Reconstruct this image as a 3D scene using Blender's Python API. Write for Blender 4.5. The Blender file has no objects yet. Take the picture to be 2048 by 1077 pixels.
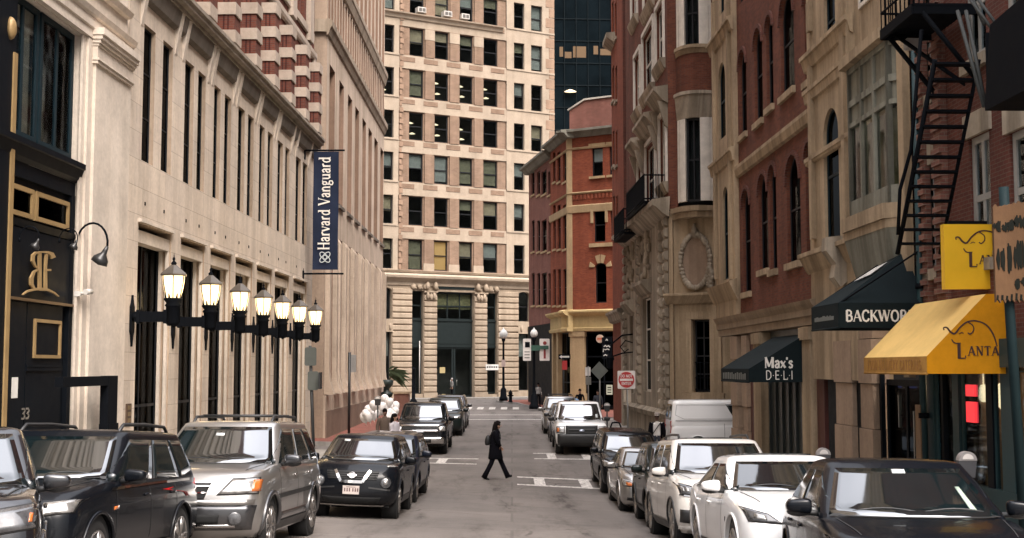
import bpy, bmesh, math, random
from mathutils import Vector, Matrix
from mathutils.bvhtree import BVHTree
random.seed(7)
sc = bpy.context.scene
COL = sc.collection
R = math.radians
# ------------------------------------------------------------------ camera geometry (photograph measured at 2048 px wide)
FP, CX, CY, HZ = 2500.0, 1024.0, 538.5, 734.0
TH = math.atan((HZ - CY) / FP)
CAMZ = 3.6
CT, ST = math.cos(TH), math.sin(TH)

def ray(px, py):
    xc = (px - CX) / FP; yc = -(py - CY) / FP
    return Vector((xc, CT - ST * yc, ST + CT * yc))

def at(px, py, Y):
    d = ray(px, py); t = Y / d.y
    return Vector((d.x * t, Y, CAMZ + d.z * t))

def lerp(a, b, t): return a + (b - a) * t

def table(tab, v):
    if v <= tab[0][0]: return tab[0][1]
    for (a, fa), (b, fb) in zip(tab, tab[1:]):
        if v <= b:
            t = (v - a) / (b - a)
            return fa + (fb - fa) * t
    return tab[-1][1]

# depth of the ground below the eye, along the left and the right kerb
EL = [(-30, 0.0), (0, 1.3), (8, 1.85), (14, 2.38), (19, 2.67), (24, 2.86), (29, 3.06), (38, 3.2), (48, 3.3), (60, 3.22), (80, 3.07), (95, 2.95), (108, 2.66), (400, 2.4)]
ER = [(-30, 0.0), (0, 1.5), (9.5, 2.25), (12, 2.38), (17, 2.68), (22, 3.02), (26, 3.28), (30, 3.45), (35, 3.52), (40, 3.45), (48, 3.3), (60, 3.22), (80, 3.07), (95, 2.95), (108, 2.66), (400, 2.4)]

def gz(x, y):
    a, b = table(EL, y), table(ER, y)
    t = min(1, max(0, (x + 3.5) / 6.5))
    return CAMZ - lerp(a, b, t)

def gpt(px, py, lift=0.0):
    d = ray(px, py); t = 30.0
    for _ in range(60):
        p = d * t
        want = gz(p.x, p.y) + lift - CAMZ
        t2 = want / d.z
        t = lerp(t, t2, 0.5)
    p = d * t
    return Vector((p.x, p.y, CAMZ + p.z))

# ------------------------------------------------------------------ materials
MATS = {}
def _new(name):
    m = bpy.data.materials.new(name); m.use_nodes = True
    nt = m.node_tree; b = nt.nodes['Principled BSDF']
    return m, nt, b

def N(nt, typ, **kw):
    n = nt.nodes.new(typ)
    for k, v in kw.items():
        if k in n.inputs: n.inputs[k].default_value = v
        else: setattr(n, k, v)
    return n

def ramp(nt, fac, stops):
    r = nt.nodes.new('ShaderNodeValToRGB')
    e = r.color_ramp.elements
    while len(e) < len(stops): e.new(0.5)
    for i, (p, c) in enumerate(stops):
        e[i].position = p; e[i].color = (c[0], c[1], c[2], 1)
    nt.links.new(fac, r.inputs[0]); return r.outputs[0]

def rgba(c): return (c[0], c[1], c[2], 1)
def mul(c, k): return (c[0] * k, c[1] * k, c[2] * k)

def coord(nt, wallmap=False, scale=(1, 1, 1)):
    tc = nt.nodes.new('ShaderNodeTexCoord')
    out = tc.outputs['Object']
    if wallmap:
        sp = nt.nodes.new('ShaderNodeSeparateXYZ'); nt.links.new(out, sp.inputs[0])
        ad = nt.nodes.new('ShaderNodeMath'); ad.operation = 'ADD'
        nt.links.new(sp.outputs[0], ad.inputs[0]); nt.links.new(sp.outputs[1], ad.inputs[1])
        cb = nt.nodes.new('ShaderNodeCombineXYZ')
        nt.links.new(ad.outputs[0], cb.inputs[0]); nt.links.new(sp.outputs[2], cb.inputs[1])
        out = cb.outputs[0]
    mp = nt.nodes.new('ShaderNodeMapping'); mp.inputs['Scale'].default_value = scale
    nt.links.new(out, mp.inputs[0])
    return mp.outputs[0]

def mixc(nt, fac, a, b, typ='MIX'):
    m = nt.nodes.new('ShaderNodeMix'); m.data_type = 'RGBA'; m.blend_type = typ
    for sock, v in ((m.inputs[0], fac), (m.inputs[6], a), (m.inputs[7], b)):
        if isinstance(v, (int, float)): sock.default_value = v
        elif isinstance(v, tuple): sock.default_value = rgba(v)
        else: nt.links.new(v, sock)
    return m.outputs[2]

def noise(nt, vec, scale, detail=6, rough=0.6):
    n = nt.nodes.new('ShaderNodeTexNoise')
    n.inputs['Scale'].default_value = scale; n.inputs['Detail'].default_value = detail; n.inputs['Roughness'].default_value = rough
    nt.links.new(vec, n.inputs['Vector']); return n.outputs['Fac']

def bump(nt, b, h, strength=0.3, dist=0.02):
    bm = nt.nodes.new('ShaderNodeBump'); bm.inputs['Strength'].default_value = strength; bm.inputs['Distance'].default_value = dist
    nt.links.new(h, bm.inputs['Height']); nt.links.new(bm.outputs[0], b.inputs['Normal'])

def stone(name, col, dark=0.62, rough=0.85, blocks=None, streak=0.55, bumpk=0.25):
    """weathered stone: mottling, vertical dirt streaks, optional ashlar joints (block w, h)"""
    if name in MATS: return MATS[name]
    m, nt, b = _new(name)
    v1 = coord(nt)
    n1 = noise(nt, v1, 0.7, 7, 0.65)
    n2 = noise(nt, v1, 9, 5, 0.7)
    v3 = coord(nt, True, (1.6, 0.09, 1))
    n3 = noise(nt, v3, 1.0, 6, 0.62)
    c = ramp(nt, n1, [(0.3, mul(col, 0.82)), (0.62, mul(col, 1.08))])
    c = mixc(nt, 0.5, c, ramp(nt, n2, [(0.3, (0.72, 0.72, 0.72)), (0.7, (1.1, 1.1, 1.1))]), 'MULTIPLY')
    st = ramp(nt, n3, [(0.34, (dark * 0.82, dark * 0.78, dark * 0.72)), (0.45, (dark * 1.15, dark * 1.12, dark * 1.08)), (0.57, (1, 1, 1))])
    c = mixc(nt, streak, c, st, 'MULTIPLY')
    h = n2
    if blocks:
        vb = coord(nt, True)
        br = N(nt, 'ShaderNodeTexBrick', **{'Scale': 1.0, 'Mortar Size': 0.008, 'Mortar Smooth': 0.3, 'Brick Width': blocks[0], 'Row Height': blocks[1]})
        br.inputs['Color1'].default_value = (1.06, 1.04, 1.0, 1); br.inputs['Color2'].default_value = (0.9, 0.89, 0.88, 1); br.inputs['Mortar'].default_value = (0.5, 0.47, 0.44, 1)
        nt.links.new(vb, br.inputs['Vector'])
        c = mixc(nt, 0.75, c, br.outputs['Color'], 'MULTIPLY')
    nt.links.new(c, b.inputs['Base Color']); b.inputs['Roughness'].default_value = rough
    b.inputs['Specular IOR Level'].default_value = 0.25
    bump(nt, b, h, bumpk, 0.01)
    MATS[name] = m; return m

def brick(name, c1, c2, mortar, rough=0.9, w=0.21, h=0.07, ms=0.007, stain=0.5):
    if name in MATS: return MATS[name]
    m, nt, b = _new(name)
    vb = coord(nt, True)
    br = N(nt, 'ShaderNodeTexBrick', **{'Scale': 1.0, 'Mortar Size': ms, 'Mortar Smooth': 0.2, 'Bias': -0.1, 'Brick Width': w, 'Row Height': h})
    br.inputs['Color1'].default_value = rgba(c1); br.inputs['Color2'].default_value = rgba(c2); br.inputs['Mortar'].default_value = rgba(mortar)
    nt.links.new(vb, br.inputs['Vector'])
    v1 = coord(nt)
    n1 = noise(nt, v1, 0.9, 6, 0.65)
    n2 = noise(nt, coord(nt, True, (1.4, 0.12, 1)), 1.0, 5, 0.6)
    c = mixc(nt, stain, br.outputs['Color'], ramp(nt, n1, [(0.3, (0.62, 0.6, 0.58)), (0.65, (1.15, 1.12, 1.1))]), 'MULTIPLY')
    c = mixc(nt, stain * 0.8, c, ramp(nt, n2, [(0.35, (0.6, 0.58, 0.56)), (0.6, (1.05, 1.05, 1.05))]), 'MULTIPLY')
    nt.links.new(c, b.inputs['Base Color']); b.inputs['Roughness'].default_value = rough
    b.inputs['Specular IOR Level'].default_value = 0.2
    bump(nt, b, br.outputs['Fac'], -0.3, 0.01)
    MATS[name] = m; return m

def plain(name, col, rough=0.5, metal=0.0, coat=0.0, var=0.18, scale=3.0, spec=0.5, ior=1.5):
    """painted / plain material with a little procedural unevenness"""
    if name in MATS: return MATS[name]
    m, nt, b = _new(name)
    n1 = noise(nt, coord(nt), scale, 5, 0.6)
    c = ramp(nt, n1, [(0.25, mul(col, 1 - var)), (0.75, mul(col, 1 + var))])
    nt.links.new(c, b.inputs['Base Color'])
    rr = ramp(nt, n1, [(0.2, (max(0.02, rough - 0.08),) * 3), (0.8, (min(1, rough + 0.08),) * 3)])
    nt.links.new(rr, b.inputs['Roughness'])
    b.inputs['Metallic'].default_value = metal; b.inputs['Coat Weight'].default_value = coat; b.inputs['Coat Roughness'].default_value = 0.03
    b.inputs['Specular IOR Level'].default_value = spec; b.inputs['IOR'].default_value = ior
    MATS[name] = m; return m

def paint(name, col, metal=0.0, rough=0.3, coat=1.0):
    """car paint with clear coat, faint road dust low down"""
    if name in MATS: return MATS[name]
    m, nt, b = _new(name)
    v = coord(nt)
    n1 = noise(nt, v, 2.2, 6, 0.65)
    sp = nt.nodes.new('ShaderNodeSeparateXYZ'); nt.links.new(v, sp.inputs[0])
    mr = N(nt, 'ShaderNodeMapRange', **{'From Min': 0.15, 'From Max': 0.75, 'To Min': 0.55, 'To Max': 0.0}); nt.links.new(sp.outputs[2], mr.inputs['Value'])
    mm = nt.nodes.new('ShaderNodeMath'); mm.operation = 'MULTIPLY'; nt.links.new(mr.outputs[0], mm.inputs[0]); nt.links.new(n1, mm.inputs[1])
    c = mixc(nt, mm.outputs[0], col, (0.035, 0.031, 0.028) if coat < 1 else (0.16, 0.14, 0.12))
    nt.links.new(c, b.inputs['Base Color'])
    b.inputs['Metallic'].default_value = metal; b.inputs['Roughness'].default_value = rough
    b.inputs['Coat Weight'].default_value = coat; b.inputs['Coat Roughness'].default_value = 0.03
    if coat < 1: b.inputs['Specular IOR Level'].default_value = 0.12
    MATS[name] = m; return m

def emit(name, col, strength, base=None):
    if name in MATS: return MATS[name]
    m, nt, b = _new(name)
    b.inputs['Base Color'].default_value = rgba(base or col)
    n1 = noise(nt, coord(nt), 4, 3, 0.5)
    nt.links.new(ramp(nt, n1, [(0.3, mul(col, 0.85)), (0.7, col)]), b.inputs['Emission Color'])
    b.inputs['Emission Strength'].default_value = strength
    MATS[name] = m; return m

def pane_mat(name, tint=(0.8, 0.85, 0.85), refl=0.18, rough=0.03):
    """window glass: mostly see-through, reflecting more at a grazing angle"""
    if name in MATS: return MATS[name]
    m, nt, b = _new(name); nt.nodes.remove(b)
    out = nt.nodes['Material Output']
    tr = N(nt, 'ShaderNodeBsdfTransparent'); tr.inputs[0].default_value = rgba(tint)
    gl = N(nt, 'ShaderNodeBsdfGlossy'); gl.inputs['Roughness'].default_value = rough; gl.inputs[0].default_value = (0.9, 0.95, 1, 1)
    lw = N(nt, 'ShaderNodeLayerWeight'); lw.inputs[0].default_value = refl
    bmpn = nt.nodes.new('ShaderNodeBump'); bmpn.inputs['Strength'].default_value = 0.06; bmpn.inputs['Distance'].default_value = 0.05
    nt.links.new(noise(nt, coord(nt), 0.9, 2, 0.5), bmpn.inputs['Height'])
    nt.links.new(bmpn.outputs[0], gl.inputs['Normal'])
    mx = N(nt, 'ShaderNodeMixShader')
    nt.links.new(lw.outputs['Fresnel'], mx.inputs[0]); nt.links.new(tr.outputs[0], mx.inputs[1]); nt.links.new(gl.outputs[0], mx.inputs[2])
    nt.links.new(mx.outputs[0], out.inputs['Surface'])
    MATS[name] = m; return m

# ------------------------------------------------------------------ mesh builder
class MB:
    def __init__(s): s.v = []; s.f = []; s.m = []; s.sm = []
    def add(s, vs, fs, mat=0, smooth=False):
        o = len(s.v); s.v += [tuple(x) for x in vs]
        for f in fs: s.f.append([i + o for i in f]); s.m.append(mat); s.sm.append(smooth)
    def box(s, x0, x1, y0, y1, z0, z1, mat=0):
        if x0 > x1: x0, x1 = x1, x0
        if y0 > y1: y0, y1 = y1, y0
        if z0 > z1: z0, z1 = z1, z0
        s.add([(x0, y0, z0), (x1, y0, z0), (x1, y1, z0), (x0, y1, z0), (x0, y0, z1), (x1, y0, z1), (x1, y1, z1), (x0, y1, z1)],
              [(0, 3, 2, 1), (4, 5, 6, 7), (0, 1, 5, 4), (1, 2, 6, 5), (2, 3, 7, 6), (3, 0, 4, 7)], mat)
    def quad(s, a, b, c, d, mat=0): s.add([a, b, c, d], [(0, 1, 2, 3)], mat)
    def prism(s, poly, y0, y1, mat=0, axes='xz'):
        """closed outline in a plane, extruded along the third axis"""
        n = len(poly)
        def P(u, w, y): return (u, y, w) if axes == 'xz' else ((y, u, w) if axes == 'yz' else (u, w, y))
        vs = [P(u, w, y0) for u, w in poly] + [P(u, w, y1) for u, w in poly]
        fs = [tuple(range(n)), tuple(range(2 * n - 1, n - 1, -1))]
        for i in range(n): fs.append((i, (i + 1) % n, n + (i + 1) % n, n + i))
        s.add(vs, fs, mat)
    def profile(s, prof, x0, x1, mat=0):
        """moulding: (y, z) outline swept along x"""
        s.prism(prof, x0, x1, mat, 'yz')
    def tube(s, pts, r, n=8, mat=0, smooth=True, cap=True):
        pts = [Vector(p) for p in pts]; rs = r if isinstance(r, (list, tuple)) else [r] * len(pts)
        vs, fs = [], []
        prev = None
        for i, p in enumerate(pts):
            d = (pts[min(i + 1, len(pts) - 1)] - pts[max(i - 1, 0)]).normalized()
            if prev is None:
                u = d.orthogonal().normalized()
            else:
                u = (prev - d * prev.dot(d))
                u = u.normalized() if u.length > 1e-6 else d.orthogonal().normalized()
            prev = u; w = d.cross(u)
            for k in range(n):
                a = 2 * math.pi * k / n
                vs.append(p + (u * math.cos(a) + w * math.sin(a)) * rs[i])
        for i in range(len(pts) - 1):
            for k in range(n):
                fs.append((i * n + k, i * n + (k + 1) % n, (i + 1) * n + (k + 1) % n, (i + 1) * n + k))
        s.add(vs, fs, mat, smooth)
        if cap:
            o = len(s.v) - len(vs)
            s.f.append([o + k for k in range(n)][::-1]); s.m.append(mat); s.sm.append(False)
            o2 = o + (len(pts) - 1) * n
            s.f.append([o2 + k for k in range(n)]); s.m.append(mat); s.sm.append(False)
    def lathe(s, prof, c=(0, 0, 0), n=20, mat=0, smooth=True, axis='z', a0=0.0):
        vs, fs = [], []
        for r, h in prof:
            for k in range(n):
                a = 2 * math.pi * k / n + a0
                q = (r * math.cos(a), r * math.sin(a))
                if axis == 'z': vs.append((c[0] + q[0], c[1] + q[1], c[2] + h))
                elif axis == 'x': vs.append((c[0] + h, c[1] + q[0], c[2] + q[1]))
                else: vs.append((c[0] + q[0], c[1] + h, c[2] + q[1]))
        for i in range(len(prof) - 1):
            for k in range(n):
                fs.append((i * n + k, i * n + (k + 1) % n, (i + 1) * n + (k + 1) % n, (i + 1) * n + k))
        s.add(vs, fs, mat, smooth)
        o = len(s.v) - len(vs)
        for row, rev in ((0, True), (len(prof) - 1, False)):
            if prof[row][0] > 1e-4:
                f = [o + row * n + k for k in range(n)]
                s.f.append(f[::-1] if rev else f); s.m.append(mat); s.sm.append(False)
    def ell(s, c, r, nu=14, nv=9, mat=0, pw=1.0):
        prof = []
        vs, fs = [], []
        for i in range(nv + 1):
            t = math.pi * i / nv
            for k in range(nu):
                a = 2 * math.pi * k / nu
                f = lambda q: math.copysign(abs(q) ** pw, q)
                vs.append((c[0] + r[0] * f(math.sin(t)) * f(math.cos(a)), c[1] + r[1] * f(math.sin(t)) * f(math.sin(a)), c[2] - r[2] * f(math.cos(t))))
        for i in range(nv):
            for k in range(nu):
                fs.append((i * nu + k, i * nu + (k + 1) % nu, (i + 1) * nu + (k + 1) % nu, (i + 1) * nu + k))
        s.add(vs, fs, mat, True)
    def ribbon(s, pts, w, y, t=0.01, mat=0, axes='xz'):
        """flat stroke with width w (or list) along a polyline in the x-z plane, thickness t along y"""
        n = len(pts); ws = w if isinstance(w, (list, tuple)) else [w] * n
        L, Rr = [], []
        for i in range(n):
            a = pts[max(i - 1, 0)]; b = pts[min(i + 1, n - 1)]
            dx, dz = b[0] - a[0], b[1] - a[1]; l = math.hypot(dx, dz) or 1
            nx, nz = -dz / l, dx / l
            L.append((pts[i][0] + nx * ws[i] / 2, pts[i][1] + nz * ws[i] / 2)); Rr.append((pts[i][0] - nx * ws[i] / 2, pts[i][1] - nz * ws[i] / 2))
        for i in range(n - 1):
            vs = []
            for yy in (y, y + t):
                for q in (L[i], L[i + 1], Rr[i + 1], Rr[i]): vs.append((q[0], yy, q[1]))
            s.add(vs, [(0, 1, 2, 3), (7, 6, 5, 4), (0, 4, 5, 1), (2, 6, 7, 3), (1, 5, 6, 2), (3, 7, 4, 0)], mat)
    def clusters(s, mg=0.012):
        """faces grouped into the separate pieces they make (pieces that touch stay together)"""
        par = list(range(len(s.v)))
        def fd(i):
            while par[i] != i: par[i] = par[par[i]]; i = par[i]
            return i
        for f in s.f:
            a = fd(f[0])
            for i in f[1:]: par[fd(i)] = a
        isl = {}
        for k, f in enumerate(s.f): isl.setdefault(fd(f[0]), []).append(k)
        L = []
        for fi in isl.values():
            vs = [s.v[i] for k in fi for i in s.f[k]]
            L.append([[min(v[a] for v in vs) - mg for a in range(3)], [max(v[a] for v in vs) + mg for a in range(3)], fi])
        if len(L) > 700: return None
        done = False
        while not done:
            done = True; out = []
            for b in L:
                hit = None
                for c in out:
                    if all(b[0][a] <= c[1][a] and c[0][a] <= b[1][a] for a in range(3)): hit = c; break
                if hit:
                    for a in range(3): hit[0][a] = min(hit[0][a], b[0][a]); hit[1][a] = max(hit[1][a], b[1][a])
                    hit[2] = hit[2] + b[2]; done = False
                else: out.append([b[0], b[1], b[2]])
            L = out
        return [b[2] for b in L]
    def subset(s, fi):
        r = MB(); mp = {}
        for k in fi:
            f = []
            for i in s.f[k]:
                if i not in mp: mp[i] = len(r.v); r.v.append(s.v[i])
                f.append(mp[i])
            r.f.append(f); r.m.append(s.m[k]); r.sm.append(s.sm[k])
        return r
    def mesh(s, name, mats):
        me = bpy.data.meshes.new(name); me.from_pydata(s.v, [], s.f)
        for m in (mats if isinstance(mats, (list, tuple)) else [mats]): me.materials.append(m)
        me.polygons.foreach_set('material_index', s.m); me.polygons.foreach_set('use_smooth', s.sm)
        me.update(); return me
    def build(s, name, mats, parent=None, recalc=True):
        me = s.mesh(name, mats)
        if recalc and len(s.f) < 60000:
            bm = bmesh.new(); bm.from_mesh(me); bmesh.ops.recalc_face_normals(bm, faces=bm.faces); bm.to_mesh(me); bm.free()
        o = bpy.data.objects.new(name, me); COL.objects.link(o)
        if parent: o.parent = parent
        return o

def tag(o, label=None, cat=None, group=None, kind=None):
    if label: o['label'] = label
    if cat: o['category'] = cat
    if group: o['group'] = group
    if kind: o['kind'] = kind
    return o

def empty(name, loc=(0, 0, 0), rz=0.0, label=None, cat=None, group=None):
    o = bpy.data.objects.new(name, None); COL.objects.link(o)
    o.location = loc; o.rotation_euler = (0, 0, rz); o.empty_display_size = 0.3
    return tag(o, label, cat, group)

def copy_tree(o, parent=None):
    c = o.copy(); COL.objects.link(c); c.parent = parent
    for ch in list(o.children): copy_tree(ch, c)
    return c

NOSPLIT = {'wall', 'monogram', 'house_number', 'interior_wall', 'mullion_grid', 'bay_joint', 'lettering'}
# ------------------------------------------------------------------ facade frame: local x along the wall, y into the wall, z up
class Fac:
    def __init__(s, O, d, z, name, label=None, cat='building'):
        s.O = Vector((O[0], O[1])); d = Vector(d); d.normalize(); s.d = d; s.n = Vector((-d.y, d.x)); s.z = z
        s.W = Matrix.Translation((O[0], O[1], z)) @ Matrix.Rotation(math.atan2(d.y, d.x), 4, 'Z')
        s.M = Matrix.Identity(4)
        if isinstance(name, Fac):                 # a second face of the same building
            s.root = name.root; s.M = name.W.inverted() @ s.W
        else: s.root = empty(name, (O[0], O[1], z), math.atan2(d.y, d.x), label, cat)
    def build(s, mb, name, mats, parent=None):
        gr = None
        if parent is None and name not in NOSPLIT:
            for mg in (0.012, 0.12, 0.3):
                gr = mb.clusters(mg)
                if not gr or len(gr) <= 60: break
        if gr and 2 <= len(gr) <= 60:
            os_ = []
            for fi in gr:
                o = mb.subset(fi).build(name, mats); o.parent = s.root; o.matrix_basis = s.M.copy(); os_.append(o)
            return os_[0]
        o = mb.build(name, mats)
        o.parent = parent or s.root
        if parent is None: o.matrix_basis = s.M.copy()
        return o
    def uv(s, px, py, off=0.0):
        r = ray(px, py)
        t = (s.n.dot(s.O) + off) / (s.n.x * r.x + s.n.y * r.y)
        P = r * t
        return (s.d.x * (P.x - s.O.x) + s.d.y * (P.y - s.O.y), P.z + CAMZ - s.z)
    def S(s, px, py=600, off=0.0): return s.uv(px, py, off)[0]
    def Z(s, px, py, off=0.0): return s.uv(px, py, off)[1]
    def P(s, u, y, z): # local -> world
        q = s.O + s.d * u + s.n * y
        return Vector((q.x, q.y, s.z + z))

def arch_pts(s0, s1, zs, z1, n=10):
    c = (s0 + s1) / 2; r = (s1 - s0) / 2
    return [(c - r * math.cos(math.pi * i / n), zs + (z1 - zs) * math.sin(math.pi * i / n)) for i in range(n + 1)]

def wall(mb, s0, s1, z0, z1, ops, depth=0.3, y=0.0, mat=0, rmat=None):
    """front sheet at y with openings (s0, s1, z0, z1[, arch rise]) and their reveals"""
    rmat = mat if rmat is None else rmat
    eps = 1e-4
    ops = [(max(o[0], s0), min(o[1], s1), max(o[2], z0), min(o[3], z1)) + tuple(o[4:5]) for o in ops if o[1] > s0 and o[0] < s1 and o[3] > z0 and o[2] < z1]
    xs = sorted(set([s0, s1] + [o[0] for o in ops] + [o[1] for o in ops]))
    zs = sorted(set([z0, z1] + [o[2] for o in ops] + [o[3] for o in ops]))
    def hole(x, z): return any(o[0] < x < o[1] and o[2] < z < o[3] for o in ops)
    for j in range(len(zs) - 1):
        run = None
        for i in range(len(xs) - 1):
            if zs[j + 1] - zs[j] < eps or xs[i + 1] - xs[i] < eps: continue
            h = hole((xs[i] + xs[i + 1]) / 2, (zs[j] + zs[j + 1]) / 2)
            if not h:
                run = (xs[i] if run is None else run[0], xs[i + 1])
            if (h or i == len(xs) - 2) and run:
                mb.quad((run[0], y, zs[j]), (run[1], y, zs[j]), (run[1], y, zs[j + 1]), (run[0], y, zs[j + 1]), mat); run = None
        if run: mb.quad((run[0], y, zs[j]), (run[1], y, zs[j]), (run[1], y, zs[j + 1]), (run[0], y, zs[j + 1]), mat)
    for o in ops:
        a, b, c, d = o[:4]; rise = o[4] if len(o) > 4 else 0
        zsp = d - rise
        y1 = y + depth
        mb.quad((a, y, c), (a, y1, c), (a, y1, zsp), (a, y, zsp), rmat)
        mb.quad((b, y, c), (b, y, zsp), (b, y1, zsp), (b, y1, c), rmat)
        mb.quad((a, y, c), (b, y, c), (b, y1, c), (a, y1, c), rmat)
        if rise:
            p = arch_pts(a, b, zsp, d)
            for (u, w), (u2, w2) in zip(p, p[1:]):
                mb.quad((u, y, w), (u2, y, w2), (u2, y, d), (u, y, d), mat)
                mb.quad((u, y, w), (u, y1, w), (u2, y1, w2), (u2, y, w2), rmat)
        else:
            mb.quad((a, y, d), (a, y1, d), (b, y1, d), (b, y, d), rmat)

_wc = {}
def window(root, s0, s1, z0, z1, y, frame, glass, bars=(1, 2), fr=0.05, rise=0.0, blind=None, bmat=None, backing=None, mid=0.5):
    """sash window: frame + sashes as the part, panes (and blind) as its sub-parts"""
    w, h = s1 - s0, z1 - z0
    if w < 0.02 or h < 0.02: return None
    key = (round(w, 2), round(h, 2), frame.name, bars, round(fr, 3), round(rise, 2), round(mid, 2))
    if key not in _wc:
        mb = MB(); t = 0.07
        if rise:
            mb.box(0, fr, 0, t, 0, h - rise); mb.box(w - fr, w, 0, t, 0, h - rise)
            o = arch_pts(0, w, h - rise, h, 12); i = arch_pts(fr, w - fr, h - rise, h - fr, 12)
            for k in range(12):
                vs = [(q[0], yy, q[1]) for yy in (0, t) for q in (o[k], o[k + 1], i[k + 1], i[k])]
                mb.add(vs, [(0, 1, 2, 3), (7, 6, 5, 4), (0, 4, 5, 1), (2, 6, 7, 3)])
        else:
            mb.box(0, fr, 0, t, 0, h); mb.box(w - fr, w, 0, t, 0, h); mb.box(fr, w - fr, 0, t, h - fr, h)
        mb.box(fr, w - fr, 0, t, 0, fr)
        for k in range(1, bars[0]):
            x = w * k / bars[0]; mb.box(x - fr * 0.4, x + fr * 0.4, 0.012, t - 0.006, fr, h - fr - (rise * 0.12))
        for k in range(1, bars[1]):
            z = h * (mid if bars[1] == 2 else k / bars[1]); mb.box(fr, w - fr, 0.006, t - 0.003, z - fr * 0.45, z + fr * 0.45)
        pb = MB()
        if rise:
            pts = [(fr, fr), (w - fr, fr)] + [(u, v) for u, v in reversed(arch_pts(fr, w - fr, h - rise, h - fr, 12))]
            pb.prism(pts, 0.03, 0.036)
        else: pb.box(fr, w - fr, 0.03, 0.036, fr, h - fr)
        _wc[key] = (mb.mesh('window', frame), {}, pb)
    me, pm, pb = _wc[key]
    if glass.name not in pm: pm[glass.name] = pb.mesh('pane', glass)
    o = bpy.data.objects.new('window', me); COL.objects.link(o); 
    if isinstance(root, Fac): o.parent = root.root; o.matrix_basis = root.M @ Matrix.Translation((s0, y, z0))
    else: o.parent = root; o.location = (s0, y, z0)
    g = bpy.data.objects.new('pane', pm[glass.name]); COL.objects.link(g); g.parent = o
    if blind and bmat:
        b0 = h * (1 - blind)
        bb = MB(); bb.box(fr * 0.8, w - fr * 0.8, 0.10, 0.115, max(b0, 0.01), h - 0.01)
        bb.build('blind', bmat, o)
    return o
# ------------------------------------------------------------------ light, camera
world = bpy.data.worlds.new('World'); sc.world = world; world.use_nodes = True
wn = world.node_tree; bg = wn.nodes['Background']
sky = wn.nodes.new('ShaderNodeTexSky'); sky.sky_type = 'NISHITA'; sky.sun_disc = False
SUN_EL, SUN_AZ = R(48), R(150)      # sun behind the camera, to the right (compass angle from +Y towards +X)
sky.sun_elevation = SUN_EL; sky.sun_rotation = SUN_AZ; sky.air_density = 1.0; sky.dust_density = 3.0; sky.ozone_density = 1.0
hs = wn.nodes.new('ShaderNodeHueSaturation'); hs.inputs['Saturation'].default_value = 0.28; hs.inputs['Value'].default_value = 1.0
wn.links.new(sky.outputs[0], hs.inputs['Color'])
# overcast: brighter towards the zenith than at the horizon
tcw = wn.nodes.new('ShaderNodeTexCoord'); sxw = wn.nodes.new('ShaderNodeSeparateXYZ'); wn.links.new(tcw.outputs['Generated'], sxw.inputs[0])
rw = ramp(wn, sxw.outputs[2], [(0.0, (0.4, 0.39, 0.38)), (0.5, (1.9, 1.85, 1.8)), (0.8, (6.5, 6.2, 6.0)), (1.0, (13.0, 12.4, 11.9))])
nw = noise(wn, tcw.outputs['Generated'], 2.2, 5, 0.55); cw = ramp(wn, nw, [(0.3, (0.8, 0.8, 0.82)), (0.7, (1.15, 1.14, 1.12))])
mw = mixc(wn, 1.0, hs.outputs[0], rw, 'MULTIPLY'); mw = mixc(wn, 1.0, mw, cw, 'MULTIPLY')
wn.links.new(mw, bg.inputs['Color'])
bg.inputs['Strength'].default_value = 0.12
sl = bpy.data.lights.new('sun', 'SUN'); sl.energy = 0.6; sl.angle = R(22); sl.color = (1.0, 0.89, 0.77)
so = bpy.data.objects.new('sun', sl); COL.objects.link(so)
sd = Vector((math.sin(SUN_AZ) * math.cos(SUN_EL), math.cos(SUN_AZ) * math.cos(SUN_EL), math.sin(SUN_EL)))
so.rotation_euler = sd.to_track_quat('Z', 'Y').to_euler(); so.location = (10, -20, 60)
cam = bpy.data.cameras.new('camera'); co = bpy.data.objects.new('camera', cam); COL.objects.link(co)
cam.sensor_width = 36; cam.lens = FP / 2048 * 36; cam.clip_end = 2000; cam.clip_start = 0.1
co.location = (0, 0, CAMZ); co.rotation_euler = (math.pi / 2 + TH, 0, 0)
sc.camera = co
sc.view_settings.view_transform = 'Standard'; sc.view_settings.look = 'None'; sc.view_settings.exposure = 0.38; sc.view_settings.gamma = 1.0
sc.cycles.max_bounces = 6; sc.cycles.transparent_max_bounces = 12; sc.cycles.use_denoising = True

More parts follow.
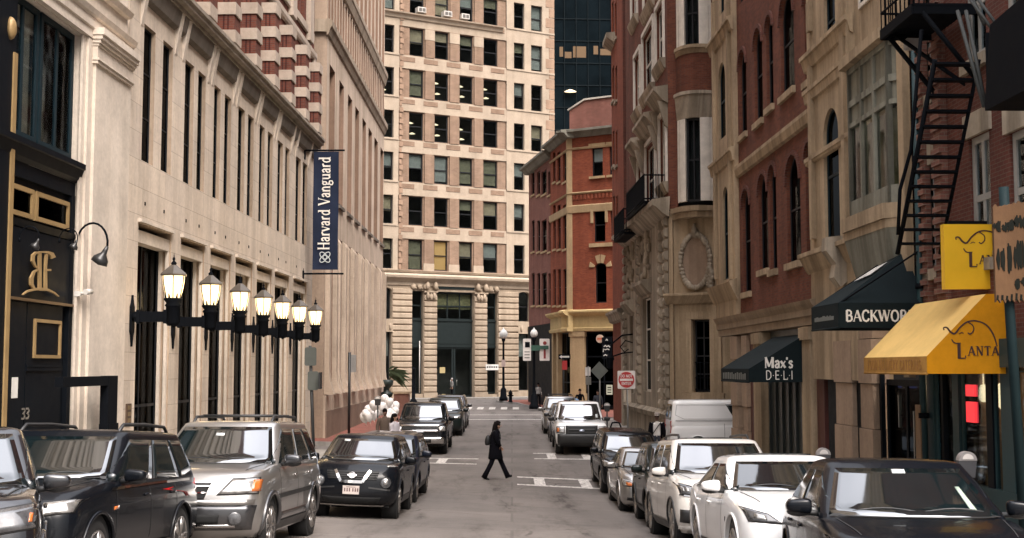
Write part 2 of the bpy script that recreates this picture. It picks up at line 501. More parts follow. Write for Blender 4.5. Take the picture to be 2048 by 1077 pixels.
# ------------------------------------------------------------------ ground
def ground_mat():
    m, nt, b = _new('asphalt')
    v = coord(nt)
    n1 = noise(nt, v, 0.35, 8, 0.65); n2 = noise(nt, v, 60, 3, 0.7)
    vs = coord(nt, False, (1.2, 0.22, 1)); n3 = noise(nt, vs, 1.1, 7, 0.68)
    vt = coord(nt, False, (0.9, 0.05, 1)); n4 = noise(nt, vt, 1.0, 4, 0.5)
    c = ramp(nt, n1, [(0.3, (0.115, 0.102, 0.093)), (0.65, (0.178, 0.157, 0.142))])
    c = mixc(nt, 0.6, c, ramp(nt, n2, [(0.3, (0.7, 0.7, 0.7)), (0.7, (1.2, 1.2, 1.2))]), 'MULTIPLY')
    c = mixc(nt, 0.9, c, ramp(nt, n3, [(0.33, (0.34, 0.33, 0.33)), (0.38, (0.74, 0.73, 0.72)), (0.48, (1, 1, 1))]), 'MULTIPLY')   # oil and tar patches
    c = mixc(nt, 0.6, c, ramp(nt, n4, [(0.35, (0.78, 0.78, 0.78)), (0.6, (1.08, 1.08, 1.08))]), 'MULTIPLY')  # wheel tracks
    vo = nt.nodes.new('ShaderNodeTexVoronoi'); vo.feature = 'DISTANCE_TO_EDGE'; vo.inputs['Scale'].default_value = 0.33
    nd = nt.nodes.new('ShaderNodeTexNoise'); nd.inputs['Scale'].default_value = 1.3; nd.inputs['Detail'].default_value = 6; nt.links.new(v, nd.inputs['Vector'])
    nt.links.new(mixc(nt, 0.35, v, nd.outputs['Color'], 'ADD'), vo.inputs['Vector'])
    ck = ramp(nt, vo.outputs['Distance'], [(0.004, (0.45, 0.44, 0.43)), (0.012, (1, 1, 1))]); gate = ramp(nt, n1, [(0.5, (0, 0, 0)), (0.6, (1, 1, 1))])
    c = mixc(nt, gate, c, mixc(nt, 1.0, c, ck, 'MULTIPLY'))                                                               # cracks
    vb = nt.nodes.new('ShaderNodeTexBrick'); vb.inputs['Scale'].default_value = 1.0; vb.inputs['Brick Width'].default_value = 9.0; vb.inputs['Row Height'].default_value = 2.3; vb.inputs['Mortar Size'].default_value = 0.03
    vb.inputs['Color1'].default_value = (0.86, 0.86, 0.86, 1); vb.inputs['Color2'].default_value = (1.08, 1.07, 1.06, 1); vb.inputs['Mortar'].default_value = (0.6, 0.6, 0.6, 1)
    nt.links.new(coord(nt, False, (1, 1, 1)), vb.inputs['Vector']); c = mixc(nt, 0.6, c, vb.outputs['Color'], 'MULTIPLY')   # repair seams
    nt.links.new(c, b.inputs['Base Color']); b.inputs['Roughness'].default_value = 0.8; b.inputs['Specular IOR Level'].default_value = 0.3
    bump(nt, b, n2, 0.35, 0.01)
    return m
M_ASPHALT = ground_mat()
ys = [-30 + 2 * i for i in range(10)] + [-10 + 1.0 * i for i in range(131)] + [125, 150, 200, 300, 400]
xs = [-150, -60, -30, -15, -10, -7, -5, -4.2, -3.5] + [-3.5 + 6.5 * i / 10 for i in range(1, 11)] + [3.6, 4.5, 6, 8, 12, 20, 40, 80, 150]
vs = [(x, y, gz(x, y)) for y in ys for x in xs]
nx = len(xs)
fs = [(j * nx + i, j * nx + i + 1, (j + 1) * nx + i + 1, (j + 1) * nx + i) for j in range(len(ys) - 1) for i in range(nx - 1)]
mb = MB(); mb.add(vs, fs, 0, True)
tag(mb.build('road', M_ASPHALT, recalc=False), kind='structure')

def paving(name, c1, c2, w, h):
    m, nt, b = _new(name)
    br = N(nt, 'ShaderNodeTexBrick', **{'Scale': 1.0, 'Mortar Size': 0.01, 'Brick Width': w, 'Row Height': h})
    br.inputs['Color1'].default_value = rgba(c1); br.inputs['Color2'].default_value = rgba(c2); br.inputs['Mortar'].default_value = rgba(mul(c2, 0.5))
    v = coord(nt); nt.links.new(v, br.inputs['Vector'])
    n1 = noise(nt, v, 0.8, 6, 0.65)
    c = mixc(nt, 0.7, br.outputs['Color'], ramp(nt, n1, [(0.3, (0.65, 0.65, 0.65)), (0.65, (1.1, 1.1, 1.1))]), 'MULTIPLY')
    nt.links.new(c, b.inputs['Base Color']); b.inputs['Roughness'].default_value = 0.85
    return m
M_PAVE = paving('concrete_paving', (0.27, 0.245, 0.215), (0.22, 0.2, 0.175), 1.5, 1.5)
M_BRICKPAVE = paving('brick_paving', (0.25, 0.085, 0.055), (0.19, 0.06, 0.042), 0.22, 0.11)
M_KERB = stone('granite_kerb', (0.3, 0.28, 0.26))
def sidewalk(name, inner, outer, y0, y1, mat, side, h=0.14, step=1.0):
    """strip between the kerb line inner(y) and outer(y), with a kerb stone along the inner edge"""
    n = max(2, int((y1 - y0) / step)); mb = MB(); kb = MB()
    for i in range(n):
        a, b = lerp(y0, y1, i / n), lerp(y0, y1, (i + 1) / n)
        q = []
        for y in (a, b):
            xi, xo = inner(y), outer(y)
            q.append(((xi, y, gz(xi, y) + h), (xi + side * 0.16, y, gz(xi, y) + h), (xo, y, gz(xi, y) + h + 0.02 * abs(xo - xi)), (xi, y, gz(xi, y) - 0.1)))
        mb.quad(q[0][1], q[1][1], q[1][2], q[0][2])
        kb.quad(q[0][0], q[1][0], q[1][1], q[0][1]); kb.quad(q[0][3], q[1][3], q[1][0], q[0][0])
    # end faces
    for y, s in ((y0, 1), (y1, -1)):
        xi, xo = inner(y), outer(y); z = gz(xi, y)
        kb.quad((xi, y, z - 0.1), (xo, y, z - 0.1), (xo, y, z + h + 0.02 * abs(xo - xi)), (xi, y, z + h))
    tag(mb.build(name, mat), kind='structure'); tag(kb.build('kerb', M_KERB), kind='structure')
CL = [(-30, -6.8), (10, -6.5), (16, -5.8), (23, -4.5), (30, -4.45), (46, -4.75), (60, -4.75), (90, -4.9)]
CR = [(-30, 5.0), (12, 4.9), (25, 4.75), (38, 4.45), (48, 3.95), (60, 3.7), (86, 2.4), (97, 0.4), (101, -1.3)]
cl = lambda y: table(CL, y); cr = lambda y: table(CR, y)
sidewalk('pavement', cl, lambda y: -12.0, -30, 47.5, M_PAVE, -1)
sidewalk('pavement', cl, lambda y: -12.0, 52, 84, M_BRICKPAVE, -1)
sidewalk('pavement', cr, lambda y: 11.0, -30, 43.2, M_PAVE, 1)
sidewalk('pavement', cr, lambda y: 11.0, 48.5, 72, M_PAVE, 1)
sidewalk('pavement', cr, lambda y: 9.0, 73, 101, M_BRICKPAVE, 1)
# road paint, worn at the edges
def paint_mat():
    m, nt, b = _new('road_paint')
    n1 = noise(nt, coord(nt), 9, 6, 0.7)
    c = ramp(nt, n1, [(0.40, (0.17, 0.15, 0.135)), (0.52, (0.60, 0.565, 0.52))])
    nt.links.new(c, b.inputs['Base Color']); b.inputs['Roughness'].default_value = 0.7
    return m
M_RPAINT = paint_mat()
def marking(mb, x0, x1, y0, y1):
    n = max(1, int((x1 - x0) / 0.6)); k = max(1, int((y1 - y0) / 0.5))
    for i in range(n):
        for j in range(k):
            q = [(lerp(x0, x1, (i + a) / n), lerp(y0, y1, (j + b) / k)) for a, b in ((0, 0), (1, 0), (1, 1), (0, 1))]
            mb.quad(*[(x, y, gz(x, y) + 0.012) for x, y in q])
mb = MB()
# crosswalk by the walker: two edge lines and ladder rungs, another on the far side of the junction, one at the end of the street
for (x0, x1, ya, yb, gap) in ((0.15, 4.2, 35.9, 38.6, 1.35), (-4.3, -1.2, 42.6, 45.3, 1.2), (0.8, 3.8, 45.4, 48.2, 1.3)):
    marking(mb, x0, x1, ya, ya + 0.32); marking(mb, x0, x1, yb - 0.32, yb)
    x = x0 + 0.5
    while x < x1 - 0.3:
        marking(mb, x, x + 0.32, ya + 0.33, yb - 0.33); x += gap
for k in range(6): marking(mb, -4.2 + k * 0.85, -3.75 + k * 0.85, 88.5, 92.5)
marking(mb, -4.0, 2.2, 74.0, 74.5)
marking(mb, -4.2, 2.6, 80.0, 80.4)
tag(mb.build('road_markings', M_RPAINT), kind='structure')
# ------------------------------------------------------------------ shared materials
M_CREAM = stone('cream_stone', (0.66, 0.565, 0.47), blocks=(1.15, 0.62), streak=0.45, dark=0.66)
M_CREAMP = stone('cream_painted_stone', (0.65, 0.565, 0.475), streak=0.35, dark=0.72)
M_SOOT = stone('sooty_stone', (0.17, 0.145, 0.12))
M_TAN = stone('tan_stone', (0.55, 0.44, 0.345), streak=0.55, dark=0.62)
M_TANSIDE = stone('shaded_tan_stone', (0.40, 0.30, 0.225), streak=0.5)  # darker copy of the tan stone, shade of the return wall put into its colour
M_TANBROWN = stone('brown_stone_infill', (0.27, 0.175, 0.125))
M_DARKFRAME = plain('dark_window_frame', (0.014, 0.015, 0.017), 0.5, spec=0.2)
M_GLASS = pane_mat('window_glass', (0.78, 0.82, 0.82), 0.07)
M_DARKGLASS = pane_mat('dark_window_glass', (0.10, 0.12, 0.13), 0.05)
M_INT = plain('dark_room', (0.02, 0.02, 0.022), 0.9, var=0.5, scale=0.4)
M_BLACKPAINT = plain('black_shopfront_paint', (0.005, 0.0065, 0.009), 0.5, spec=0.08)
M_TEALPAINT = plain('teal_black_paint', (0.011, 0.022, 0.028), 0.5, spec=0.1)
M_GOLD = plain('dull_gold', (0.34, 0.225, 0.10), 0.5, metal=0.2)
M_IRON = plain('black_iron', (0.005, 0.006, 0.008), 0.7, spec=0.05)
M_CURTAIN = plain('pale_curtain', (0.30, 0.25, 0.20), 0.9, var=0.3, scale=6)

LX = lambda y: -9 + 0.0208 / 1.003 * y
LD = (0.0208, 1.003)

# ------------------------------------------------------------------ black shopfront building on the left edge
B = Fac((LX(14), 14), LD, 0.45, 'shopfront_building', 'cream building with tall black shopfront and gold monogram')
sL = 0.0; sP0 = B.S(160, 400); sP1 = B.S(247, 400)
zE = B.Z(165, 72)                   # underside of the entablature
mb = MB()
# masonry: pier behind the pilaster and everything above the shopfront
mb.box(sP0 - 0.1, sP1, 0.0, 1.0, 0, zE)
mb.box(sL, sP1, 0.0, 1.0, zE, 32)
B.build(mb, 'wall', M_CREAMP)
mb = MB()
a, b = B.S(172, 300), B.S(244, 300)
mb.box(a, b, -0.16, 0.0, 0.3, zE - 0.0)
mb.box(a - 0.25, a, -0.10, 0.0, 0.3, zE)
mb.box(a - 0.42, a - 0.25, -0.05, 0.0, 0.3, zE)
zc0, zc1 = B.Z(210, 150), B.Z(205, 78)
h = zc1 - zc0
B.build(mb, 'pilaster', M_CREAMP)
mb = MB()
for o, z0, z1 in ((0.19, 0.0, 0.09), (0.22, 0.09, 0.16), (0.18, 0.16, 0.5), (0.21, 0.5, 0.58), (0.25, 0.58, 0.68), (0.29, 0.68, 0.80), (0.33, 0.80, 1.0)):
    mb.box(a - o * 0.5 + 0.05, b + o * 0.35 - 0.05, -o - 0.02, 0.001, zc0 + h * z0, zc0 + h * z1 - 0.004)
B.build(mb, 'capital', M_CREAMP)
mb = MB()
zt = zE
mb.profile([(0, zt + 0.02), (-0.12, zt + 0.02), (-0.12, zt + 0.2), (-0.16, zt + 0.22), (-0.16, zt + 0.42), (-0.21, zt + 0.45), (-0.25, zt + 0.55), (0, zt + 0.6)], sL, sP1 - 0.02)
mb.profile([(0, zt + 1.05), (-0.1, zt + 1.07), (-0.16, zt + 1.18), (0, zt + 1.24)], sL, sP1 - 0.05)
mb.profile([(0, zt + 2.1), (-0.1, zt + 2.15), (-0.2, zt + 2.5), (-0.26, zt + 2.55), (-0.26, zt + 2.8), (0, zt + 2.9)], sL, sP1 + 0.0)
for k in range(5): mb.profile([(0, zt + 4.5 + k * 2), (-0.14, zt + 4.5 + k * 2), (-0.14, zt + 4.75 + k * 2), (0, zt + 4.8 + k * 2)], sL, sP1 - 0.03)
B.build(mb, 'entablature', M_CREAMP)
# the black shopfront
zs0, zs1 = B.Z(130, 383), B.Z(130, 347)       # projecting sill between the storeys
mb = MB()
sf0, sf1 = sL, sP0 - 0.08
mb.box(sf0, sf1, 0.14, 0.26, 0, zs0)                       # back panel
mb.box(sf0, sf1, 0.06, 0.26, zs0 - 0.02, zs0 + 0.25)
mb.profile([(0.05, zs0 + 0.25), (-0.03, zs0 + 0.32), (-0.10, zs0 + 0.5), (-0.13, zs0 + 0.52), (-0.13, zs0 + 0.62), (0.26, zs0 + 0.66)], sf0, sf1)
zfas0, zfas1 = B.Z(100, 603), B.Z(100, 470)
mb.box(sf0, sf1, 0.06, 0.14, zfas0, zfas1)                  # sign fascia
mb.profile([(0.14, zfas1), (0.05, zfas1 + 0.02), (0.0, zfas1 + 0.14), (0.14, zfas1 + 0.18)], sf0, sf1)
mb.box(sf1 - 0.2, sf1, 0.05, 0.14, 0.3, zs0)                # door jambs
B.build(mb, 'shopfront_panel', M_BLACKPAINT)
mb = MB()
mb.box(sf0, sf1, 0.0, 0.14, zfas0 - 0.05, zfas0)          # bronze rail below the fascia
B.build(mb, 'rail', plain('bronze', (0.16, 0.10, 0.055), 0.4, metal=0.6))
# upper tall windows
zu0, zu1 = zs0 + 0.7, zE - 0.02
wl = [(B.S(24, 200), B.S(88, 200)), (B.S(92, 200), B.S(158, 200))]
for (p, q) in wl:
    w = window(B.root, p, q, zu0, zu1, 0.12, M_TEALPAINT, M_GLASS, bars=(2, 1), fr=0.11)
    cb = MB()
    cb.box(0.1, 0.34, 0.05, 0.06, 0.12, zu1 - zu0 - 0.3); cb.box((q - p) * 0.56, (q - p) * 0.56 + 0.3, 0.05, 0.06, 0.12, zu1 - zu0 - 0.12)
    cb.build('curtain', M_CURTAIN, w)
mb = MB(); mb.box(sf0, sf1, 1.0, 1.1, 0, zE + 0.1); B.build(mb, 'interior_wall', M_INT)
# gold framed transom panels
z0, z1 = B.Z(110, 450), B.Z(110, 392)
for (pa, pb) in ((20, 77), (82, 148)):
    mb = MB(); p, q = B.S(pa, 420), B.S(pb, 420); f = 0.085
    mb.box(p, q, 0.08, 0.14, z0, z0 + f); mb.box(p, q, 0.08, 0.14, z1 - f, z1); mb.box(p, p + f, 0.08, 0.14, z0 + f, z1 - f); mb.box(q - f, q, 0.08, 0.14, z0 + f, z1 - f)
    w = B.build(mb, 'window', M_GOLD)
    mb = MB(); mb.box(p + f, q - f, 0.12, 0.13, z0 + f, z1 - f); mb.build('pane', M_DARKGLASS, w)
# left post with gold strip and boss
mb = MB(); p = B.S(6, 400); q = B.S(20, 400)
mb.box(p - 0.6, q + 0.02, -0.02, 0.5, 0.3, zE + 0.25)
B.build(mb, 'corner_post', M_BLACKPAINT)
mb = MB(); mb.box(q - 0.11, q + 0.03, -0.05, -0.02, 0.4, B.Z(20, 102))
B.build(mb, 'gold_strip', M_GOLD)
mb = MB(); u, v = B.uv(20, 58); mb.lathe([(0.001, -0.09), (0.07, -0.085), (0.105, -0.05), (0.12, 0.0)], (u - 0.03, -0.02, v), 16, axis='y')
mb.v = [(x, y, v + (z - v) * 1.7) for x, y, z in mb.v]
B.build(mb, 'boss', M_GOLD)
# monogram on the fascia: a B and an F back to back over a swash
mb = MB()
def mono(pts, w, k): mb.ribbon([(x / 3.59, -(340 + y / 3.59)) for x, y in pts], [q / 3.59 for q in w] if isinstance(w, list) else w / 3.59, 0.004 * k, 0.03)
mono([(266, 592), (266, 864)], 20, 0); mono([(314, 604), (308, 700), (308, 864)], [20, 14, 20], 0)
mono([(272, 592), (236, 596), (216, 616), (214, 654), (232, 692), (258, 714)], [10, 16, 20, 20, 14, 8], 1)
mono([(258, 712), (222, 734), (204, 780), (204, 822), (224, 856), (266, 862)], [8, 16, 24, 24, 16, 10], 1.5)
mono([(262, 590), (320, 592), (350, 606), (360, 634)], [10, 16, 28, 34], 2); mono([(300, 720), (344, 720)], 14, 1); mono([(256, 862), (322, 862)], 16, 2)
mono([(138, 898), (170, 874), (216, 860), (268, 854), (320, 862), (366, 884), (398, 910)], [6, 12, 16, 18, 16, 12, 6], 3)
mb.v = [B.uv(x, -z, 0.05)[:1] + (0.02 - y, ) + B.uv(x, -z, 0.05)[1:] for x, y, z in mb.v]
B.build(mb, 'monogram', M_GOLD)
# doors with gold framed light, number and notice
mb = MB()
p, q = B.S(62, 680), B.S(132, 680)
zd = zfas0 - 0.06
mb.box(p, q, 0.08, 0.14, 0.35, zd); mb.box(sf0, p - 0.06, 0.07, 0.14, 0.35, zd)
for zz in (B.Z(100, 742), B.Z(100, 735)): mb.box(p, q, 0.055, 0.08, zz, zz + 0.05)
d1 = B.build(mb, 'door', M_BLACKPAINT)
mb = MB(); p, q = B.S(69, 680, 0.05), B.S(122, 680, 0.05); z0, z1 = B.Z(95, 717, 0.05), B.Z(95, 640, 0.05); f = 0.06
mb.box(p, q, 0.04, 0.08, z0, z0 + f); mb.box(p, q, 0.04, 0.08, z1 - f, z1); mb.box(p, p + f, 0.04, 0.08, z0 + f, z1 - f); mb.box(q - f, q, 0.04, 0.08, z0 + f, z1 - f)
B.build(mb, 'door_light', M_GOLD, d1)
def digit3(mb, u, v, w, h, y):
    mb.ribbon([(u, v + h), (u + w * 0.7, v + h), (u + w, v + h * 0.8), (u + w * 0.7, v + h * 0.55), (u + w * 0.3, v + h * 0.5), (u + w * 0.7, v + h * 0.45), (u + w, v + h * 0.2), (u + w * 0.7, v), (u, v)], 0.035, y, 0.012)
mb = MB(); u, v = B.uv(45, 838, 0.05); digit3(mb, u, v, 0.13, 0.17, 0.06); digit3(mb, u + 0.18, v, 0.13, 0.17, 0.06)
B.build(mb, 'house_number', plain('number_metal', (0.22, 0.2, 0.17), 0.5, metal=0.3), d1)
mb = MB(); u0_, v0_ = B.uv(24, 797, 0.05); u1_, v1_ = B.uv(37, 755, 0.05); mb.box(u0_, u1_, 0.055, 0.065, v0_, v1_)
B.build(mb, 'notice', plain('white_paper', (0.62, 0.6, 0.55), 0.8), d1)

# black post and beam frame in front of the doorway
def wpt(F, px, py, off): 
    u, v = F.uv(px, py, off); return u, off, v
fr = empty('doorway_frame', B.P(B.S(215, 800, -0.5), -0.5, B.Z(215, 1000, -0.5)), math.atan2(B.d.y, B.d.x), 'black steel post and beam frame beside the black shop door', 'frame')
fz = fr.location.z - B.z
def to_fr(u, y, z): # facade local -> frame local
    return (u - B.S(215, 800, -0.5), y + 0.5, z - fz)
mb = MB()
x0, _, z0 = to_fr(B.S(208, 800, -0.5), 0, B.Z(215, 752, -0.5)); x1 = to_fr(B.S(227, 800, -0.5), 0, 0)[0]
mb.box(x0, x1, -0.08, 0.08, -0.3, z0); mb.build('post', M_IRON, fr)
mb = MB(); xb = to_fr(B.S(118, 760, -0.5), 0, 0)[0]; zb = to_fr(0, 0, B.Z(215, 771, -0.5))[2]
mb.box(xb, x0, -0.075, 0.075, zb, z0 - 0.005); mb.build('beam', M_IRON, fr)
mb = MB(); mb.box(x0 + 0.03, x1 + 0.04, -0.1, 0.1, 1.15, 1.5); mb.lathe([(0.03, -0.13), (0.04, -0.1)], ((x0 + x1) / 2, 0, 1.32), 10, axis='y'); mb.build('lock_box', M_IRON, fr)

def gooseneck(F, px0, py0, px1, py1, reach, label, size=1.0):
    """wall lamp on a curved arm: root at the wall"""
    u, v = F.uv(px0, py0)
    r = empty('gooseneck_lamp', F.P(u, 0.0, v), math.atan2(F.d.y, F.d.x), label, 'lamp', 'gooseneck lamps over the shop sign')
    mb = MB(); mb.lathe([(0.08 * size, -0.03), (0.08 * size, 0.0)], (0, 0.0, 0), 12, axis='y')
    mb.build('wall_plate', M_IRON, r)
    mb = MB(); pts = []
    for i in range(13):
        t = i / 12; a = math.pi * 1.05 * t
        pts.append((0.0, -reach / 2 + math.cos(a) * reach / 2 * (1 if a < math.pi else 1), math.sin(a) * 0.42 * size + 0.05 * t))
    mb.tube(pts, 0.022 * size, 8); mb.build('arm', M_IRON, r)
    e = Vector(pts[-1])
    mb = MB()
    ax = Vector((0, 0.45, -0.9)).normalized()
    prof = [(0.03, 0), (0.05, 0.1), (0.06, 0.16), (0.15, 0.26), (0.17, 0.36), (0.0, 0.40)]
    mb.lathe([(a * size, b * size) for a, b in prof], (0, 0, 0), 14)
    q = Vector((0, 0, 1)).rotation_difference(ax)
    mb.v = [tuple(e + q @ Vector(x)) for x in mb.v]
    mb.build('shade', plain('dark_shade', (0.03, 0.03, 0.03), 0.35), r)
    return r
# facade-local outward is -y: the arm starts at the wall and swings towards the street
gooseneck(B, 152, 492, 0, 0, 0.62, 'black gooseneck lamp on the cream pilaster edge by the shop sign')
gooseneck(B, 38, 480, 0, 0, 0.35, 'small dark spot lamp above left of the gold monogram', 0.5)
gooseneck(B, 118, 482, 0, 0, 0.35, 'small dark spot lamp above right of the gold monogram', 0.5)
# security camera and meter plate
u, v = B.uv(150, 588)
r = empty('security_camera', B.P(u, 0.0, v), math.atan2(B.d.y, B.d.x), 'small white security camera on the pilaster edge', 'camera')
mb = MB(); mb.box(-0.05, 0.05, -0.12, 0.0, -0.05, 0.05); mb.tube([(0, -0.1, 0.0), (0.03, -0.22, 0.02)], 0.03, 8); mb.build('mount', plain('white_plastic', (0.6, 0.57, 0.52), 0.4), r)
mb = MB(); mb.tube([(-0.1, -0.24, 0.03), (0.2, -0.24, 0.05)], 0.055, 10); mb.build('housing', MATS['white_plastic'], r)

# ------------------------------------------------------------------ cream stone building with the row of lamps
C = Fac((LX(27.1), 27.1), LD, 0.2, 'stone_building', 'long cream stone building with paired slot windows behind the lamps')
s1 = C.S(625, 500)
zg = C.Z(277, 446); zt0, zt1 = C.Z(284, 321), C.Z(289, 47)
zcor = C.Z(440, 101)
GW = [(277, 343), (362, 409), (421.5, 461.5), (471.5, 504.5), (514, 543), (550, 577.5), (587, 613)]
SLOT = [(289, 312), (327, 347), (371, 389), (397, 412), (429, 442), (450, 463), (477, 490), (496.5, 508), (519.5, 529.5), (536, 546), (556, 566), (571, 579.5), (592, 602), (606, 615)]
ops = []
gws = []
for i, (p, q) in enumerate(GW):
    y = 450 + (p - 277) * 0.37
    a, b = C.S(p, y), C.S(q, y); gws.append((a, b)); ops.append((a, b, 0.45, zg))
sls = []
for p, q in SLOT:
    y = 45 + (p - 289) * 0.90
    a, b = C.S(p, y), C.S(q, y); sls.append((a, b)); ops.append((a, b, zt0, zt1))
mb = MB()
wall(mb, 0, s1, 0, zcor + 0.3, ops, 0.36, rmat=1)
mb.box(0, s1, 12, 12.2, 0, zcor)                 # back
mb.box(-0.0, 0.02, 0.0, 12, 0, zcor); mb.box(s1 - 0.3, s1 - 0.002, 0.76, 12, 0, zcor + 0.3)
C.build(mb, 'wall', [M_CREAM, stone('shaded_reveal_stone', (0.42, 0.32, 0.235), streak=0.6, dark=0.55)])  # reveals get a darker brown: their shade is painted into the colour
mb = MB(); mb.box(0.05, s1 - 0.31, 1.6, 1.7, 0, zcor); C.build(mb, 'interior_wall', M_INT)
mb = MB(); mb.box(0, s1, 0.3, 12, zcor + 0.3, zcor + 0.4); C.build(mb, 'roof', M_SOOT)
# fluted pier edges inside each ground opening, header lip, glazing
mb = MB()
for a, b in gws:
    mb.box(a + 0.001, b - 0.001, 0.04, 0.32, zg - 0.42, zg - 0.14)
    for f in (0.04, 0.2): mb.box(b - 0.07, b, f, f + 0.08, 0.45, zg - 0.43)
    mb.box(a - 0.06, b + 0.06, -0.09, 0.02, zg + 0.02, zg + 0.10)
C.build(mb, 'header', M_CREAMP)
for a, b in gws: window(C.root, a, b, 0.45, zg - 0.05, 0.30, M_DARKFRAME, M_DARKGLASS, bars=(2, 3), fr=0.07)
for a, b in sls: window(C.root, a, b, zt0, zt1 - 0.02, 0.10, M_DARKFRAME, M_DARKGLASS, bars=(1, 3), fr=0.03)
# sills, sooty drips
mb = MB()
for a, b in sls: mb.box(a + 0.3, a + 0.36, -0.015, 0.0, zt0 - 1.0, zt0 - 0.92)
C.build(mb, 'wall_anchor', M_IRON)
# corbel table and cornice
zk0, zk1 = C.Z(440, 146), C.Z(440, 114)
mb = MB(); edges = []
for i in range(0, 14, 2): edges += [(sls[i][0] + sls[i][1]) / 2 - 0.62, (sls[i + 1][0] + sls[i + 1][1]) / 2 + 0.62]
allc = []
for (e0, e1) in zip(edges, edges[1:]): allc.append((e0 + 0.16, e1 - 0.16))
for e0, e1 in [(0.05, edges[0] - 0.16)] + allc + [(edges[-1] + 0.16, s1 - 0.05)]:
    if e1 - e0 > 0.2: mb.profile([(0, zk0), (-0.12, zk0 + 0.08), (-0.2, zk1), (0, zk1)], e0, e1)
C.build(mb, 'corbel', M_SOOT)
mb = MB()
for e in edges: mb.profile([(0, zk0 - 0.6), (-0.02, zk0 - 0.55), (-0.2, zk1), (-0.2, zk1 + 0.02), (0, zk1 + 0.02)], e - 0.09, e + 0.09)
C.build(mb, 'bracket', M_CREAMP)
zc = zcor
mb = MB()
mb.profile([(0, zk1), (-0.24, zk1), (-0.24, zk1 + 0.1), (-0.29, zk1 + 0.12), (-0.29, zc - 0.06), (-0.36, zc - 0.03), (-0.36, zc + 0.06), (-0.42, zc + 0.1), (-0.42, zc + 0.2), (0.4, zc + 0.3)], -0.05, s1 + 0.25)
C.build(mb, 'cornice', stone('grimy_stone', (0.30, 0.255, 0.205), streak=0.7))
# bronze plate by the first window
u, v = C.uv(255, 850); mb = MB(); mb.box(u - 0.16, u + 0.16, -0.03, 0, v, v + 0.46)
pl = C.build(mb, 'wall_plaque', plain('brown_plaque', (0.09, 0.055, 0.035), 0.5))
mb = MB(); [mb.box(u - 0.09, u + 0.09, -0.04, -0.03, v + 0.05 + k * 0.14, v + 0.14 + k * 0.14) for k in range(3)]
mb.build('buzzer', plain('brass', (0.35, 0.25, 0.13), 0.4, metal=0.6), pl)

# red and white banded building standing over the cornice
M_REDB = brick('dark_red_brick', (0.165, 0.052, 0.034), (0.11, 0.036, 0.025), (0.12, 0.08, 0.065))
M_BAND = stone('white_band_stone', (0.46, 0.38, 0.31), streak=0.35)
D = Fac((LX(24) - 0.55, 24), LD, zcor - 0.6 + C.z, 'banded_brick_building', 'tall red brick building with white stone bands rising above the cornice')
sE = D.S(627, 200)
zchk = D.Z(605, 92)
per = 0.84
mb = MB()
wops = []
for k in range(12):
    s = 1.2 + k * 2.9
    for f in range(5): wops.append((s, s + 0.75, zchk + 1.1 + f * 3.1, zchk + 2.9 + f * 3.1)); wops.append((s + 1.05, s + 1.8, zchk + 1.1 + f * 3.1, zchk + 2.9 + f * 3.1))
wops = [o for o in wops if o[1] < sE - 0.9]
wall(mb, 0, sE, 0, zchk + 26, wops, 0.25)
mb.box(sE - 0.3, sE - 0.004, 0.26, 12, 0, zchk + 26)
D.build(mb, 'wall', M_REDB)
mb = MB(); mb.box(0, sE - 0.31, 0.3, 12, 0, zchk + 26.1); D.build(mb, 'interior_wall', M_INT)
for o in wops:
    if o[2] < zchk + 7: window(D.root, o[0], o[1], o[2], o[3], 0.15, M_DARKFRAME, M_DARKGLASS, bars=(1, 2), fr=0.06)
base = D.S(443, 150)
white, red, dark = MB(), MB(), MB()
s = base - 2.85 * 5 + 0.15
while s < sE - 0.6:
    for (a, b, o) in ((s + 2.15, s + 2.85, 0.5),):
        b = min(b, sE - 0.02)
        if b - a < 0.1 or a < 0: continue
        k = 0
        while (k + 1) * per < zchk:
            z = k * per
            red.box(a, b, -o, 0.0, z, z + 0.47)
            for g in (0.36, 0.62): dark.box(a - 0.004, a, -o * g - 0.025, -o * g + 0.025, z + 0.01, z + 0.46)
            white.box(a - 0.04, b + 0.04, -o - 0.045, 0.0, z + 0.47, z + per - 0.002)
            k += 1
    s += 2.85
D.build(red, 'brick_bay', M_REDB); D.build(dark, 'bay_joint', brick('deep_red_brick', (0.08, 0.02, 0.015), (0.06, 0.016, 0.012), (0.04, 0.03, 0.03)))
D.build(white, 'bay_band', M_BAND)
mb = MB()
for f in range(6):
    z = zchk + f * 3.1
    mb.profile([(0, z - 0.02), (-0.1, z), (-0.14, z + 0.12), (-0.14, z + 0.3), (-0.05, z + 0.42), (0, z + 0.42)], 0, sE)
    mb.box(0, sE - 0.5, -0.1, 0, z + 0.75, z + 1.05)
for p in (576, 612): mb.box(D.S(p, 60), D.S(p, 60) + 0.75, -0.2, 0, zchk + 0.44, zchk + 15.9)
mb.box(sE - 0.42, sE, -0.12, 0.0, 0, zchk - 0.03)
D.build(mb, 'string_course', M_BAND)

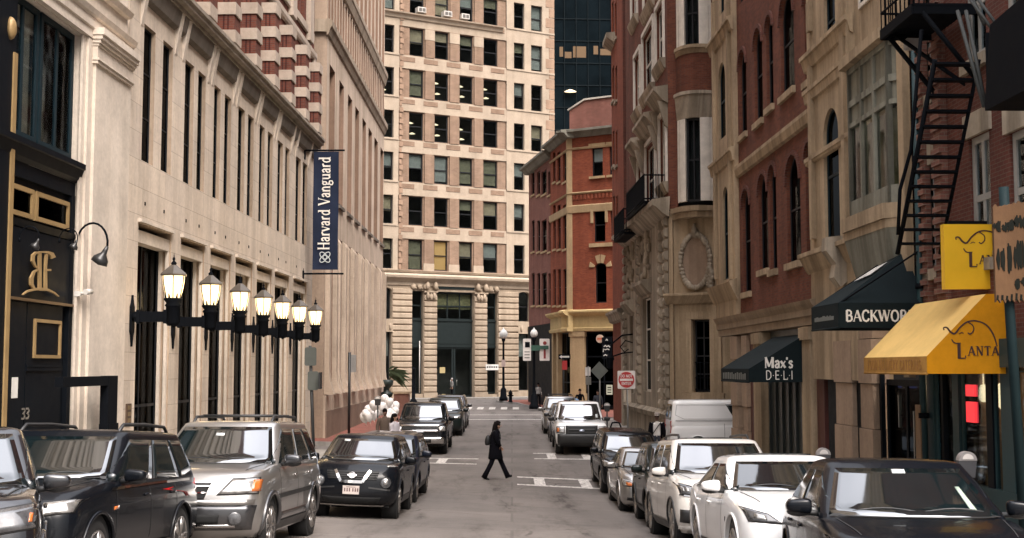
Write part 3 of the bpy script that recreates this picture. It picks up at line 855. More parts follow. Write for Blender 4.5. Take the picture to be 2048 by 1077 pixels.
# seven wall lamps
M_LAMPGLASS = emit('lit_lamp_glass', (1.0, 0.72, 0.38), 2.3, (0.9, 0.7, 0.45))
M_CAPL = plain('weathered_lamp_cap', (0.10, 0.085, 0.07), 0.45, metal=0.4)
LS = [C.S(262, 632), C.S(345, 632), C.S(411, 632), C.S(463.5, 632), C.S(506, 632), C.S(544, 632), C.S(580, 632)]
zarm = C.Z(262, 634)
names = ['first and largest in view of the lit lanterns, nearest the black shopfront', 'lit lantern between the first and second ground windows of the cream building', 'third lit lantern from the black shopfront along the cream wall', 'lit lantern in the middle of the row of seven', 'third lit lantern from the tan building end of the row', 'second lit lantern from the tan building end of the row', 'last and smallest lit lantern beside the hanging blue banner']
AL = 0.93
proto = None
for i, s in enumerate(LS):
    P = C.P(s, 0.0, zarm)
    if proto is None:
        r = empty('wall_lamp', P, math.atan2(C.d.y, C.d.x)); proto = r
        mb = MB(); mb.prism([(-0.11, -0.32), (-0.05, -0.42), (0, -0.66), (0.05, -0.42), (0.11, -0.32), (0.11, 0.22), (0.05, 0.3), (0, 0.48), (-0.05, 0.3), (-0.11, 0.22)], -0.05, 0.0)
        mb.lathe([(0.13, -0.16), (0.1, -0.1), (0.1, -0.05)], (0, 0, 0), 10, axis='y'); mb.build('wall_plate', M_IRON, r)
        mb = MB(); mb.box(-0.09, 0.09, -AL, -0.1, -0.115, 0.115); mb.box(-0.12, 0.12, -AL + 0.1, -AL + 0.18, -0.15, 0.15); mb.box(-0.12, 0.12, -0.22, -0.15, -0.15, 0.15)
        mb.tube([(0, -AL - 0.02, -0.24), (0, -AL - 0.02, -0.14), (0, -AL - 0.02, -0.05)], [0.02, 0.09, 0.12], 8); mb.build('arm', M_IRON, r)
        mb = MB(); cz = (0, -AL, 0)
        mb.lathe([(0.12, -0.2), (0.16, -0.12), (0.16, 0.22), (0.19, 0.25), (0.15, 0.3), (0.21, 0.38), (0.21, 0.41)], cz, 8); mb.build('socket', M_IRON, r)
        mb = MB(); mb.lathe([(0.16, 0.41), (0.2, 0.56), (0.235, 0.74), (0.25, 0.9)], cz, 12); g = mb.build('glass', M_LAMPGLASS, r)
        mb = MB()
        for k in range(6):
            a = 0.26 + k * math.pi / 3; c, sn = math.cos(a), math.sin(a)
            mb.tube([(c * 0.165, -AL + sn * 0.165, 0.40), (c * 0.242, -AL + sn * 0.242, 0.74), (c * 0.258, -AL + sn * 0.258, 0.92)], 0.012, 5)
            a2 = a + math.pi / 6; c, sn = math.cos(a2), math.sin(a2)
            mb.tube([(c * 0.15, -AL + sn * 0.15, 0.40), (c * 0.165, -AL + sn * 0.165, 0.52), (c * 0.19, -AL + sn * 0.19, 0.66)], [0.03, 0.02, 0.006], 5)
        mb.build('cage', M_IRON, r)
        mb = MB(); mb.lathe([(0.31, 0.90), (0.325, 0.93), (0.30, 0.96), (0.1, 1.12), (0.06, 1.15)], cz, 6, smooth=False, a0=0.26)
        cp = mb.build('cap', M_CAPL, r)
        mb = MB(); mb.lathe([(0.05, 1.14), (0.065, 1.19), (0.02, 1.24), (0.035, 1.28), (0.012, 1.33), (0.0, 1.44)], cz, 8); mb.build('finial', M_IRON, cp)
    else:
        r = copy_tree(proto); r.location = P
    tag(r, names[i], 'lamp', 'lit wall lamps along the cream building')
    pl = bpy.data.lights.new('lamp_light', 'POINT'); pl.energy = 22; pl.color = (1.0, 0.72, 0.38); pl.shadow_soft_size = 0.28
    lo = bpy.data.objects.new('lamp_light', pl); COL.objects.link(lo); lo.parent = r; lo.location = (0, -AL - 0.32, 0.62)

# ------------------------------------------------------------------ tan stone building past the side street
T = Fac((-8.12, 54), (6 / 2500, 1), 0.0, 'tan_building', 'tall tan stone building with deep vertical window slots and fluted base')
sT = T.S(766, 500)
z1t, z1b = T.Z(657.5, 125), T.Z(678, 412)
z2t, z2b = T.Z(692, 489), T.Z(690, 775)
zs1, zs2 = T.Z(648.5, 59), T.Z(650, 31)
zq = T.Z(696, 4)
UP = [(657.5, 668.5), (677.5, 686.5), (695, 703.5), (710, 717.6), (724.6, 731.6), (736.7, 743.7), (748.7, 755.5)]
ups = [(T.S(a, 300), T.S(b, 300)) for a, b in UP]
ups.append((ups[-1][0] + 3.3, ups[-1][1] + 3.3))
mb = MB()
zbase = T.Z(690, 800)
lows = [(T.S(b, 640), T.S(a, 640)) for a, b in ()]
lows = []
for a, b in ups: lows.append((a, b))
ext = [(a - 1.35, a - 0.25) for a, b in ups]
opsT = [(a, b, z1b, z1t) for a, b in ups] + [(a, b, z2b, z2t) for a, b in lows]
nf = 26; wd = sT / nf
opsT += [(i * wd + 0.18, i * wd + wd - 0.12, zs2 + 0.15, zq - 0.4) for i in range(nf)]
opsT += [(i * wd * 2 + 0.4, i * wd * 2 + wd * 2 - 0.3, zq + 0.7, zq + 9) for i in range(nf // 2)]
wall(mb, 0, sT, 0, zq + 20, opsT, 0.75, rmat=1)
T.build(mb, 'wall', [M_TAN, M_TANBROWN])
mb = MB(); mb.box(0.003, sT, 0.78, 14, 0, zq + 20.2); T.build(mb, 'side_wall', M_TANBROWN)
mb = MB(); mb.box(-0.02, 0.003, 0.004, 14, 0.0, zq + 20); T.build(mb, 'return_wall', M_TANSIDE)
mb = MB()                                  # projecting fins at the ground storey with flared feet
for a, b in lows:
    for (p, q) in ((b + 0.02, b + 0.5), (a - 0.5, a - 0.02)):
        zf = z2b - 0.1
        mb.prism([(0.0, zf - 0.1), (-0.42, zf - 0.1), (-0.34, zf + 0.12), (-0.24, zf + 0.45), (-0.2, zf + 0.9), (-0.2, z2t - 0.3), (-0.1, z2t - 0.1), (0.0, z2t)], p, q, axes='yz')
mb.box(0, sT, -0.1, 0, 0, z2b - 0.25)
T.build(mb, 'fluted_pier', M_TAN)
mb = MB(); mb.box(0, sT, -0.16, -0.1, 0, z2b - 0.9); T.build(mb, 'plinth', stone('brown_granite', (0.25, 0.18, 0.135), streak=0.4))
mb = MB()
mb.profile([(0, zs1 - 0.05), (-0.08, zs1), (-0.16, zs1 + 0.25), (-0.24, zs1 + 0.35), (-0.25, zs2 - 0.05), (0, zs2 + 0.05)], -0.2, sT)
mb.profile([(0, zq - 0.35), (-0.08, zq - 0.3), (-0.18, zq + 0.1), (-0.22, zq + 0.15), (-0.22, zq + 0.45), (0, zq + 0.55)], -0.15, sT)
mb.box(-0.2, 0.004, 0.0, 0.6, zs1 + 0.1, zs2)
T.build(mb, 'cornice', stone('weathered_cornice', (0.36, 0.29, 0.22), streak=0.75))
for a, b in ups: window(T.root, a, b, z1b, z1t, 0.66, M_DARKFRAME, M_DARKGLASS, bars=(1, 4), fr=0.08)
for a, b in lows: window(T.root, a, b, z2b, z2t, 0.66, M_DARKFRAME, M_DARKGLASS, bars=(1, 4), fr=0.08)
mb = MB()
for a, b in ups: mb.box(a, b, 0.02, 0.5, z1b - 0.001, z1b + 0.14); mb.box(a - 0.05, b + 0.05, -0.12, 0.02, z1b - 0.14, z1b - 0.001)
T.build(mb, 'sill', M_SOOT)
# ------------------------------------------------------------------ pale office building closing the street
M_PALE = stone('pale_terracotta', (0.39, 0.315, 0.24), streak=0.3, dark=0.75)
M_BUFF = brick('buff_brick', (0.25, 0.165, 0.115), (0.205, 0.135, 0.092), (0.3, 0.24, 0.19), w=0.3, h=0.1)
M_RUST = stone('rusticated_stone', (0.39, 0.31, 0.23), streak=0.45, dark=0.65)
M_BLINDS = [plain('tan_blind', (0.30, 0.23, 0.15), 0.9), plain('grey_blind', (0.24, 0.235, 0.215), 0.9), plain('olive_blind', (0.16, 0.14, 0.09), 0.9)]
M_WARMROOM = emit('warm_lit_blind', (0.75, 0.34, 0.08), 0.22, (0.5, 0.3, 0.12))
M_CEILLAMP = emit('office_lamp', (1.0, 0.80, 0.52), 1.6)
W = Fac((-11.66, 104.5), (1.8, 1), CAMZ - 2.7, 'office_building', 'pale office tower with buff brick bays closing the end of the street')
sW = W.S(1109, 300)
rowpx = [(-29, 25), (55, 110), (139, 194), (224, 279), (307, 363.5), (392.6, 450), (479, 539)]
rows = [(W.Z(819, b), W.Z(819, a)) for a, b in rowpx]
rows.insert(0, (rows[0][0] + 3.6, rows[0][1] + 3.6))
cols = [(760, 787), (819, 847), (870, 897), (920, 946), (968, 996), (1028, 1049), (1062.5, 1085)]
cs = [(W.S(a, 300), W.S(b, 300)) for a, b in cols]
zb = W.Z(819, 546)
top = rows[0][1] + 4
Lb, Rb = W.S(797, 300), W.S(1013, 300)
rng = random.Random(3)
mb = MB()
ops = [(a, b, z0, z1) for z0, z1 in rows for (a, b) in (cs[0], cs[5], cs[6])]
wall(mb, 0, Lb, zb, top, ops, 0.35); wall(mb, Rb, sW, zb, top, ops, 0.35)
mb.box(0, sW, 10, 10.2, 0, top)
# spandrel bands across the brick bay
for i, (z0, z1) in enumerate(rows):
    lo = rows[i + 1][1] if i + 1 < len(rows) else zb
    mb.box(Lb, Rb, 0.02, 0.4, lo + 0.06, z0 - 0.06)
    mb.box(0, Lb - 0.002, -0.07, 0.0, z0 - 0.16, z0); mb.box(Rb + 0.002, sW, -0.07, 0.0, z0 - 0.16, z0)
mb.box(Lb, Rb, 0.02, 0.4, rows[0][1] + 0.06, top)
W.build(mb, 'wall', M_PALE)
mb = MB()
ops = [(a, b, z0, z1) for z0, z1 in rows for (a, b) in cs[1:5]]
wall(mb, Lb, Rb, zb, top, ops, 0.3, y=0.12)
pb = MB()
for i, (z0, z1) in enumerate(rows):
    lo = rows[i + 1][1] if i + 1 < len(rows) else None
    if lo is not None:
        m = (lo + z0) / 2; x = Lb + 0.15
        k = 0
        while x < Rb - 0.9:
            w = 1.35
            mb.box(x, min(x + w, Rb - 0.1), -0.01, 0.02, m + 0.02, m + 0.42) ; x += 2.2
    # brick piers stand a little forward between the windows
    for (a, b), (c, d) in zip(cs[1:4], cs[2:5]):
        mb.box(b + 0.12, c - 0.12, -0.03, 0.12, z0 - 0.05, z1 + 0.05)
        if i == 2: pb.box(b + 0.08, c - 0.08, -0.06, 0.12, z1 - 0.9, z1)
        if i == len(rows) - 1: pb.box(b + 0.05, c - 0.05, -0.06, 0.12, z0 - 0.1, z0 + 0.55)
W.build(mb, 'brick_bay', M_BUFF); W.build(pb, 'pier_cap', M_PALE)
# quoins on the right edge
mb = MB()
q0 = W.S(1092, 300); z = zb + 0.3; k = 0
while z < top:
    mb.box(q0 + (0.35 if k % 2 else 0), sW, -0.03, 0.0, z, z + 0.85); z += 0.95; k += 1
q1 = W.S(803, 300); z = zb + 0.3
while z < top:
    mb.box(q1 + (0.14 if k % 2 else 0), Lb + 0.06, -0.04, 0.0, z, z + 0.4); z += 0.5; k += 1
W.build(mb, 'quoin', stone('buff_quoin', (0.32, 0.215, 0.15), streak=0.3))
mb = MB(); mb.box(sW - 0.004, sW, 0.4, 12, 0, top); mb.box(0, sW, 0.4, 12, top, top + 0.2); W.build(mb, 'side_wall', M_PALE)
mb = MB(); mb.box(0.1, sW - 0.1, 2.2, 2.3, 0, top); W.build(mb, 'interior_wall', plain('office_interior', (0.06, 0.055, 0.048), 0.9, var=0.6, scale=0.6))
mb = MB()
for z0, z1 in rows: mb.box(0.1, sW - 0.1, 0.6, 2.2, z1 + 0.2, z1 + 0.35)
W.build(mb, 'floor_slab', M_INT)
# sill cornice below the top row
zc = rows[1][0] - 0.15
mb = MB(); mb.profile([(0.02, zc - 0.5), (-0.12, zc - 0.45), (-0.2, zc - 0.2), (-0.42, zc - 0.1), (-0.45, zc), (0.02, zc + 0.05)], 0.0, W.S(1004, 60))
mb.profile([(0.0, zb - 0.02), (-0.25, zb + 0.0), (-0.35, zb + 0.18), (0, zb + 0.22)], 0, sW)
zen = W.Z(819, 571)
mb.profile([(0.0, zen), (-0.12, zen), (-0.12, zen + 0.25), (-0.3, zen + 0.45), (-0.62, zen + 0.62), (-0.66, zb - 0.25), (-0.5, zb - 0.1), (0.0, zb - 0.03)], -0.3, sW)
W.build(mb, 'cornice', M_PALE)
for ri, (z0, z1) in enumerate(rows):
    for ci, (a, b) in enumerate(cs):
        bl = None; bm = None
        q = rng.random()
        if q < 0.78: bl = rng.choice((0.45, 0.5, 0.55, 0.35, 0.9)); bm = rng.choice(M_BLINDS)
        if (ri, ci) in ((7, 2), (7, 1)): bl = 0.97; bm = M_WARMROOM if ci == 2 else M_BLINDS[2]
        if ri in (3, 4) and ci in (0, 1, 2, 3, 4) and (ri, ci) != (3, 1): bl = None
        w = window(W.root, a, b, z0, z1, 0.26, M_DARKFRAME, M_GLASS, bars=(1, 2), fr=0.09, blind=bl, bmat=bm)
        if ri in (3, 4) and ci in (0, 1, 2, 3, 4) and (ri, ci) not in ((3, 1), (4, 4)):
            for k in range(2):
                mb = MB(); wd = b - a; mb.lathe([(0.0, 0.12), (0.05, 0.11), (0.30, 0.0), (0.0, -0.03)], (wd * (0.35 + 0.35 * k), 0.7 + k * 0.6, (z1 - z0) * (0.62 - 0.28 * k) + rng.uniform(-0.1, 0.2)), 10)
                mb.build('ceiling_lamp', M_CEILLAMP, w)
# three window air conditioners
M_AC = plain('grey_white_metal', (0.5, 0.47, 0.43), 0.5)
M_ACG = plain('dark_grille', (0.1, 0.09, 0.08), 0.6)
for nm, px in (('leftmost', 841), ('middle', 893), ('rightmost', 928)):
    u, v = W.uv(px, 27 + (px - 841) * 0.15)
    o = empty('air_conditioner', W.P(u, 0.2, v), math.atan2(W.d.y, W.d.x), nm + ' of three grey window air conditioners high on the office tower', 'air conditioner', 'window air conditioners')
    mb = MB(); mb.box(-0.38, 0.38, -0.55, 0.1, 0, 0.46); mb.box(-0.4, 0.4, -0.57, -0.5, 0.0, 0.03); mb.build('casing', M_AC, o)
    mb = MB(); [mb.box(-0.3 + k * 0.34, -0.02 + k * 0.34, -0.562, -0.55, 0.08, 0.38) for k in range(2)]; mb.build('grille', M_ACG, o)
# rusticated two-storey base
gops = [(762, 783), (823.6, 846.7), (873.7, 948), (974, 995), (1037, 1060)]
g = [(W.S(a, 680), W.S(b, 680)) for a, b in gops]
zl = W.Z(835, 582); z_0 = W.Z(880, 790)
z_mid0, z_mid1 = W.Z(770, 664), W.Z(770, 638)
zarch = W.Z(770, 575)
base_ops = [(g[0][0], g[0][1], z_mid1, zarch, 0.25), (g[0][0], g[0][1], 0.6, z_mid0), (g[1][0], g[1][1], 0.4, zl), (g[2][0], g[2][1], 0.05, zl), (g[3][0], g[3][1], 0.3, zl), (g[4][0], g[4][1], z_mid1, zarch, 0.25), (g[4][0], g[4][1], 0.6, z_mid0)]
mb = MB(); wall(mb, 0, sW, 0, zb, base_ops, 0.6); W.build(mb, 'base_wall', M_RUST)
mb = MB()
course = 0.52; z = 0.55
piers = [(g[0][1] + 0.05, g[1][0] - 0.04), (g[1][1] + 0.04, g[2][0] - 0.04), (g[2][1] + 0.04, g[3][0] - 0.04), (g[3][1] + 0.04, g[4][0] - 0.05), (0.0, g[0][0] - 0.05), (g[4][1] + 0.05, sW)]
ztop = zl + 0.35
while z + course < ztop + 0.5:
    for i, (a, b) in enumerate(piers):
        if z + course > (zl - 0.25 if i in (1, 2) else ztop + 0.3): continue
        mb.prism([(-0.0, z), (-0.10, z + 0.03), (-0.13, z + 0.09), (-0.13, z + course - 0.13), (-0.10, z + course - 0.08), (0.0, z + course - 0.06)], a, b, axes='yz')
    z += course
for a, b in piers: mb.box(a - 0.04, b + 0.04, -0.2, 0, 0, 0.5)
W.build(mb, 'rusticated_pier', M_RUST)
mb = MB()                                   # carved capitals and brackets
for a, b in piers[1:3]:
    m = (a + b) / 2
    mb.box(a - 0.05, b + 0.05, -0.22, 0, zl - 0.12, zl + 0.02)
    for dx in (-0.3, 0, 0.3): mb.ell((m + dx, -0.2, zl - 0.5 + abs(dx) * 0.3), (0.17, 0.14, 0.3), 8, 6)
    mb.ell((m - 0.38, -0.28, zl + 0.45), (0.2, 0.2, 0.36), 10, 8); mb.ell((m + 0.38, -0.28, zl + 0.45), (0.2, 0.2, 0.36), 10, 8)
for px in (826, 838, 980, 992, 850, 870, 955, 972):
    u = W.S(px, 560); mb.ell((u, -0.14, zl + 0.35), (0.26, 0.16, 0.26), 8, 6); mb.ell((u + 0.2, -0.1, zl + 0.22), (0.13, 0.1, 0.1), 8, 6)
for (a, b) in (g[0], g[4]):
    mb.box(a - 0.1, b + 0.1, -0.12, 0.02, z_mid0, z_mid1)
    for k in (0.2, 0.8): mb.ell((a + (b - a) * k, -0.16, (z_mid0 + z_mid1) / 2 - 0.1), (0.12, 0.1, 0.3), 8, 6)
W.build(mb, 'carving', M_RUST)
M_BRONZE = plain('bronze_green_metal', (0.012, 0.018, 0.018), 0.5, spec=0.2)
mb = MB()
a, b = g[2]; mb.box(a, b, -0.05, 0.25, zl + 0.2, zl + 0.85); W.build(mb, 'sign_panel', M_BRONZE)
zt0 = W.Z(905, 640); zt1 = W.Z(905, 695)
for k, (a, b) in enumerate(g[1:4]):
    big = k == 1
    w = window(W.root, a, b, zt0, zl - 0.05, 0.42, M_BRONZE, M_GLASS, bars=(3 if big else 1, 2), fr=0.12, blind=0.6 if big else None, bmat=plain('olive_curtain', (0.17, 0.15, 0.075), 0.9, var=0.5, scale=5))
    mb = MB(); mb.box(a, b, 0.36, 0.5, zt1, zt0); mb.box(a, b, 0.28, 0.36, zt0 - 0.12, zt0); mb.box(a, b, 0.3, 0.36, zt1, zt1 + 0.1)
    mb.box(a + 0.15, b - 0.15, 0.33, 0.36, zt1 + 0.3, zt0 - 0.3); W.build(mb, 'metal_spandrel', M_BRONZE)
    if big:
        m = (a + b) / 2
        for (p, q) in ((a, m - 0.02), (m + 0.02, b)):
            d = window(W.root, p, q, 0.08, zt1, 0.4, M_BRONZE, M_GLASS, bars=(1, 1), fr=0.16); d.name = 'door'
            hb = MB(); hb.tube([(0.28 if p > a else q - p - 0.28, -0.06, 1.0), (0.28 if p > a else q - p - 0.28, -0.06, 1.5)], 0.02, 6); hb.build('handle', plain('steel', (0.4, 0.4, 0.38), 0.3, metal=1), d)
    else: window(W.root, a, b, 0.4, zt1, 0.42, M_BRONZE, M_GLASS, bars=(1, 1), fr=0.1)
mb = MB(); u, v = W.uv(885, 742, 0.35); mb.box(u - 0.25, u + 0.25, 0.36, 0.38, v - 0.2, v + 0.3); W.build(mb, 'door_notice', plain('yellowed_paper', (0.42, 0.33, 0.16), 0.8))
for (a, b) in (g[0], g[4]):
    window(W.root, a, b, z_mid1, zarch, 0.42, M_DARKFRAME, M_GLASS, bars=(1, 2), fr=0.09, rise=0.25)
    window(W.root, a, b, 0.6, z_mid0, 0.42, M_DARKFRAME, M_GLASS, bars=(1, 1), fr=0.09, blind=0.4, bmat=M_BLINDS[1])
mb = MB(); u, v = W.uv(981, 735, -0.1); mb.box(u - 0.5, u + 0.75, -0.18, -0.14, v - 0.25, v + 0.25); sg = W.build(mb, 'hanging_sign', plain('white_sign', (0.62, 0.6, 0.56), 0.5))
mb = MB(); [mb.box(u - 0.4 + k * 0.22, u - 0.26 + k * 0.22, -0.186, -0.18, v - 0.05, v + 0.08) for k in range(5)]; mb.build('sign_lettering', M_IRON, sg)
mb = MB(); u = W.S(839, 720, 0.3); mb.tube([(u, 0.28, 0.5), (u, 0.28, 4.9)], 0.05, 6); W.build(mb, 'metal_pole', plain('pale_metal', (0.5, 0.48, 0.45), 0.4))

# pavement in front of it
mb = MB()
n = 18
for i in range(n):
    a, b = -6 + (sW + 12) * i / n, -6 + (sW + 12) * (i + 1) / n
    P = [W.P(a, 0.6, 0), W.P(b, 0.6, 0), W.P(b, -3.2, 0), W.P(a, -3.2, 0)]
    z = CAMZ - 2.62
    mb.quad(*[(p.x, p.y, z) for p in P]); mb.quad((P[3].x, P[3].y, z), (P[2].x, P[2].y, z), (P[2].x, P[2].y, z - 0.4), (P[3].x, P[3].y, z - 0.4))
tag(mb.build('pavement', M_PAVE), kind='structure')

# ------------------------------------------------------------------ glass tower behind
M_CURTAINW = plain('dark_curtain_wall_glass', (0.004, 0.007, 0.009), 0.25, spec=0.02, var=0.5, scale=0.25)
M_MULL = plain('dark_mullion', (0.008, 0.012, 0.014), 0.6, spec=0.05)
G = Fac((3.5, 150), (1, 0.06), 0, 'glass_tower', 'dark glass office tower rising behind the red corner building')
mb = MB(); mb.box(0, 16, 0, 12, 0, 64); G.build(mb, 'curtain_wall', M_CURTAINW)
mb = MB()
for k in range(23): mb.box(-0.05, 16.05, -0.09, 0.0, 2 + k * 2.75, 2.12 + k * 2.75)
for k in range(12): mb.box(k * 1.45 - 0.04, k * 1.45 + 0.04, -0.14, -0.0, 0, 64)
G.build(mb, 'mullion_grid', M_MULL)
z0 = G.Z(1165, 120); z1 = G.Z(1165, 92)
M_WARMWIN = emit('warm_office_glow', (0.9, 0.36, 0.06), 0.12, (0.05, 0.03, 0.01))
for (a, b, k0, k1) in ((1119, 1126, .2, .9), (1128, 1143, 0.1, 0.55), (1146, 1172, 0.15, 0.95), (1187, 1196, 0.4, 1.0), (1199, 1222, 0.35, 0.8)):
    mb = MB(); mb.box(G.S(a, 105), G.S(b, 105), -0.02, 0.0, lerp(z0, z1, k0), lerp(z0, z1, k1)); G.build(mb, 'lit_window', M_WARMWIN)
mb = MB(); u, v = G.uv(1140, 185); mb.lathe([(0.0, 0.3), (0.15, 0.25), (0.75, 0.0), (0.0, -0.08)], (u, -0.3, v), 12); G.build(mb, 'round_lamp', M_CEILLAMP)

# ------------------------------------------------------------------ red brick corner building
M_RED = brick('red_brick', (0.27, 0.068, 0.032), (0.19, 0.047, 0.025), (0.17, 0.08, 0.055), stain=0.55)
M_PINKB = brick('faded_pink_brick', (0.22, 0.085, 0.066), (0.175, 0.065, 0.05), (0.22, 0.15, 0.12))
M_YSTONE = stone('yellow_stone', (0.42, 0.30, 0.17), streak=0.4, dark=0.7)
M_OCHRE = stone('ochre_painted_cornice', (0.55, 0.41, 0.20), streak=0.35, dark=0.75)
K = Fac((3.8, 84), (1.65, -1), CAMZ - 3.06, 'corner_building', 'red brick corner building with ochre cornice over a dark corner shop')
zr = K.Z(1137, 268); sK = K.S(1236, 450)
w1 = [(K.S(1183.5, 325), K.S(1205.5, 325)), (K.S(1218.5, 325), K.S(1238, 325))]
w2 = [(K.S(1187.5, 450), K.S(1210.5, 450)), (K.S(1221, 450), K.S(1240, 450))]
w3 = [(K.S(1190, 570), K.S(1213, 570))]
zw1 = (K.Z(1194, 353), K.Z(1194, 296)); zw2 = (K.Z(1198, 484), K.Z(1198, 416)); zw3 = (K.Z(1200, 606), K.Z(1200, 526))
sK2 = sK + 3
zy0, zy1 = K.Z(1170, 660), K.Z(1170, 622)
mb = MB()
ops = [(a, b, *zw1) for a, b in w1] + [(a, b, zw2[0], zw2[1], 0.3) for a, b in w2] + [(a, b, zw3[0], zw3[1], 0.3) for a, b in w3]
wall(mb, 0, sK2, zy1 - 0.1, zr, ops, 0.25); K.build(mb, 'wall', M_RED)
K2 = Fac((1.21, 98.05), (0.184, -1), CAMZ - 3.06, K)
LK = (Vector((3.8, 84)) - Vector((1.21, 98.05))).length
sc2 = K2.S(1101, 450)
zl1 = K2.Z(1080, 322)
ops2 = []
for pa, pb in ((1106, 1111), (1115, 1121), (1126, 1133)):
    for (ya, yb) in ((306, 366), (412, 500), (540, 612)):
        a, b = K2.S(pa, 400), K2.S(pb, 400); ops2.append((a, b, K2.Z(pa, yb), K2.Z(pa, ya)))
ops3 = []
for pa, pb in ((1060, 1066), (1071, 1077), (1080, 1090), (1093, 1098)):
    for (ya, yb) in ((345, 392), (443, 505), (548, 612)):
        a, b = K2.S(pa, 450), K2.S(pb, 450); ops3.append((a, b, K2.Z(pa, yb), K2.Z(pa, ya)))
mb = MB(); wall(mb, sc2, LK, zy1 - 0.1, zr, ops2, 0.2); K2.build(mb, 'wall', M_RED)
mb = MB(); wall(mb, 0, sc2, 0, zl1, ops3, 0.2, y=0.12); mb.box(0, sc2, 0.33, 8, zl1 - 0.1, zl1); K2.build(mb, 'side_wing', M_PINKB)
mb = MB(); mb.box(0.05, sK2, 0.6, 9, 0, zr - 0.05); K.build(mb, 'interior_wall', M_INT)
for (a, b) in w1: window(K.root, a, b, *zw1, 0.16, M_DARKFRAME, M_GLASS, fr=0.08, blind=0.48, bmat=plain('white_blind', (0.6, 0.58, 0.55), 0.8))
for (a, b) in w2: window(K.root, a, b, *zw2, 0.16, M_DARKFRAME, M_DARKGLASS, fr=0.08, rise=0.3)
for (a, b) in w3: window(K.root, a, b, *zw3, 0.16, M_DARKFRAME, M_DARKGLASS, fr=0.08, rise=0.3)
for o in ops2: window(K2, o[0], o[1], o[2], o[3], 0.12, M_DARKFRAME, M_DARKGLASS, fr=0.06)
for o in ops3: window(K2, o[0], o[1], o[2], o[3], 0.24, M_DARKFRAME, M_DARKGLASS, fr=0.06)
def trims(F, s0, s1, zlist, o=0.08):
    mb = MB()
    for za, zb_ in zlist: mb.profile([(0, za), (-o, za + 0.03), (-o - 0.04, zb_ - 0.06), (0, zb_)], s0, s1)
    return mb
zA = [(K.Z(1137, 302), K.Z(1137, 297)), (K.Z(1137, 391), K.Z(1137, 386)), (K.Z(1137, 428), K.Z(1137, 412))]
mb = trims(K, -0.05, sK2, zA)
for (a, b) in w1: mb.box(a - 0.15, b + 0.15, -0.14, 0, zw1[0] - 0.16, zw1[0]); mb.box(a - 0.2, b + 0.2, -0.08, 0.0, zw1[1], zw1[1] + 0.3)
mb.box(w2[0][0] - 0.3, sK2, -0.14, 0, zw2[0] - 0.35, zw2[0] - 0.1)
mb.box(w2[0][0] - 0.2, w2[0][0] - 0.02, -0.09, 0, zw2[1] - 1.0, zw2[1] + 0.3); mb.box(w2[0][1] + 0.02, w2[0][1] + 0.2, -0.09, 0, zw2[1] - 1.0, zw2[1] + 0.3)
a, b = w3[0]
for k in range(6):
    t0, t1 = math.pi * k / 6 + 0.05, math.pi * (k + 1) / 6 - 0.05
    if k in (0, 2, 3, 5):
        c = (a + b) / 2; r0, r1 = (b - a) / 2 + 0.04, (b - a) / 2 + 0.42
        zz = zw3[1] - 0.3
        mb.prism([(c + r0 * math.cos(t0), zz + r0 * math.sin(t0) * 0.6), (c + r1 * math.cos(t0), zz + r1 * math.sin(t0)), (c + r1 * math.cos(t1), zz + r1 * math.sin(t1)), (c + r0 * math.cos(t1), zz + r0 * math.sin(t1) * 0.6)], -0.07, 0.0)
K.build(mb, 'stone_trim', M_YSTONE)
mb = trims(K2, sc2, LK, zA)
mb.box(LK - 0.35, LK + 0.04, -0.05, 0, zy1, zr - 0.3)
for o in ops2: mb.box(o[0] - 0.1, o[1] + 0.1, -0.08, 0, o[2] - 0.14, o[2])
for o in ops3: mb.box(o[0] - 0.1, o[1] + 0.1, 0.04, 0.12, o[2] - 0.14, o[2])
K2.build(mb, 'stone_trim', M_YSTONE)
mb = MB(); mb.box(-0.04, 0.32, -0.05, 0, zy1, zr - 0.3); K.build(mb, 'corner_pilaster', M_YSTONE)
M_ROOFM = stone('grey_green_cornice', (0.20, 0.19, 0.155), streak=0.5)
for F, a, b, zz in ((K, -0.6, sK2, zr), (K2, sc2 - 0.3, LK + 0.6, zr), (K2, -0.2, sc2, zl1)):
    mb = MB(); mb.profile([(0.3, zz - 0.35), (-0.15, zz - 0.33), (-0.4, zz - 0.05), (-0.62, zz), (-0.62, zz + 0.16), (0.5, zz + 0.26)], a, b); F.build(mb, 'roof_cornice', M_ROOFM)
mb = MB()
for k in range(24): mb.box(0.4 + k * 0.28, 0.52 + k * 0.28, -0.1, 0, zA[1][0] - 0.35, zA[1][0] - 0.05)
K.build(mb, 'dentil', M_RED)
# brick chimney block behind the parapet
mb = MB(); a, b = K.S(1139, 230, 1.5), K.S(1236, 230, 1.5); z0 = zr + 0.2; z1 = K.Z(1180, 200, 1.5)
mb.prism([(a, z0), (b, z0), (b, z1 - 0.2), (b - 0.3, z1), (a + 1.2, z1), (a, z1 - 0.6)], 1.5, 4.5)
ch = K.build(mb, 'chimney', M_PINKB)
mb = MB(); mb.ribbon([(a - 0.1, z1 - 0.55), (a + 1.2, z1 + 0.06), (b, z1 + 0.06)], 0.11, 1.4, 3.2); mb.build('coping', stone('pale_coping', (0.5, 0.46, 0.40)), ch)
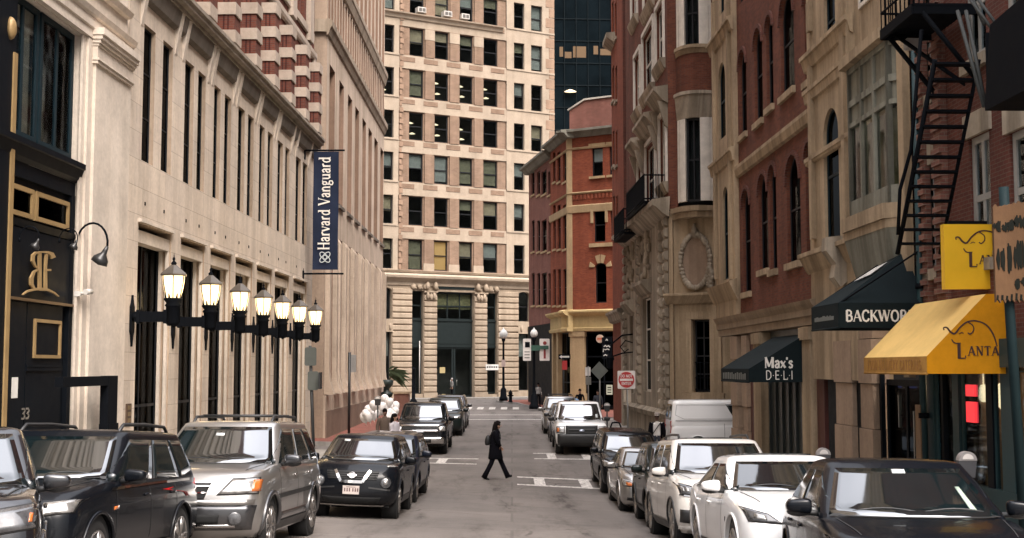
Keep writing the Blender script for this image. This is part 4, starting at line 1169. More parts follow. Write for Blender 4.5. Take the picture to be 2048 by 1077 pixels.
# ochre cornice and shop
for F, a, b in ((K, -0.5, sK2), (K2, K2.S(1104, 640), LK + 0.5)):
    mb = MB(); mb.profile([(0.2, zy0 - 0.12), (-0.2, zy0 - 0.08), (-0.24, zy0 + 0.1), (-0.12, zy0 + 0.16), (-0.12, zy1 - 0.35), (-0.4, zy1 - 0.22), (-0.5, zy1 - 0.1), (-0.5, zy1), (0.2, zy1 + 0.12)], a, b); F.build(mb, 'shop_cornice', M_OCHRE)
mb = MB(); p0, p1 = K.S(1142, 730), K.S(1169, 730)
mb.box(p0, p1, -0.12, 0.3, 0, zy0 - 0.1); mb.box(p0 - 0.1, p1 + 0.1, -0.2, 0.3, 0, 1.3); mb.box(p0 - 0.08, p1 + 0.08, -0.18, 0.3, zy0 - 0.45, zy0 - 0.1)
mb.box(sK2 - 1.5, sK2, -0.1, 0.3, 0, zy0 - 0.1)
K.build(mb, 'shop_pier', M_YSTONE)
mb = MB()
for px in (1107.5, 1117): s = K2.S(px, 730); mb.box(s - 0.2, s + 0.18, -0.1, 0.3, 0, zy0 - 0.1)
K2.build(mb, 'shop_pier', M_YSTONE)
window(K.root, p1 + 0.02, sK2 - 1.5, 0.4, zy0 - 0.12, 0.2, M_BLACKPAINT, M_DARKGLASS, bars=(3, 3), fr=0.12)
window(K.root, 0.1, p0, 0.3, zy0 - 0.12, 0.2, M_BLACKPAINT, M_DARKGLASS, bars=(1, 3), fr=0.1)
window(K2, K2.S(1119, 730), LK - 0.05, 0.3, zy0 - 0.12, 0.2, M_BLACKPAINT, M_DARKGLASS, bars=(2, 3), fr=0.1)
mb = MB(); mb.box(0, K2.S(1104, 730), 0.05, 0.12, 0.1, K2.Z(1080, 650)); K2.build(mb, 'black_shopfront', M_BLACKPAINT)
# a street-front notice and the round shop sign
mb = MB(); u, v = K.uv(1219, 780, 0.15); mb.box(u - 0.22, u + 0.22, 0.13, 0.15, v - 0.32, v + 0.32); nt_ = K.build(mb, 'window_notice', plain('pale_green_paper', (0.55, 0.60, 0.48), 0.8))
mb = MB(); [mb.box(u - 0.14, u + 0.14, 0.125, 0.13, v - 0.2 + k * 0.16, v - 0.14 + k * 0.16) for k in range(3)]; mb.build('notice_print', M_IRON, nt_)
def round_sign():
    u, v = K.uv(1200, 678, -0.35)
    o = empty('round_sign', K.P(u, -0.35, v), math.atan2(K.d.y, K.d.x), 'round cream sign with orange lettering over the dark corner shop', 'sign')
    mb = MB(); mb.lathe([(0.27, -0.04), (0.27, 0.04)], (0, 0, 0), 24, axis='y'); mb.build('disc', plain('cream_sign', (0.62, 0.46, 0.36), 0.5), o)
    mb = MB()
    for k in range(4): mb.ribbon([(-0.17 + k * 0.09, -0.09), (-0.14 + k * 0.09, 0.08), (-0.10 + k * 0.09, -0.02)], 0.05, -0.055, 0.015)
    mb.build('lettering', plain('orange_red', (0.5, 0.10, 0.03), 0.5), o)
    mb = MB(); mb.tube([(0, 0.04, 0.0), (0, 0.5, 0.0)], 0.03, 6); mb.build('bracket', M_IRON, o)
    u, v = K.uv(1214, 703, -0.4)
    o = empty('hanging_sign', K.P(u, -0.4, v), math.atan2(K.d.y, K.d.x), 'black hanging sign with white script beside the round cream sign', 'sign')
    mb = MB(); mb.box(-0.36, 0.36, -0.03, 0.03, -0.5, 0.5); mb.box(-0.36, 0.36, -0.03, 0.03, 0.58, 0.9); mb.build('board', M_BLACKPAINT, o)
    mb = MB()
    mb.ribbon([(-0.22, 0.3), (-0.1, 0.38), (0.0, 0.3), (0.12, 0.36), (0.26, 0.26)], 0.07, -0.045, 0.015)
    mb.ribbon([(-0.26, -0.05), (-0.24, 0.15), (-0.1, 0.1), (0.05, 0.15), (0.24, 0.08)], 0.06, -0.045, 0.015)
    mb.ribbon([(-0.24, -0.3), (-0.1, -0.22), (0.02, -0.3), (0.12, -0.22), (0.26, -0.3)], 0.07, -0.045, 0.015)
    mb.ribbon([(-0.06, 0.7), (0.0, 0.8), (0.08, 0.7)], 0.06, -0.045, 0.015)
    mb.build('script', plain('white_sign', (0.62, 0.6, 0.56), 0.5), o)
    mb = MB(); mb.tube([(-0.3, 0, 0.9), (0.5, 0.1, 0.95), (0.5, 0.6, 0.95)], 0.03, 6); mb.build('bracket', M_IRON, o)
round_sign()
# ------------------------------------------------------------------ right-hand side
RD = Vector((0.0196 * 1.0, -1.003)); RD.normalize()
RX = lambda y: 8.2 - 0.0196 / 1.003 * y
M_BRICKR = brick('warm_red_brick', (0.165, 0.056, 0.033), (0.11, 0.037, 0.025), (0.12, 0.07, 0.052), stain=0.65)
M_BRICKD = brick('brown_brick', (0.125, 0.042, 0.03), (0.09, 0.032, 0.024), (0.13, 0.085, 0.07))
M_BUFFST = stone('buff_stone', (0.40, 0.30, 0.195), streak=0.75, dark=0.5)
M_GREYST = stone('stained_grey_stone', (0.40, 0.335, 0.255), streak=0.8, dark=0.45)
M_WHITEW = plain('white_window_paint', (0.60, 0.545, 0.47), 0.5)
M_PIER = stone('tan_quoin_stone', (0.33, 0.235, 0.165), streak=0.35)

# tall narrow brick building standing forward of the carved stone one
X0 = (1240 - 1024) * 64.5 / FP
NB = Fac((X0 - 0.0196 * -6, 70.5), RD, CAMZ - 3.25, 'narrow_brick_building', 'narrow dark red brick building with slit windows behind the carved stone building')
sN = 6.0; HN = 34
mb = MB(); ops = []
for (pa, pb) in ((1225.5, 1229), (1231.5, 1235)):
    for (ya, yb) in ((4, 78), (135, 205), (265, 335), (395, 475)):
        a, b = NB.S(pa, 300), NB.S(pb, 300); ops.append((a, b, NB.Z(pa, yb), NB.Z(pa, ya)))
wall(mb, 0, sN, 0, HN, ops, 0.15); NB.build(mb, 'wall', M_RED)
mb = MB(); mb.box(sN - 0.002, sN + 0.01, 0.003, 6, 0, HN); mb.box(0, sN, 0.4, 6, HN - 0.1, HN); NB.build(mb, 'end_wall', M_BRICKD)
mb = MB(); mb.box(0.02, sN - 0.01, 0.35, 6, 0, HN - 0.11); NB.build(mb, 'interior_wall', M_INT)
for o in ops: window(NB.root, o[0], o[1], o[2], o[3], 0.08, M_DARKFRAME, M_DARKGLASS, bars=(1, 2), fr=0.06)
mb = MB()
for o in ops: mb.box(o[0] - 0.08, o[1] + 0.08, -0.1, 0, o[2] - 0.15, o[2])
NB.build(mb, 'sill', M_GREYST)
mb = MB(); z = NB.Z(1235, 628); mb.profile([(0.0, z - 0.5), (-0.2, z - 0.4), (-0.3, z - 0.1), (-0.42, z), (-0.42, z + 0.12), (0, z + 0.2)], 0, sN + 0.35)
mb.box(sN - 0.02, sN + 0.35, -0.42, 0.4, z - 0.1, z + 0.12)
mb.box(sN - 0.7, sN + 0.02, -0.12, 0.3, 0, z - 0.45)
z2 = NB.Z(1228, 80); mb.profile([(0, z2 - 0.3), (-0.5, z2), (-0.5, z2 + 0.25), (0, z2 + 0.3)], 0, 2.2)
NB.build(mb, 'cornice', M_GREYST)

# carved stone and brick building on the corner of the side street
E = Fac((X0 + 0.30, 63.6), Vector(((1340 - 1024) * 50 / FP - (X0 + 0.30), 50 - 63.6)), CAMZ - 3.5, 'carved_stone_building', 'brick and carved stone corner building with curved bay and oval niche')
LE = math.hypot((1340 - 1024) * 50 / FP - (X0 + 0.30), 13.6)
PC = ((1340 - 1024) * 50 / FP, 50)
V = Fac(PC, (0.85, -0.5), CAMZ - 3.5, E)
HE = 33
zled = V.Z(1345, 420); zbal = V.Z(1345, 405)
# street face
mb = MB()
wE = []
for (pa, pb, ya, yb) in ((1266, 1277, -60, 38), (1271, 1282, 112, 222), (1288, 1309, 60, 182), (1315, 1330, 12, 128), (1291, 1310, -70, 10), (1317, 1332, -110, -40),
                         (1276, 1284, 330, 430), (1292, 1312, 290, 425), (1320, 1333, 238, 372)):
    a, b = E.S(pa, 200), E.S(pb, 200); wE.append((a, b, E.Z((pa + pb) / 2, yb), E.Z((pa + pb) / 2, ya)))
wall(mb, 0, LE, E.Z(1300, 437), HE, wE, 0.25); E.build(mb, 'wall', M_BRICKR)
zs_top = E.Z(1300, 445)
mb = MB()
wS = [(E.S(1262, 700), E.S(1270, 700), 2.2, 6.0), (E.S(1288, 700), E.S(1304, 700), 2.4, 6.6)]
wall(mb, 0, LE, 0, zs_top + 0.3, wS, 0.3, y=-0.05)
E.build(mb, 'stone_base', M_GREYST)
mb = MB(); mb.box(0.05, LE - 0.02, 0.5, 9, 0, HE - 0.1); E.build(mb, 'interior_wall', M_INT)
for i, o in enumerate(wE):
    w = window(E.root, o[0], o[1], o[2], o[3], 0.1, M_WHITEW, M_GLASS, bars=(2, 2), fr=0.09)
    mb = MB(); f = 0.16
    mb.box(o[0] - f, o[0] - 0.005, -0.1, 0, o[2], o[3] + 0.1); mb.box(o[1] + 0.005, o[1] + f, -0.1, 0, o[2], o[3] + 0.1); mb.box(o[0] - f, o[1] + f, -0.1, 0, o[3] + 0.1, o[3] + 0.3)
    E.build(mb, 'window_surround', M_WHITEW)
    mb = MB(); mb.profile([(0, o[2] - 0.45), (-0.08, o[2] - 0.4), (-0.2, o[2] - 0.15), (-0.24, o[2] - 0.01), (0, o[2])], o[0] - 0.25, o[1] + 0.25)
    if i >= 6:
        mb.profile([(0, o[3] + 0.4), (-0.2, o[3] + 0.5), (-0.5, o[3] + 0.85), (-0.6, o[3] + 0.9), (-0.6, o[3] + 1.05), (0, o[3] + 1.15)], o[0] - 0.4, o[1] + 0.4)
        for q in (o[0] - 0.3, o[1] + 0.12): mb.profile([(0, o[3] - 0.6), (-0.12, o[3] - 0.5), (-0.42, o[3] + 0.5), (0, o[3] + 0.5)], q, q + 0.18)
    E.build(mb, 'window_head', M_GREYST)
for o in wS: window(E.root, o[0], o[1], o[2], o[3], 0.12, M_WHITEW, M_DARKGLASS, bars=(2, 3), fr=0.08)
# quoined pilasters, carving, ledges of the street face
mb = MB()
for px in (1255, 1282, 1327, 1338):
    s = E.S(px, 650); z = 1.8; k = 0
    while z < zs_top - 0.4:
        mb.prism([(-0.05, z), (-0.2, z + 0.05), (-0.24, z + 0.2), (-0.2, z + 0.34), (-0.05, z + 0.4)], s - 0.26, s + 0.26, axes='yz'); z += 0.46
E.build(mb, 'quoin', M_GREYST)
mb = MB()
mb.profile([(-0.05, 1.35), (-0.2, 1.4), (-0.26, 1.6), (-0.05, 1.75)], 0, LE)
mb.profile([(-0.05, zs_top - 0.4), (-0.25, zs_top - 0.3), (-0.6, zs_top), (-0.72, zs_top + 0.05), (-0.72, zs_top + 0.28), (0, zs_top + 0.4)], 0, LE + 0.3)
for o in wS: mb.profile([(-0.05, o[3] + 0.1), (-0.2, o[3] + 0.2), (-0.5, o[3] + 0.55), (-0.5, o[3] + 0.7), (-0.05, o[3] + 0.8)], o[0] - 0.4, o[1] + 0.4)
E.build(mb, 'ledge', M_GREYST)
rng = random.Random(11)
mb = MB()
for o in wS:
    for k in range(26):
        mb.ell((rng.uniform(o[0] - 0.3, o[1] + 0.3), -0.12, rng.uniform(o[3] + 0.9, zs_top - 0.5)), (rng.uniform(.08, .2), 0.12, rng.uniform(.1, .3)), 7, 5)
E.build(mb, 'carved_panel', M_GREYST)
# iron balconies
for (pa, pb, ya, yb) in ((1290, 1330, 425, 372), (1262, 1284, 478, 432)):
    a, b = E.S(pa, 410), E.S(pb, 410); z0 = E.Z((pa + pb) / 2, ya) + 0.1; z1 = z0 + 1.15
    mb = MB(); D0 = -0.85
    for zz in (z0, z0 + 0.12, z1 - 0.05):
        for (p, q) in (((a, D0), (b, D0)), ((a, D0), (a, 0)), ((b, D0), (b, 0))): mb.tube([(p[0], p[1], zz), (q[0], q[1], zz)], 0.035, 5)
    n = int((b - a) / 0.11)
    for k in range(n + 1): mb.box(a + (b - a) * k / n - 0.016, a + (b - a) * k / n + 0.016, D0 - 0.016, D0 + 0.016, z0, z1)
    for k in range(7):
        for s in (a, b): mb.box(s - 0.016, s + 0.016, D0 * k / 7 - 0.016, D0 * k / 7 + 0.016, z0, z1)
    mb.box(a, b, D0, 0, z0 - 0.1, z0 - 0.02)
    E.build(mb, 'balcony', M_IRON)

# chamfered corner face with the bow
LV = 3.3
zst = zled - 0.35
wd = [(V.S(1385, 700), V.S(1420, 700), V.Z(1385, 785), V.Z(1385, 640))]
mb = MB(); wall(mb, 0, LV + 6, 0, zst + 0.3, wd, 0.45)
V.build(mb, 'stone_face', M_BUFFST)
mb = MB(); mb.box(0.02, LV + 6, 0.65, 6, 0, HE - 0.2); V.build(mb, 'interior_wall', M_INT)
window(V, wd[0][0], wd[0][1], wd[0][2], wd[0][3], 0.3, M_DARKFRAME, M_DARKGLASS, bars=(2, 4), fr=0.07)
mb = MB(); a, b, c, d = wd[0]
for k in range(5): mb.box(a + (b - a) * (k + 0.5) / 5 - 0.012, a + (b - a) * (k + 0.5) / 5 + 0.012, 0.22, 0.25, c, c + 1.2)
for zz in (c + 0.1, c + 0.55, c + 1.15): mb.box(a, b, 0.215, 0.255, zz, zz + 0.03)
V.build(mb, 'window_grille', M_IRON)
mb = MB()
f = 0.3
mb.box(a - f, a - 0.02, -0.08, 0, c, d + 0.02); mb.box(b + 0.02, b + f, -0.08, 0, c, d + 0.02); mb.box(a - f, b + f, -0.1, 0, d + 0.02, d + 0.32)
mb.box(a - f - 0.1, b + f + 0.3, -0.16, 0, c - 0.35, c - 0.02)
V.build(mb, 'window_surround', M_BUFFST)
zm = V.Z(1380, 592); cxv, czv = V.uv(1392, 523)
mb = MB(); mb.profile([(0, zm - 0.35), (-0.15, zm - 0.3), (-0.4, zm - 0.05), (-0.45, zm), (-0.45, zm + 0.08), (0, zm + 0.12)], -0.1, V.S(1430, 590))
mb.box(V.S(1341, 650), V.S(1349, 650), -0.12, 0, 0.5, zst); mb.box(V.S(1424, 650), V.S(1444, 650), -0.14, 0, 0.5, zm - 0.36)
V.build(mb, 'moulding', M_BUFFST)
# oval niche with wreath
mb = MB(); ra, rb = (V.S(1425, 523) - V.S(1360, 523)) / 2 * 0.80, (V.Z(1392, 466) - V.Z(1392, 580)) / 2 * 0.86
n = 36
for r in range(6):
    t0, t1 = r / 6, (r + 1) / 6
    for k in range(n):
        q = []
        for (t, kk) in ((t0, k), (t1, k), (t1, k + 1), (t0, k + 1)):
            an = 2 * math.pi * kk / n
            q.append((cxv + ra * t * math.cos(an), -0.02 - 0.05 * t ** 4, czv + rb * t * math.sin(an)))
        mb.quad(*q)
V.build(mb, 'niche', stone('niche_brown_stone', (0.27, 0.19, 0.135), streak=0.6))
mb = MB()
for k in range(40):
    an = 2 * math.pi * k / 40
    mb.ell((cxv + ra * 1.12 * math.cos(an), -0.09, czv + rb * 1.09 * math.sin(an)), (rng.uniform(.09, .13), 0.12, rng.uniform(.1, .17)), 8, 6)
for k in range(9): mb.ell((cxv + ra * (1.1 + rng.uniform(-.1, .22)), -0.15, czv - rb * (0.35 + 0.09 * k)), (0.13, 0.15, 0.15), 8, 6)
mb.ell((cxv, -0.15, czv + rb * 1.24), (0.13, 0.14, 0.22), 8, 6); mb.ell((cxv, -0.13, czv + rb * 1.42), (0.07, 0.1, 0.14), 8, 6)
V.build(mb, 'wreath', M_GREYST)
# the bow: a curved wall in facets, with two framed windows
s0b, s1b = V.S(1352, 150), V.S(1437, 150)
bow = lambda t: -0.62 * max(0.0, math.sin(math.pi * t)) ** 0.75
NBW = 16
def bowpt(t): return (lerp(s0b, s1b, t), bow(t))
def bow_wall(mb, t0, t1, z0, z1, o=0.0):
    k0 = max(1, int(round((t1 - t0) * NBW)))
    for k in range(k0):
        a, b = bowpt(lerp(t0, t1, k / k0)), bowpt(lerp(t0, t1, (k + 1) / k0))
        mb.quad((a[0], a[1] - o, z0), (b[0], b[1] - o, z0), (b[0], b[1] - o, z1), (a[0], a[1] - o, z1))
def bow_band(mb, t0, t1, z0, z1, o, grow=0.0, inner=0.12):
    k0 = max(2, int(round((t1 - t0) * NBW)))
    for k in range(k0):
        a, b = bowpt(lerp(t0, t1, k / k0)), bowpt(lerp(t0, t1, (k + 1) / k0))
        mb.add([(a[0], a[1] - o, z0), (b[0], b[1] - o, z0), (b[0], b[1] - o - grow, z1), (a[0], a[1] - o - grow, z1), (a[0], a[1] + inner, z0), (b[0], b[1] + inner, z0), (b[0], b[1] + inner, z1), (a[0], a[1] + inner, z1)],
               [(0, 1, 2, 3), (3, 2, 6, 7), (0, 4, 5, 1)] + ([(0, 3, 7, 4)] if k == 0 else []) + ([(1, 5, 6, 2)] if k == k0 - 1 else []))
zw = (V.Z(1395, 402, -0.5), V.Z(1395, 236, -0.5)); zx = (V.Z(1385, 92, -0.5), V.Z(1385, -40, -0.5))
zb0, zb1 = V.Z(1390, 190, -0.5), V.Z(1390, 103, -0.5)
mb = MB()
bow_wall(mb, 0, 1, zb0, zb1); bow_wall(mb, 0, 0.06, zled, HE); bow_wall(mb, 0.9, 1, zled, HE); bow_wall(mb, 0, 1, zx[1] + 0.3, HE)
mb.box(s1b, LV + 6, 0.0, 0.1, zled, HE); mb.box(0, s0b, 0.0, 0.1, zled, HE)
V.build(mb, 'bow_wall', M_BRICKR)
for (z0, z1) in (zw, zx):
    hf = 0.9 if z0 < zb0 else 0.3
    mb = MB(); bow_band(mb, 0.07, 0.34, z0, z1, 0.03); bow_band(mb, 0.68, 0.90, z0, z1, 0.03); V.build(mb, 'window_surround', M_WHITEW)
    mb = MB(); bow_band(mb, 0.1, 0.16, z0, z1, 0.06); bow_band(mb, 0.8, 0.86, z0, z1, 0.06); V.build(mb, 'pilaster_strip', M_WHITEW)
    a, b = bowpt(0.345), bowpt(0.675); y = min(a[1], b[1]) + 0.1
    window(V, a[0], b[0], z0, z1, y, M_DARKFRAME, M_GLASS, bars=(2, 2), fr=0.08, blind=None)
    mb = MB(); mb.box(a[0], b[0], y + 0.3, y + 0.32, z0, z1); V.build(mb, 'interior_wall', M_INT)
    mb = MB(); bow_band(mb, 0.05, 0.92, z1 + 0.01, z1 + hf, 0.02, 0.22 if hf > 0.5 else 0.05)
    bow_band(mb, 0.02, 0.98, z1 + hf + 0.004, z1 + hf + 0.14, 0.3 if hf > .5 else 0.1); V.build(mb, 'window_head', M_GREYST)
mb = MB(); zz = zx[0]
bow_band(mb, 0.0, 1, zz - 0.32, zz - 0.14, 0.04, 0.1); bow_band(mb, 0.0, 1, zz - 0.136, zz - 0.004, 0.2)
V.build(mb, 'bow_sill', M_BUFFST)
mb = MB()
bow_band(mb, -0.1, 1.12, zled - 0.42, zled - 0.2, 0.1, 0.02, 0.5); bow_band(mb, -0.1, 1.12, zled - 0.196, zled, 0.28, 0.04, 0.5)
mb.box(s1b, LV + 6, -0.3, 0, zled - 0.41, zled - 0.01)
V.build(mb, 'bow_ledge', M_BUFFST)

# ------------------------------------------------------------------ red brick and buff stone building over the deli
Mx = Fac((RX(44), 44), RD, CAMZ - 3.5, 'deli_building', 'red brick building with buff stone bays and arched windows over the deli')
def O(px0, px1, ya, yb, rise=None, F=Mx, off=0.0):
    m = (px0 + px1) / 2; a, b = F.S(px0, (ya + yb) / 2, off), F.S(px1, (ya + yb) / 2, off)
    r = (min(a, b), max(a, b), F.Z(m, yb, off), F.Z(m, ya, off))
    return r + ((rise if rise is not None else (r[1] - r[0]) / 2),)
HM = 33
sa, sb, scc = Mx.S(1477, 300), Mx.S(1630, 300), Mx.S(1722, 300)
zcor = Mx.Z(1497, 628); zsh = Mx.Z(1500, 668)
up = [O(1479, 1493, 100, 270), O(1509, 1525, 56, 244), O(1533, 1546, 30, 215), O(1561, 1588, -18, 186), O(1609, 1629, -40, 160)]
lo = [O(1486, 1501, 378, 585), O(1518, 1536, 348, 540), O(1540, 1553, 330, 540), O(1574, 1601, 310, 525), O(1612, 1629, 285, 505)]
up2 = [(o[0], o[1], o[3] + 1.6, o[3] + 4.4, o[4]) for o in up]
mb = MB(); wall(mb, sa, sb, zcor, HM, up + lo + up2, 0.16); Mx.build(mb, 'wall', M_BRICKR)
b1 = [O(1446, 1460, 125, 278), O(1455, 1466, 373, 560), O(1447, 1457, -60, 28)]
b2 = [O(1661, 1684, -20, 97, 0.0), O(1661, 1692, 215, 484)]
b2.append((b2[0][0], b2[0][1], b2[0][3] + 1.4, b2[0][3] + 4, 0.4))
mb = MB(); wall(mb, 0, sa, zcor - 0.3, HM, b1, 0.16, y=-0.16); wall(mb, sb, scc, 3.2, HM, b2, 0.2, y=-0.16)
for s in (0.0, sa, sb, scc): mb.quad((s, -0.16, zcor - 0.3 if s < sb else 3.2), (s, 0.6, zcor - 0.3 if s < sb else 3.2), (s, 0.6, HM), (s, -0.16, HM))
Mx.build(mb, 'stone_bay', M_BUFFST)
sg0 = Mx.S(1464, 800)
mb = MB(); mb.box(0.03, scc - 0.03, 0.6, 9, zcor - 0.3, HM - 0.1); mb.box(sg0 + 0.02, scc - 0.03, 0.6, 9, 0, zcor - 0.301); Mx.build(mb, 'interior_wall', M_INT)
mb = MB(); mb.box(-0.02, -0.002, -0.1, 9, zcor - 0.3, HM); mb.box(sg0, sg0 + 0.015, 0.1, 9, 0, zcor - 0.301); mb.box(-0.02, sg0, -0.1, 9, zcor - 0.32, zcor - 0.302); Mx.build(mb, 'side_wall', M_BRICKD)
for o in up + lo + up2: window(Mx.root, o[0], o[1], o[2], o[3], 0.09, M_DARKFRAME, M_DARKGLASS, bars=(1, 2), fr=0.06, rise=o[4])
for o in b1 + b2: window(Mx.root, o[0], o[1], o[2], o[3], -0.08, M_TEALPAINT, M_DARKGLASS, bars=(1, 2), fr=0.07, rise=o[4])
mb = MB()
for o in up + lo: mb.box(o[0] - 0.1, o[1] + 0.1, -0.1, 0.0, o[2] - 0.18, o[2])
Mx.build(mb, 'sill', M_BUFFST)
mb = MB()                                           # brick hood moulds
for o in up + lo:
    n = 8; c = (o[0] + o[1]) / 2; r = (o[1] - o[0]) / 2
    for k in range(n):
        t0, t1 = math.pi * k / n, math.pi * (k + 1) / n; zz = o[3] - o[4]
        P = [(c + (r + e) * math.cos(t), zz + (o[4] + e) * math.sin(t)) for (e, t) in ((0.02, t0), (0.14, t0), (0.14, t1), (0.02, t1))]
        mb.prism(P, -0.06, 0.0)
Mx.build(mb, 'hood_mould', M_BRICKD)
zst1, zst0 = Mx.Z(1500, 318), Mx.Z(1500, 340)
mb = MB()
mb.profile([(0, zst0), (-0.1, zst0 + 0.03), (-0.16, zst1 - 0.1), (-0.16, zst1), (0, zst1 + 0.08)], sa, sb)
for (px, y1, y0, o) in ((1455, 60, 85, 0.16), (1455, 315, 340, 0.14), (1680, 66, 100, 0.14), (1680, 140, 170, 0.08), (1668, 302, 312, 0.06)):
    a, b = (-0.3, sa + 0.1) if px < 1500 else (sb - 0.12, scc + 0.1)
    z1, z0 = Mx.Z(px, y1), Mx.Z(px, y0)
    if z1 - z0 < 0.2: z1 = z0 + 0.2
    mb.profile([(-0.15, z0), (-0.22, z0 + 0.03), (-0.2 - o * 0.6, z1 - 0.12), (-0.2 - o, z1 - 0.1), (-0.2 - o, z1), (-0.15, z1 + 0.06)], a, b)
zb1 = Mx.Z(1660, 500); mb.profile([(-0.15, zb1 - 0.5), (-0.22, zb1 - 0.4), (-0.36, zb1 - 0.12), (-0.42, zb1 - 0.1), (-0.42, zb1), (-0.15, zb1 + 0.1)], sb - 0.3, scc + 0.1)
zb2 = Mx.Z(1455, 572); mb.profile([(-0.15, zb2 - 0.6), (-0.22, zb2 - 0.45), (-0.38, zb2 - 0.12), (-0.42, zb2), (-0.15, zb2 + 0.1)], -0.4, sa + 0.25)
for (px, ya, yb) in ((1471, 0, 560), (1441, 0, 560), (1640, 130, 480), (1708, 0, 480), (1640, 0, 60)):
    s = Mx.S(px, 300); mb.box(s - 0.13, s + 0.13, -0.26, -0.15, Mx.Z(px, yb), Mx.Z(px, ya))
Mx.build(mb, 'string_course', M_BUFFST)
# scroll bracket under the bay
u, v = Mx.uv(1705, 520); mb = MB(); mb.prism([(-0.16, v + 0.55), (-0.6, v + 0.5), (-0.62, v + 0.2), (-0.4, v - 0.1), (-0.46, v - 0.4), (-0.3, v - 0.62), (-0.16, v - 0.5)], u - 0.3, u + 0.1, axes='yz'); Mx.build(mb, 'scroll_bracket', M_GREYST)
# deli shopfront: entablature, piers, dark panels
sd1 = Mx.S(1644, 640)
mb = MB()
mb.profile([(0.1, zsh), (-0.12, zsh + 0.02), (-0.12, zsh + 0.22), (-0.18, zsh + 0.25), (-0.18, zcor - 0.22), (-0.26, zcor - 0.1), (-0.3, zcor), (0.1, zcor + 0.06)], 0.2, sd1)
Mx.build(mb, 'shop_entablature', stone('buff_entablature', (0.30, 0.225, 0.155), streak=0.5))
mb = MB()
def quoin_pier(mb, a, b, o, z0, z1, hh=1.0):
    z = z0; k = 0
    while z < z1 - 0.05:
        h = min(hh, z1 - z)
        e = 0.035 if k % 2 else 0.0
        mb.box(a - e, b + e, -o - e, 0.2, z, z + h - 0.015); z += h; k += 1
for (pa, pb) in ((1463, 1476), (1485, 1495)): quoin_pier(mb, Mx.S(pa, 800, -0.1), Mx.S(pb, 800, -0.1) - 0.1, 0.08, 0, zsh - 0.01, 0.75)
Mx.build(mb, 'shop_pier', M_PIER)
mb = MB()
for (pa, pb) in ((1516, 1531), (1614, 1632)):
    a, b = Mx.S(pa, 760), Mx.S(pb, 760); mb.box(a, b, -0.14, 0.2, 0, zsh - 0.01); mb.box(a - 0.05, b + 0.05, -0.2, 0.2, zsh - 0.35, zsh - 0.03); mb.box(a - 0.05, b + 0.05, -0.2, 0.2, 0, 0.5)
Mx.build(mb, 'shop_pilaster', M_BUFFST)
mb = MB(); mb.box(Mx.S(1632, 760), sb + 0.35, 0.02, 0.2, 0, zsh); mb.box(Mx.S(1497, 760), Mx.S(1515, 760), 0.02, 0.2, 0, zsh); Mx.build(mb, 'maroon_panel', plain('maroon_paint', (0.075, 0.022, 0.018), 0.5))
mb = MB(); a, b = Mx.S(1532, 760), Mx.S(1613, 760)
mb.box(a, b, 0.15, 0.25, 0, zsh)
for k in range(7): mb.box(lerp(a, b, k / 6) - 0.05, lerp(a, b, k / 6) + 0.05, 0.08, 0.15, 0, zsh - 0.4)
mb.box(a, b, 0.09, 0.15, zsh - 0.4, zsh - 0.3); mb.box(a, b, 0.07, 0.15, 0.6, 0.75)
Mx.build(mb, 'dark_shopfront', plain('green_black_paint', (0.03, 0.037, 0.035), 0.4))

# ------------------------------------------------------------------ oriel building, with the wine-dark ground floor
OR = Fac((RX(27.5), 27.5), RD, CAMZ - 3.2, 'oriel_building', 'building with a weathered green glass oriel above the dark awning')
so0, so1 = OR.S(1722, 300), OR.S(1826, 300)
M_WEATHER = stone('weathered_green_paint', (0.24, 0.235, 0.19), streak=0.9, dark=0.5)
zo0, zo1 = OR.Z(1760, 415, -0.3), OR.Z(1760, 92, -0.3)
HO = 33
mb = MB(); wall(mb, so0, so1 + 0.2, OR.Z(1740, 620), HO, [(so0 + 0.1, so1 - 0.2, zo0, zo1)], 0.3, y=-0.1); OR.build(mb, 'wall', M_BUFFST)
mb = MB(); mb.box(so0, so1 + 0.2, 1.5, 8, 4, HO); mb.box(so0, so1, 0.9, 1.0, zo0 - 0.5, zo1 + 0.5); OR.build(mb, 'interior_wall', M_INT)
# the oriel: canted bay of mullioned glass
cor = [(so0 + 0.15, -0.1), (so0 + 0.30, -0.30), (so1 - 0.45, -0.30), (so1 - 0.25, -0.1)]
mb = MB(); gp = MB(); pn = MB()
for (p, q) in zip(cor, cor[1:]):
    L = math.hypot(q[0] - p[0], q[1] - p[1]); nseg = max(1, int(round(L / 0.8)))
    ux, uy = (q[0] - p[0]) / L, (q[1] - p[1]) / L
    for k in range(nseg + 1):
        x, y = lerp(p[0], q[0], k / nseg), lerp(p[1], q[1], k / nseg)
        mb.box(x - 0.055, x + 0.055, y - 0.055, y + 0.055, zo0, zo1)
    for zz, h in ((zo0, 0.35), (lerp(zo0, zo1, 0.60), 0.10), (lerp(zo0, zo1, 0.74), 0.14), (zo1 - 0.12, 0.12)):
        a, b = (p[0], p[1]), (q[0], q[1]); nx_, ny_ = uy * 0.05, -ux * 0.05
        P = [(a[0] + nx_, a[1] + ny_), (b[0] + nx_, b[1] + ny_), (b[0] - nx_, b[1] - ny_), (a[0] - nx_, a[1] - ny_)]
        mb.prism(P, zz, zz + h, axes='xy')
    gp.add([(p[0], p[1] + 0.01, zo0), (q[0], q[1] + 0.01, zo0), (q[0], q[1] + 0.01, zo1), (p[0], p[1] + 0.01, zo1)], [(0, 1, 2, 3)])
    P = [(p[0], p[1] + 0.005), (q[0], q[1] + 0.005), (q[0], q[1] + 0.03), (p[0], p[1] + 0.03)]
    pn.prism(P, lerp(zo0, zo1, 0.62), zo1, axes='xy')
w = OR.build(mb, 'oriel_frame', M_WEATHER)
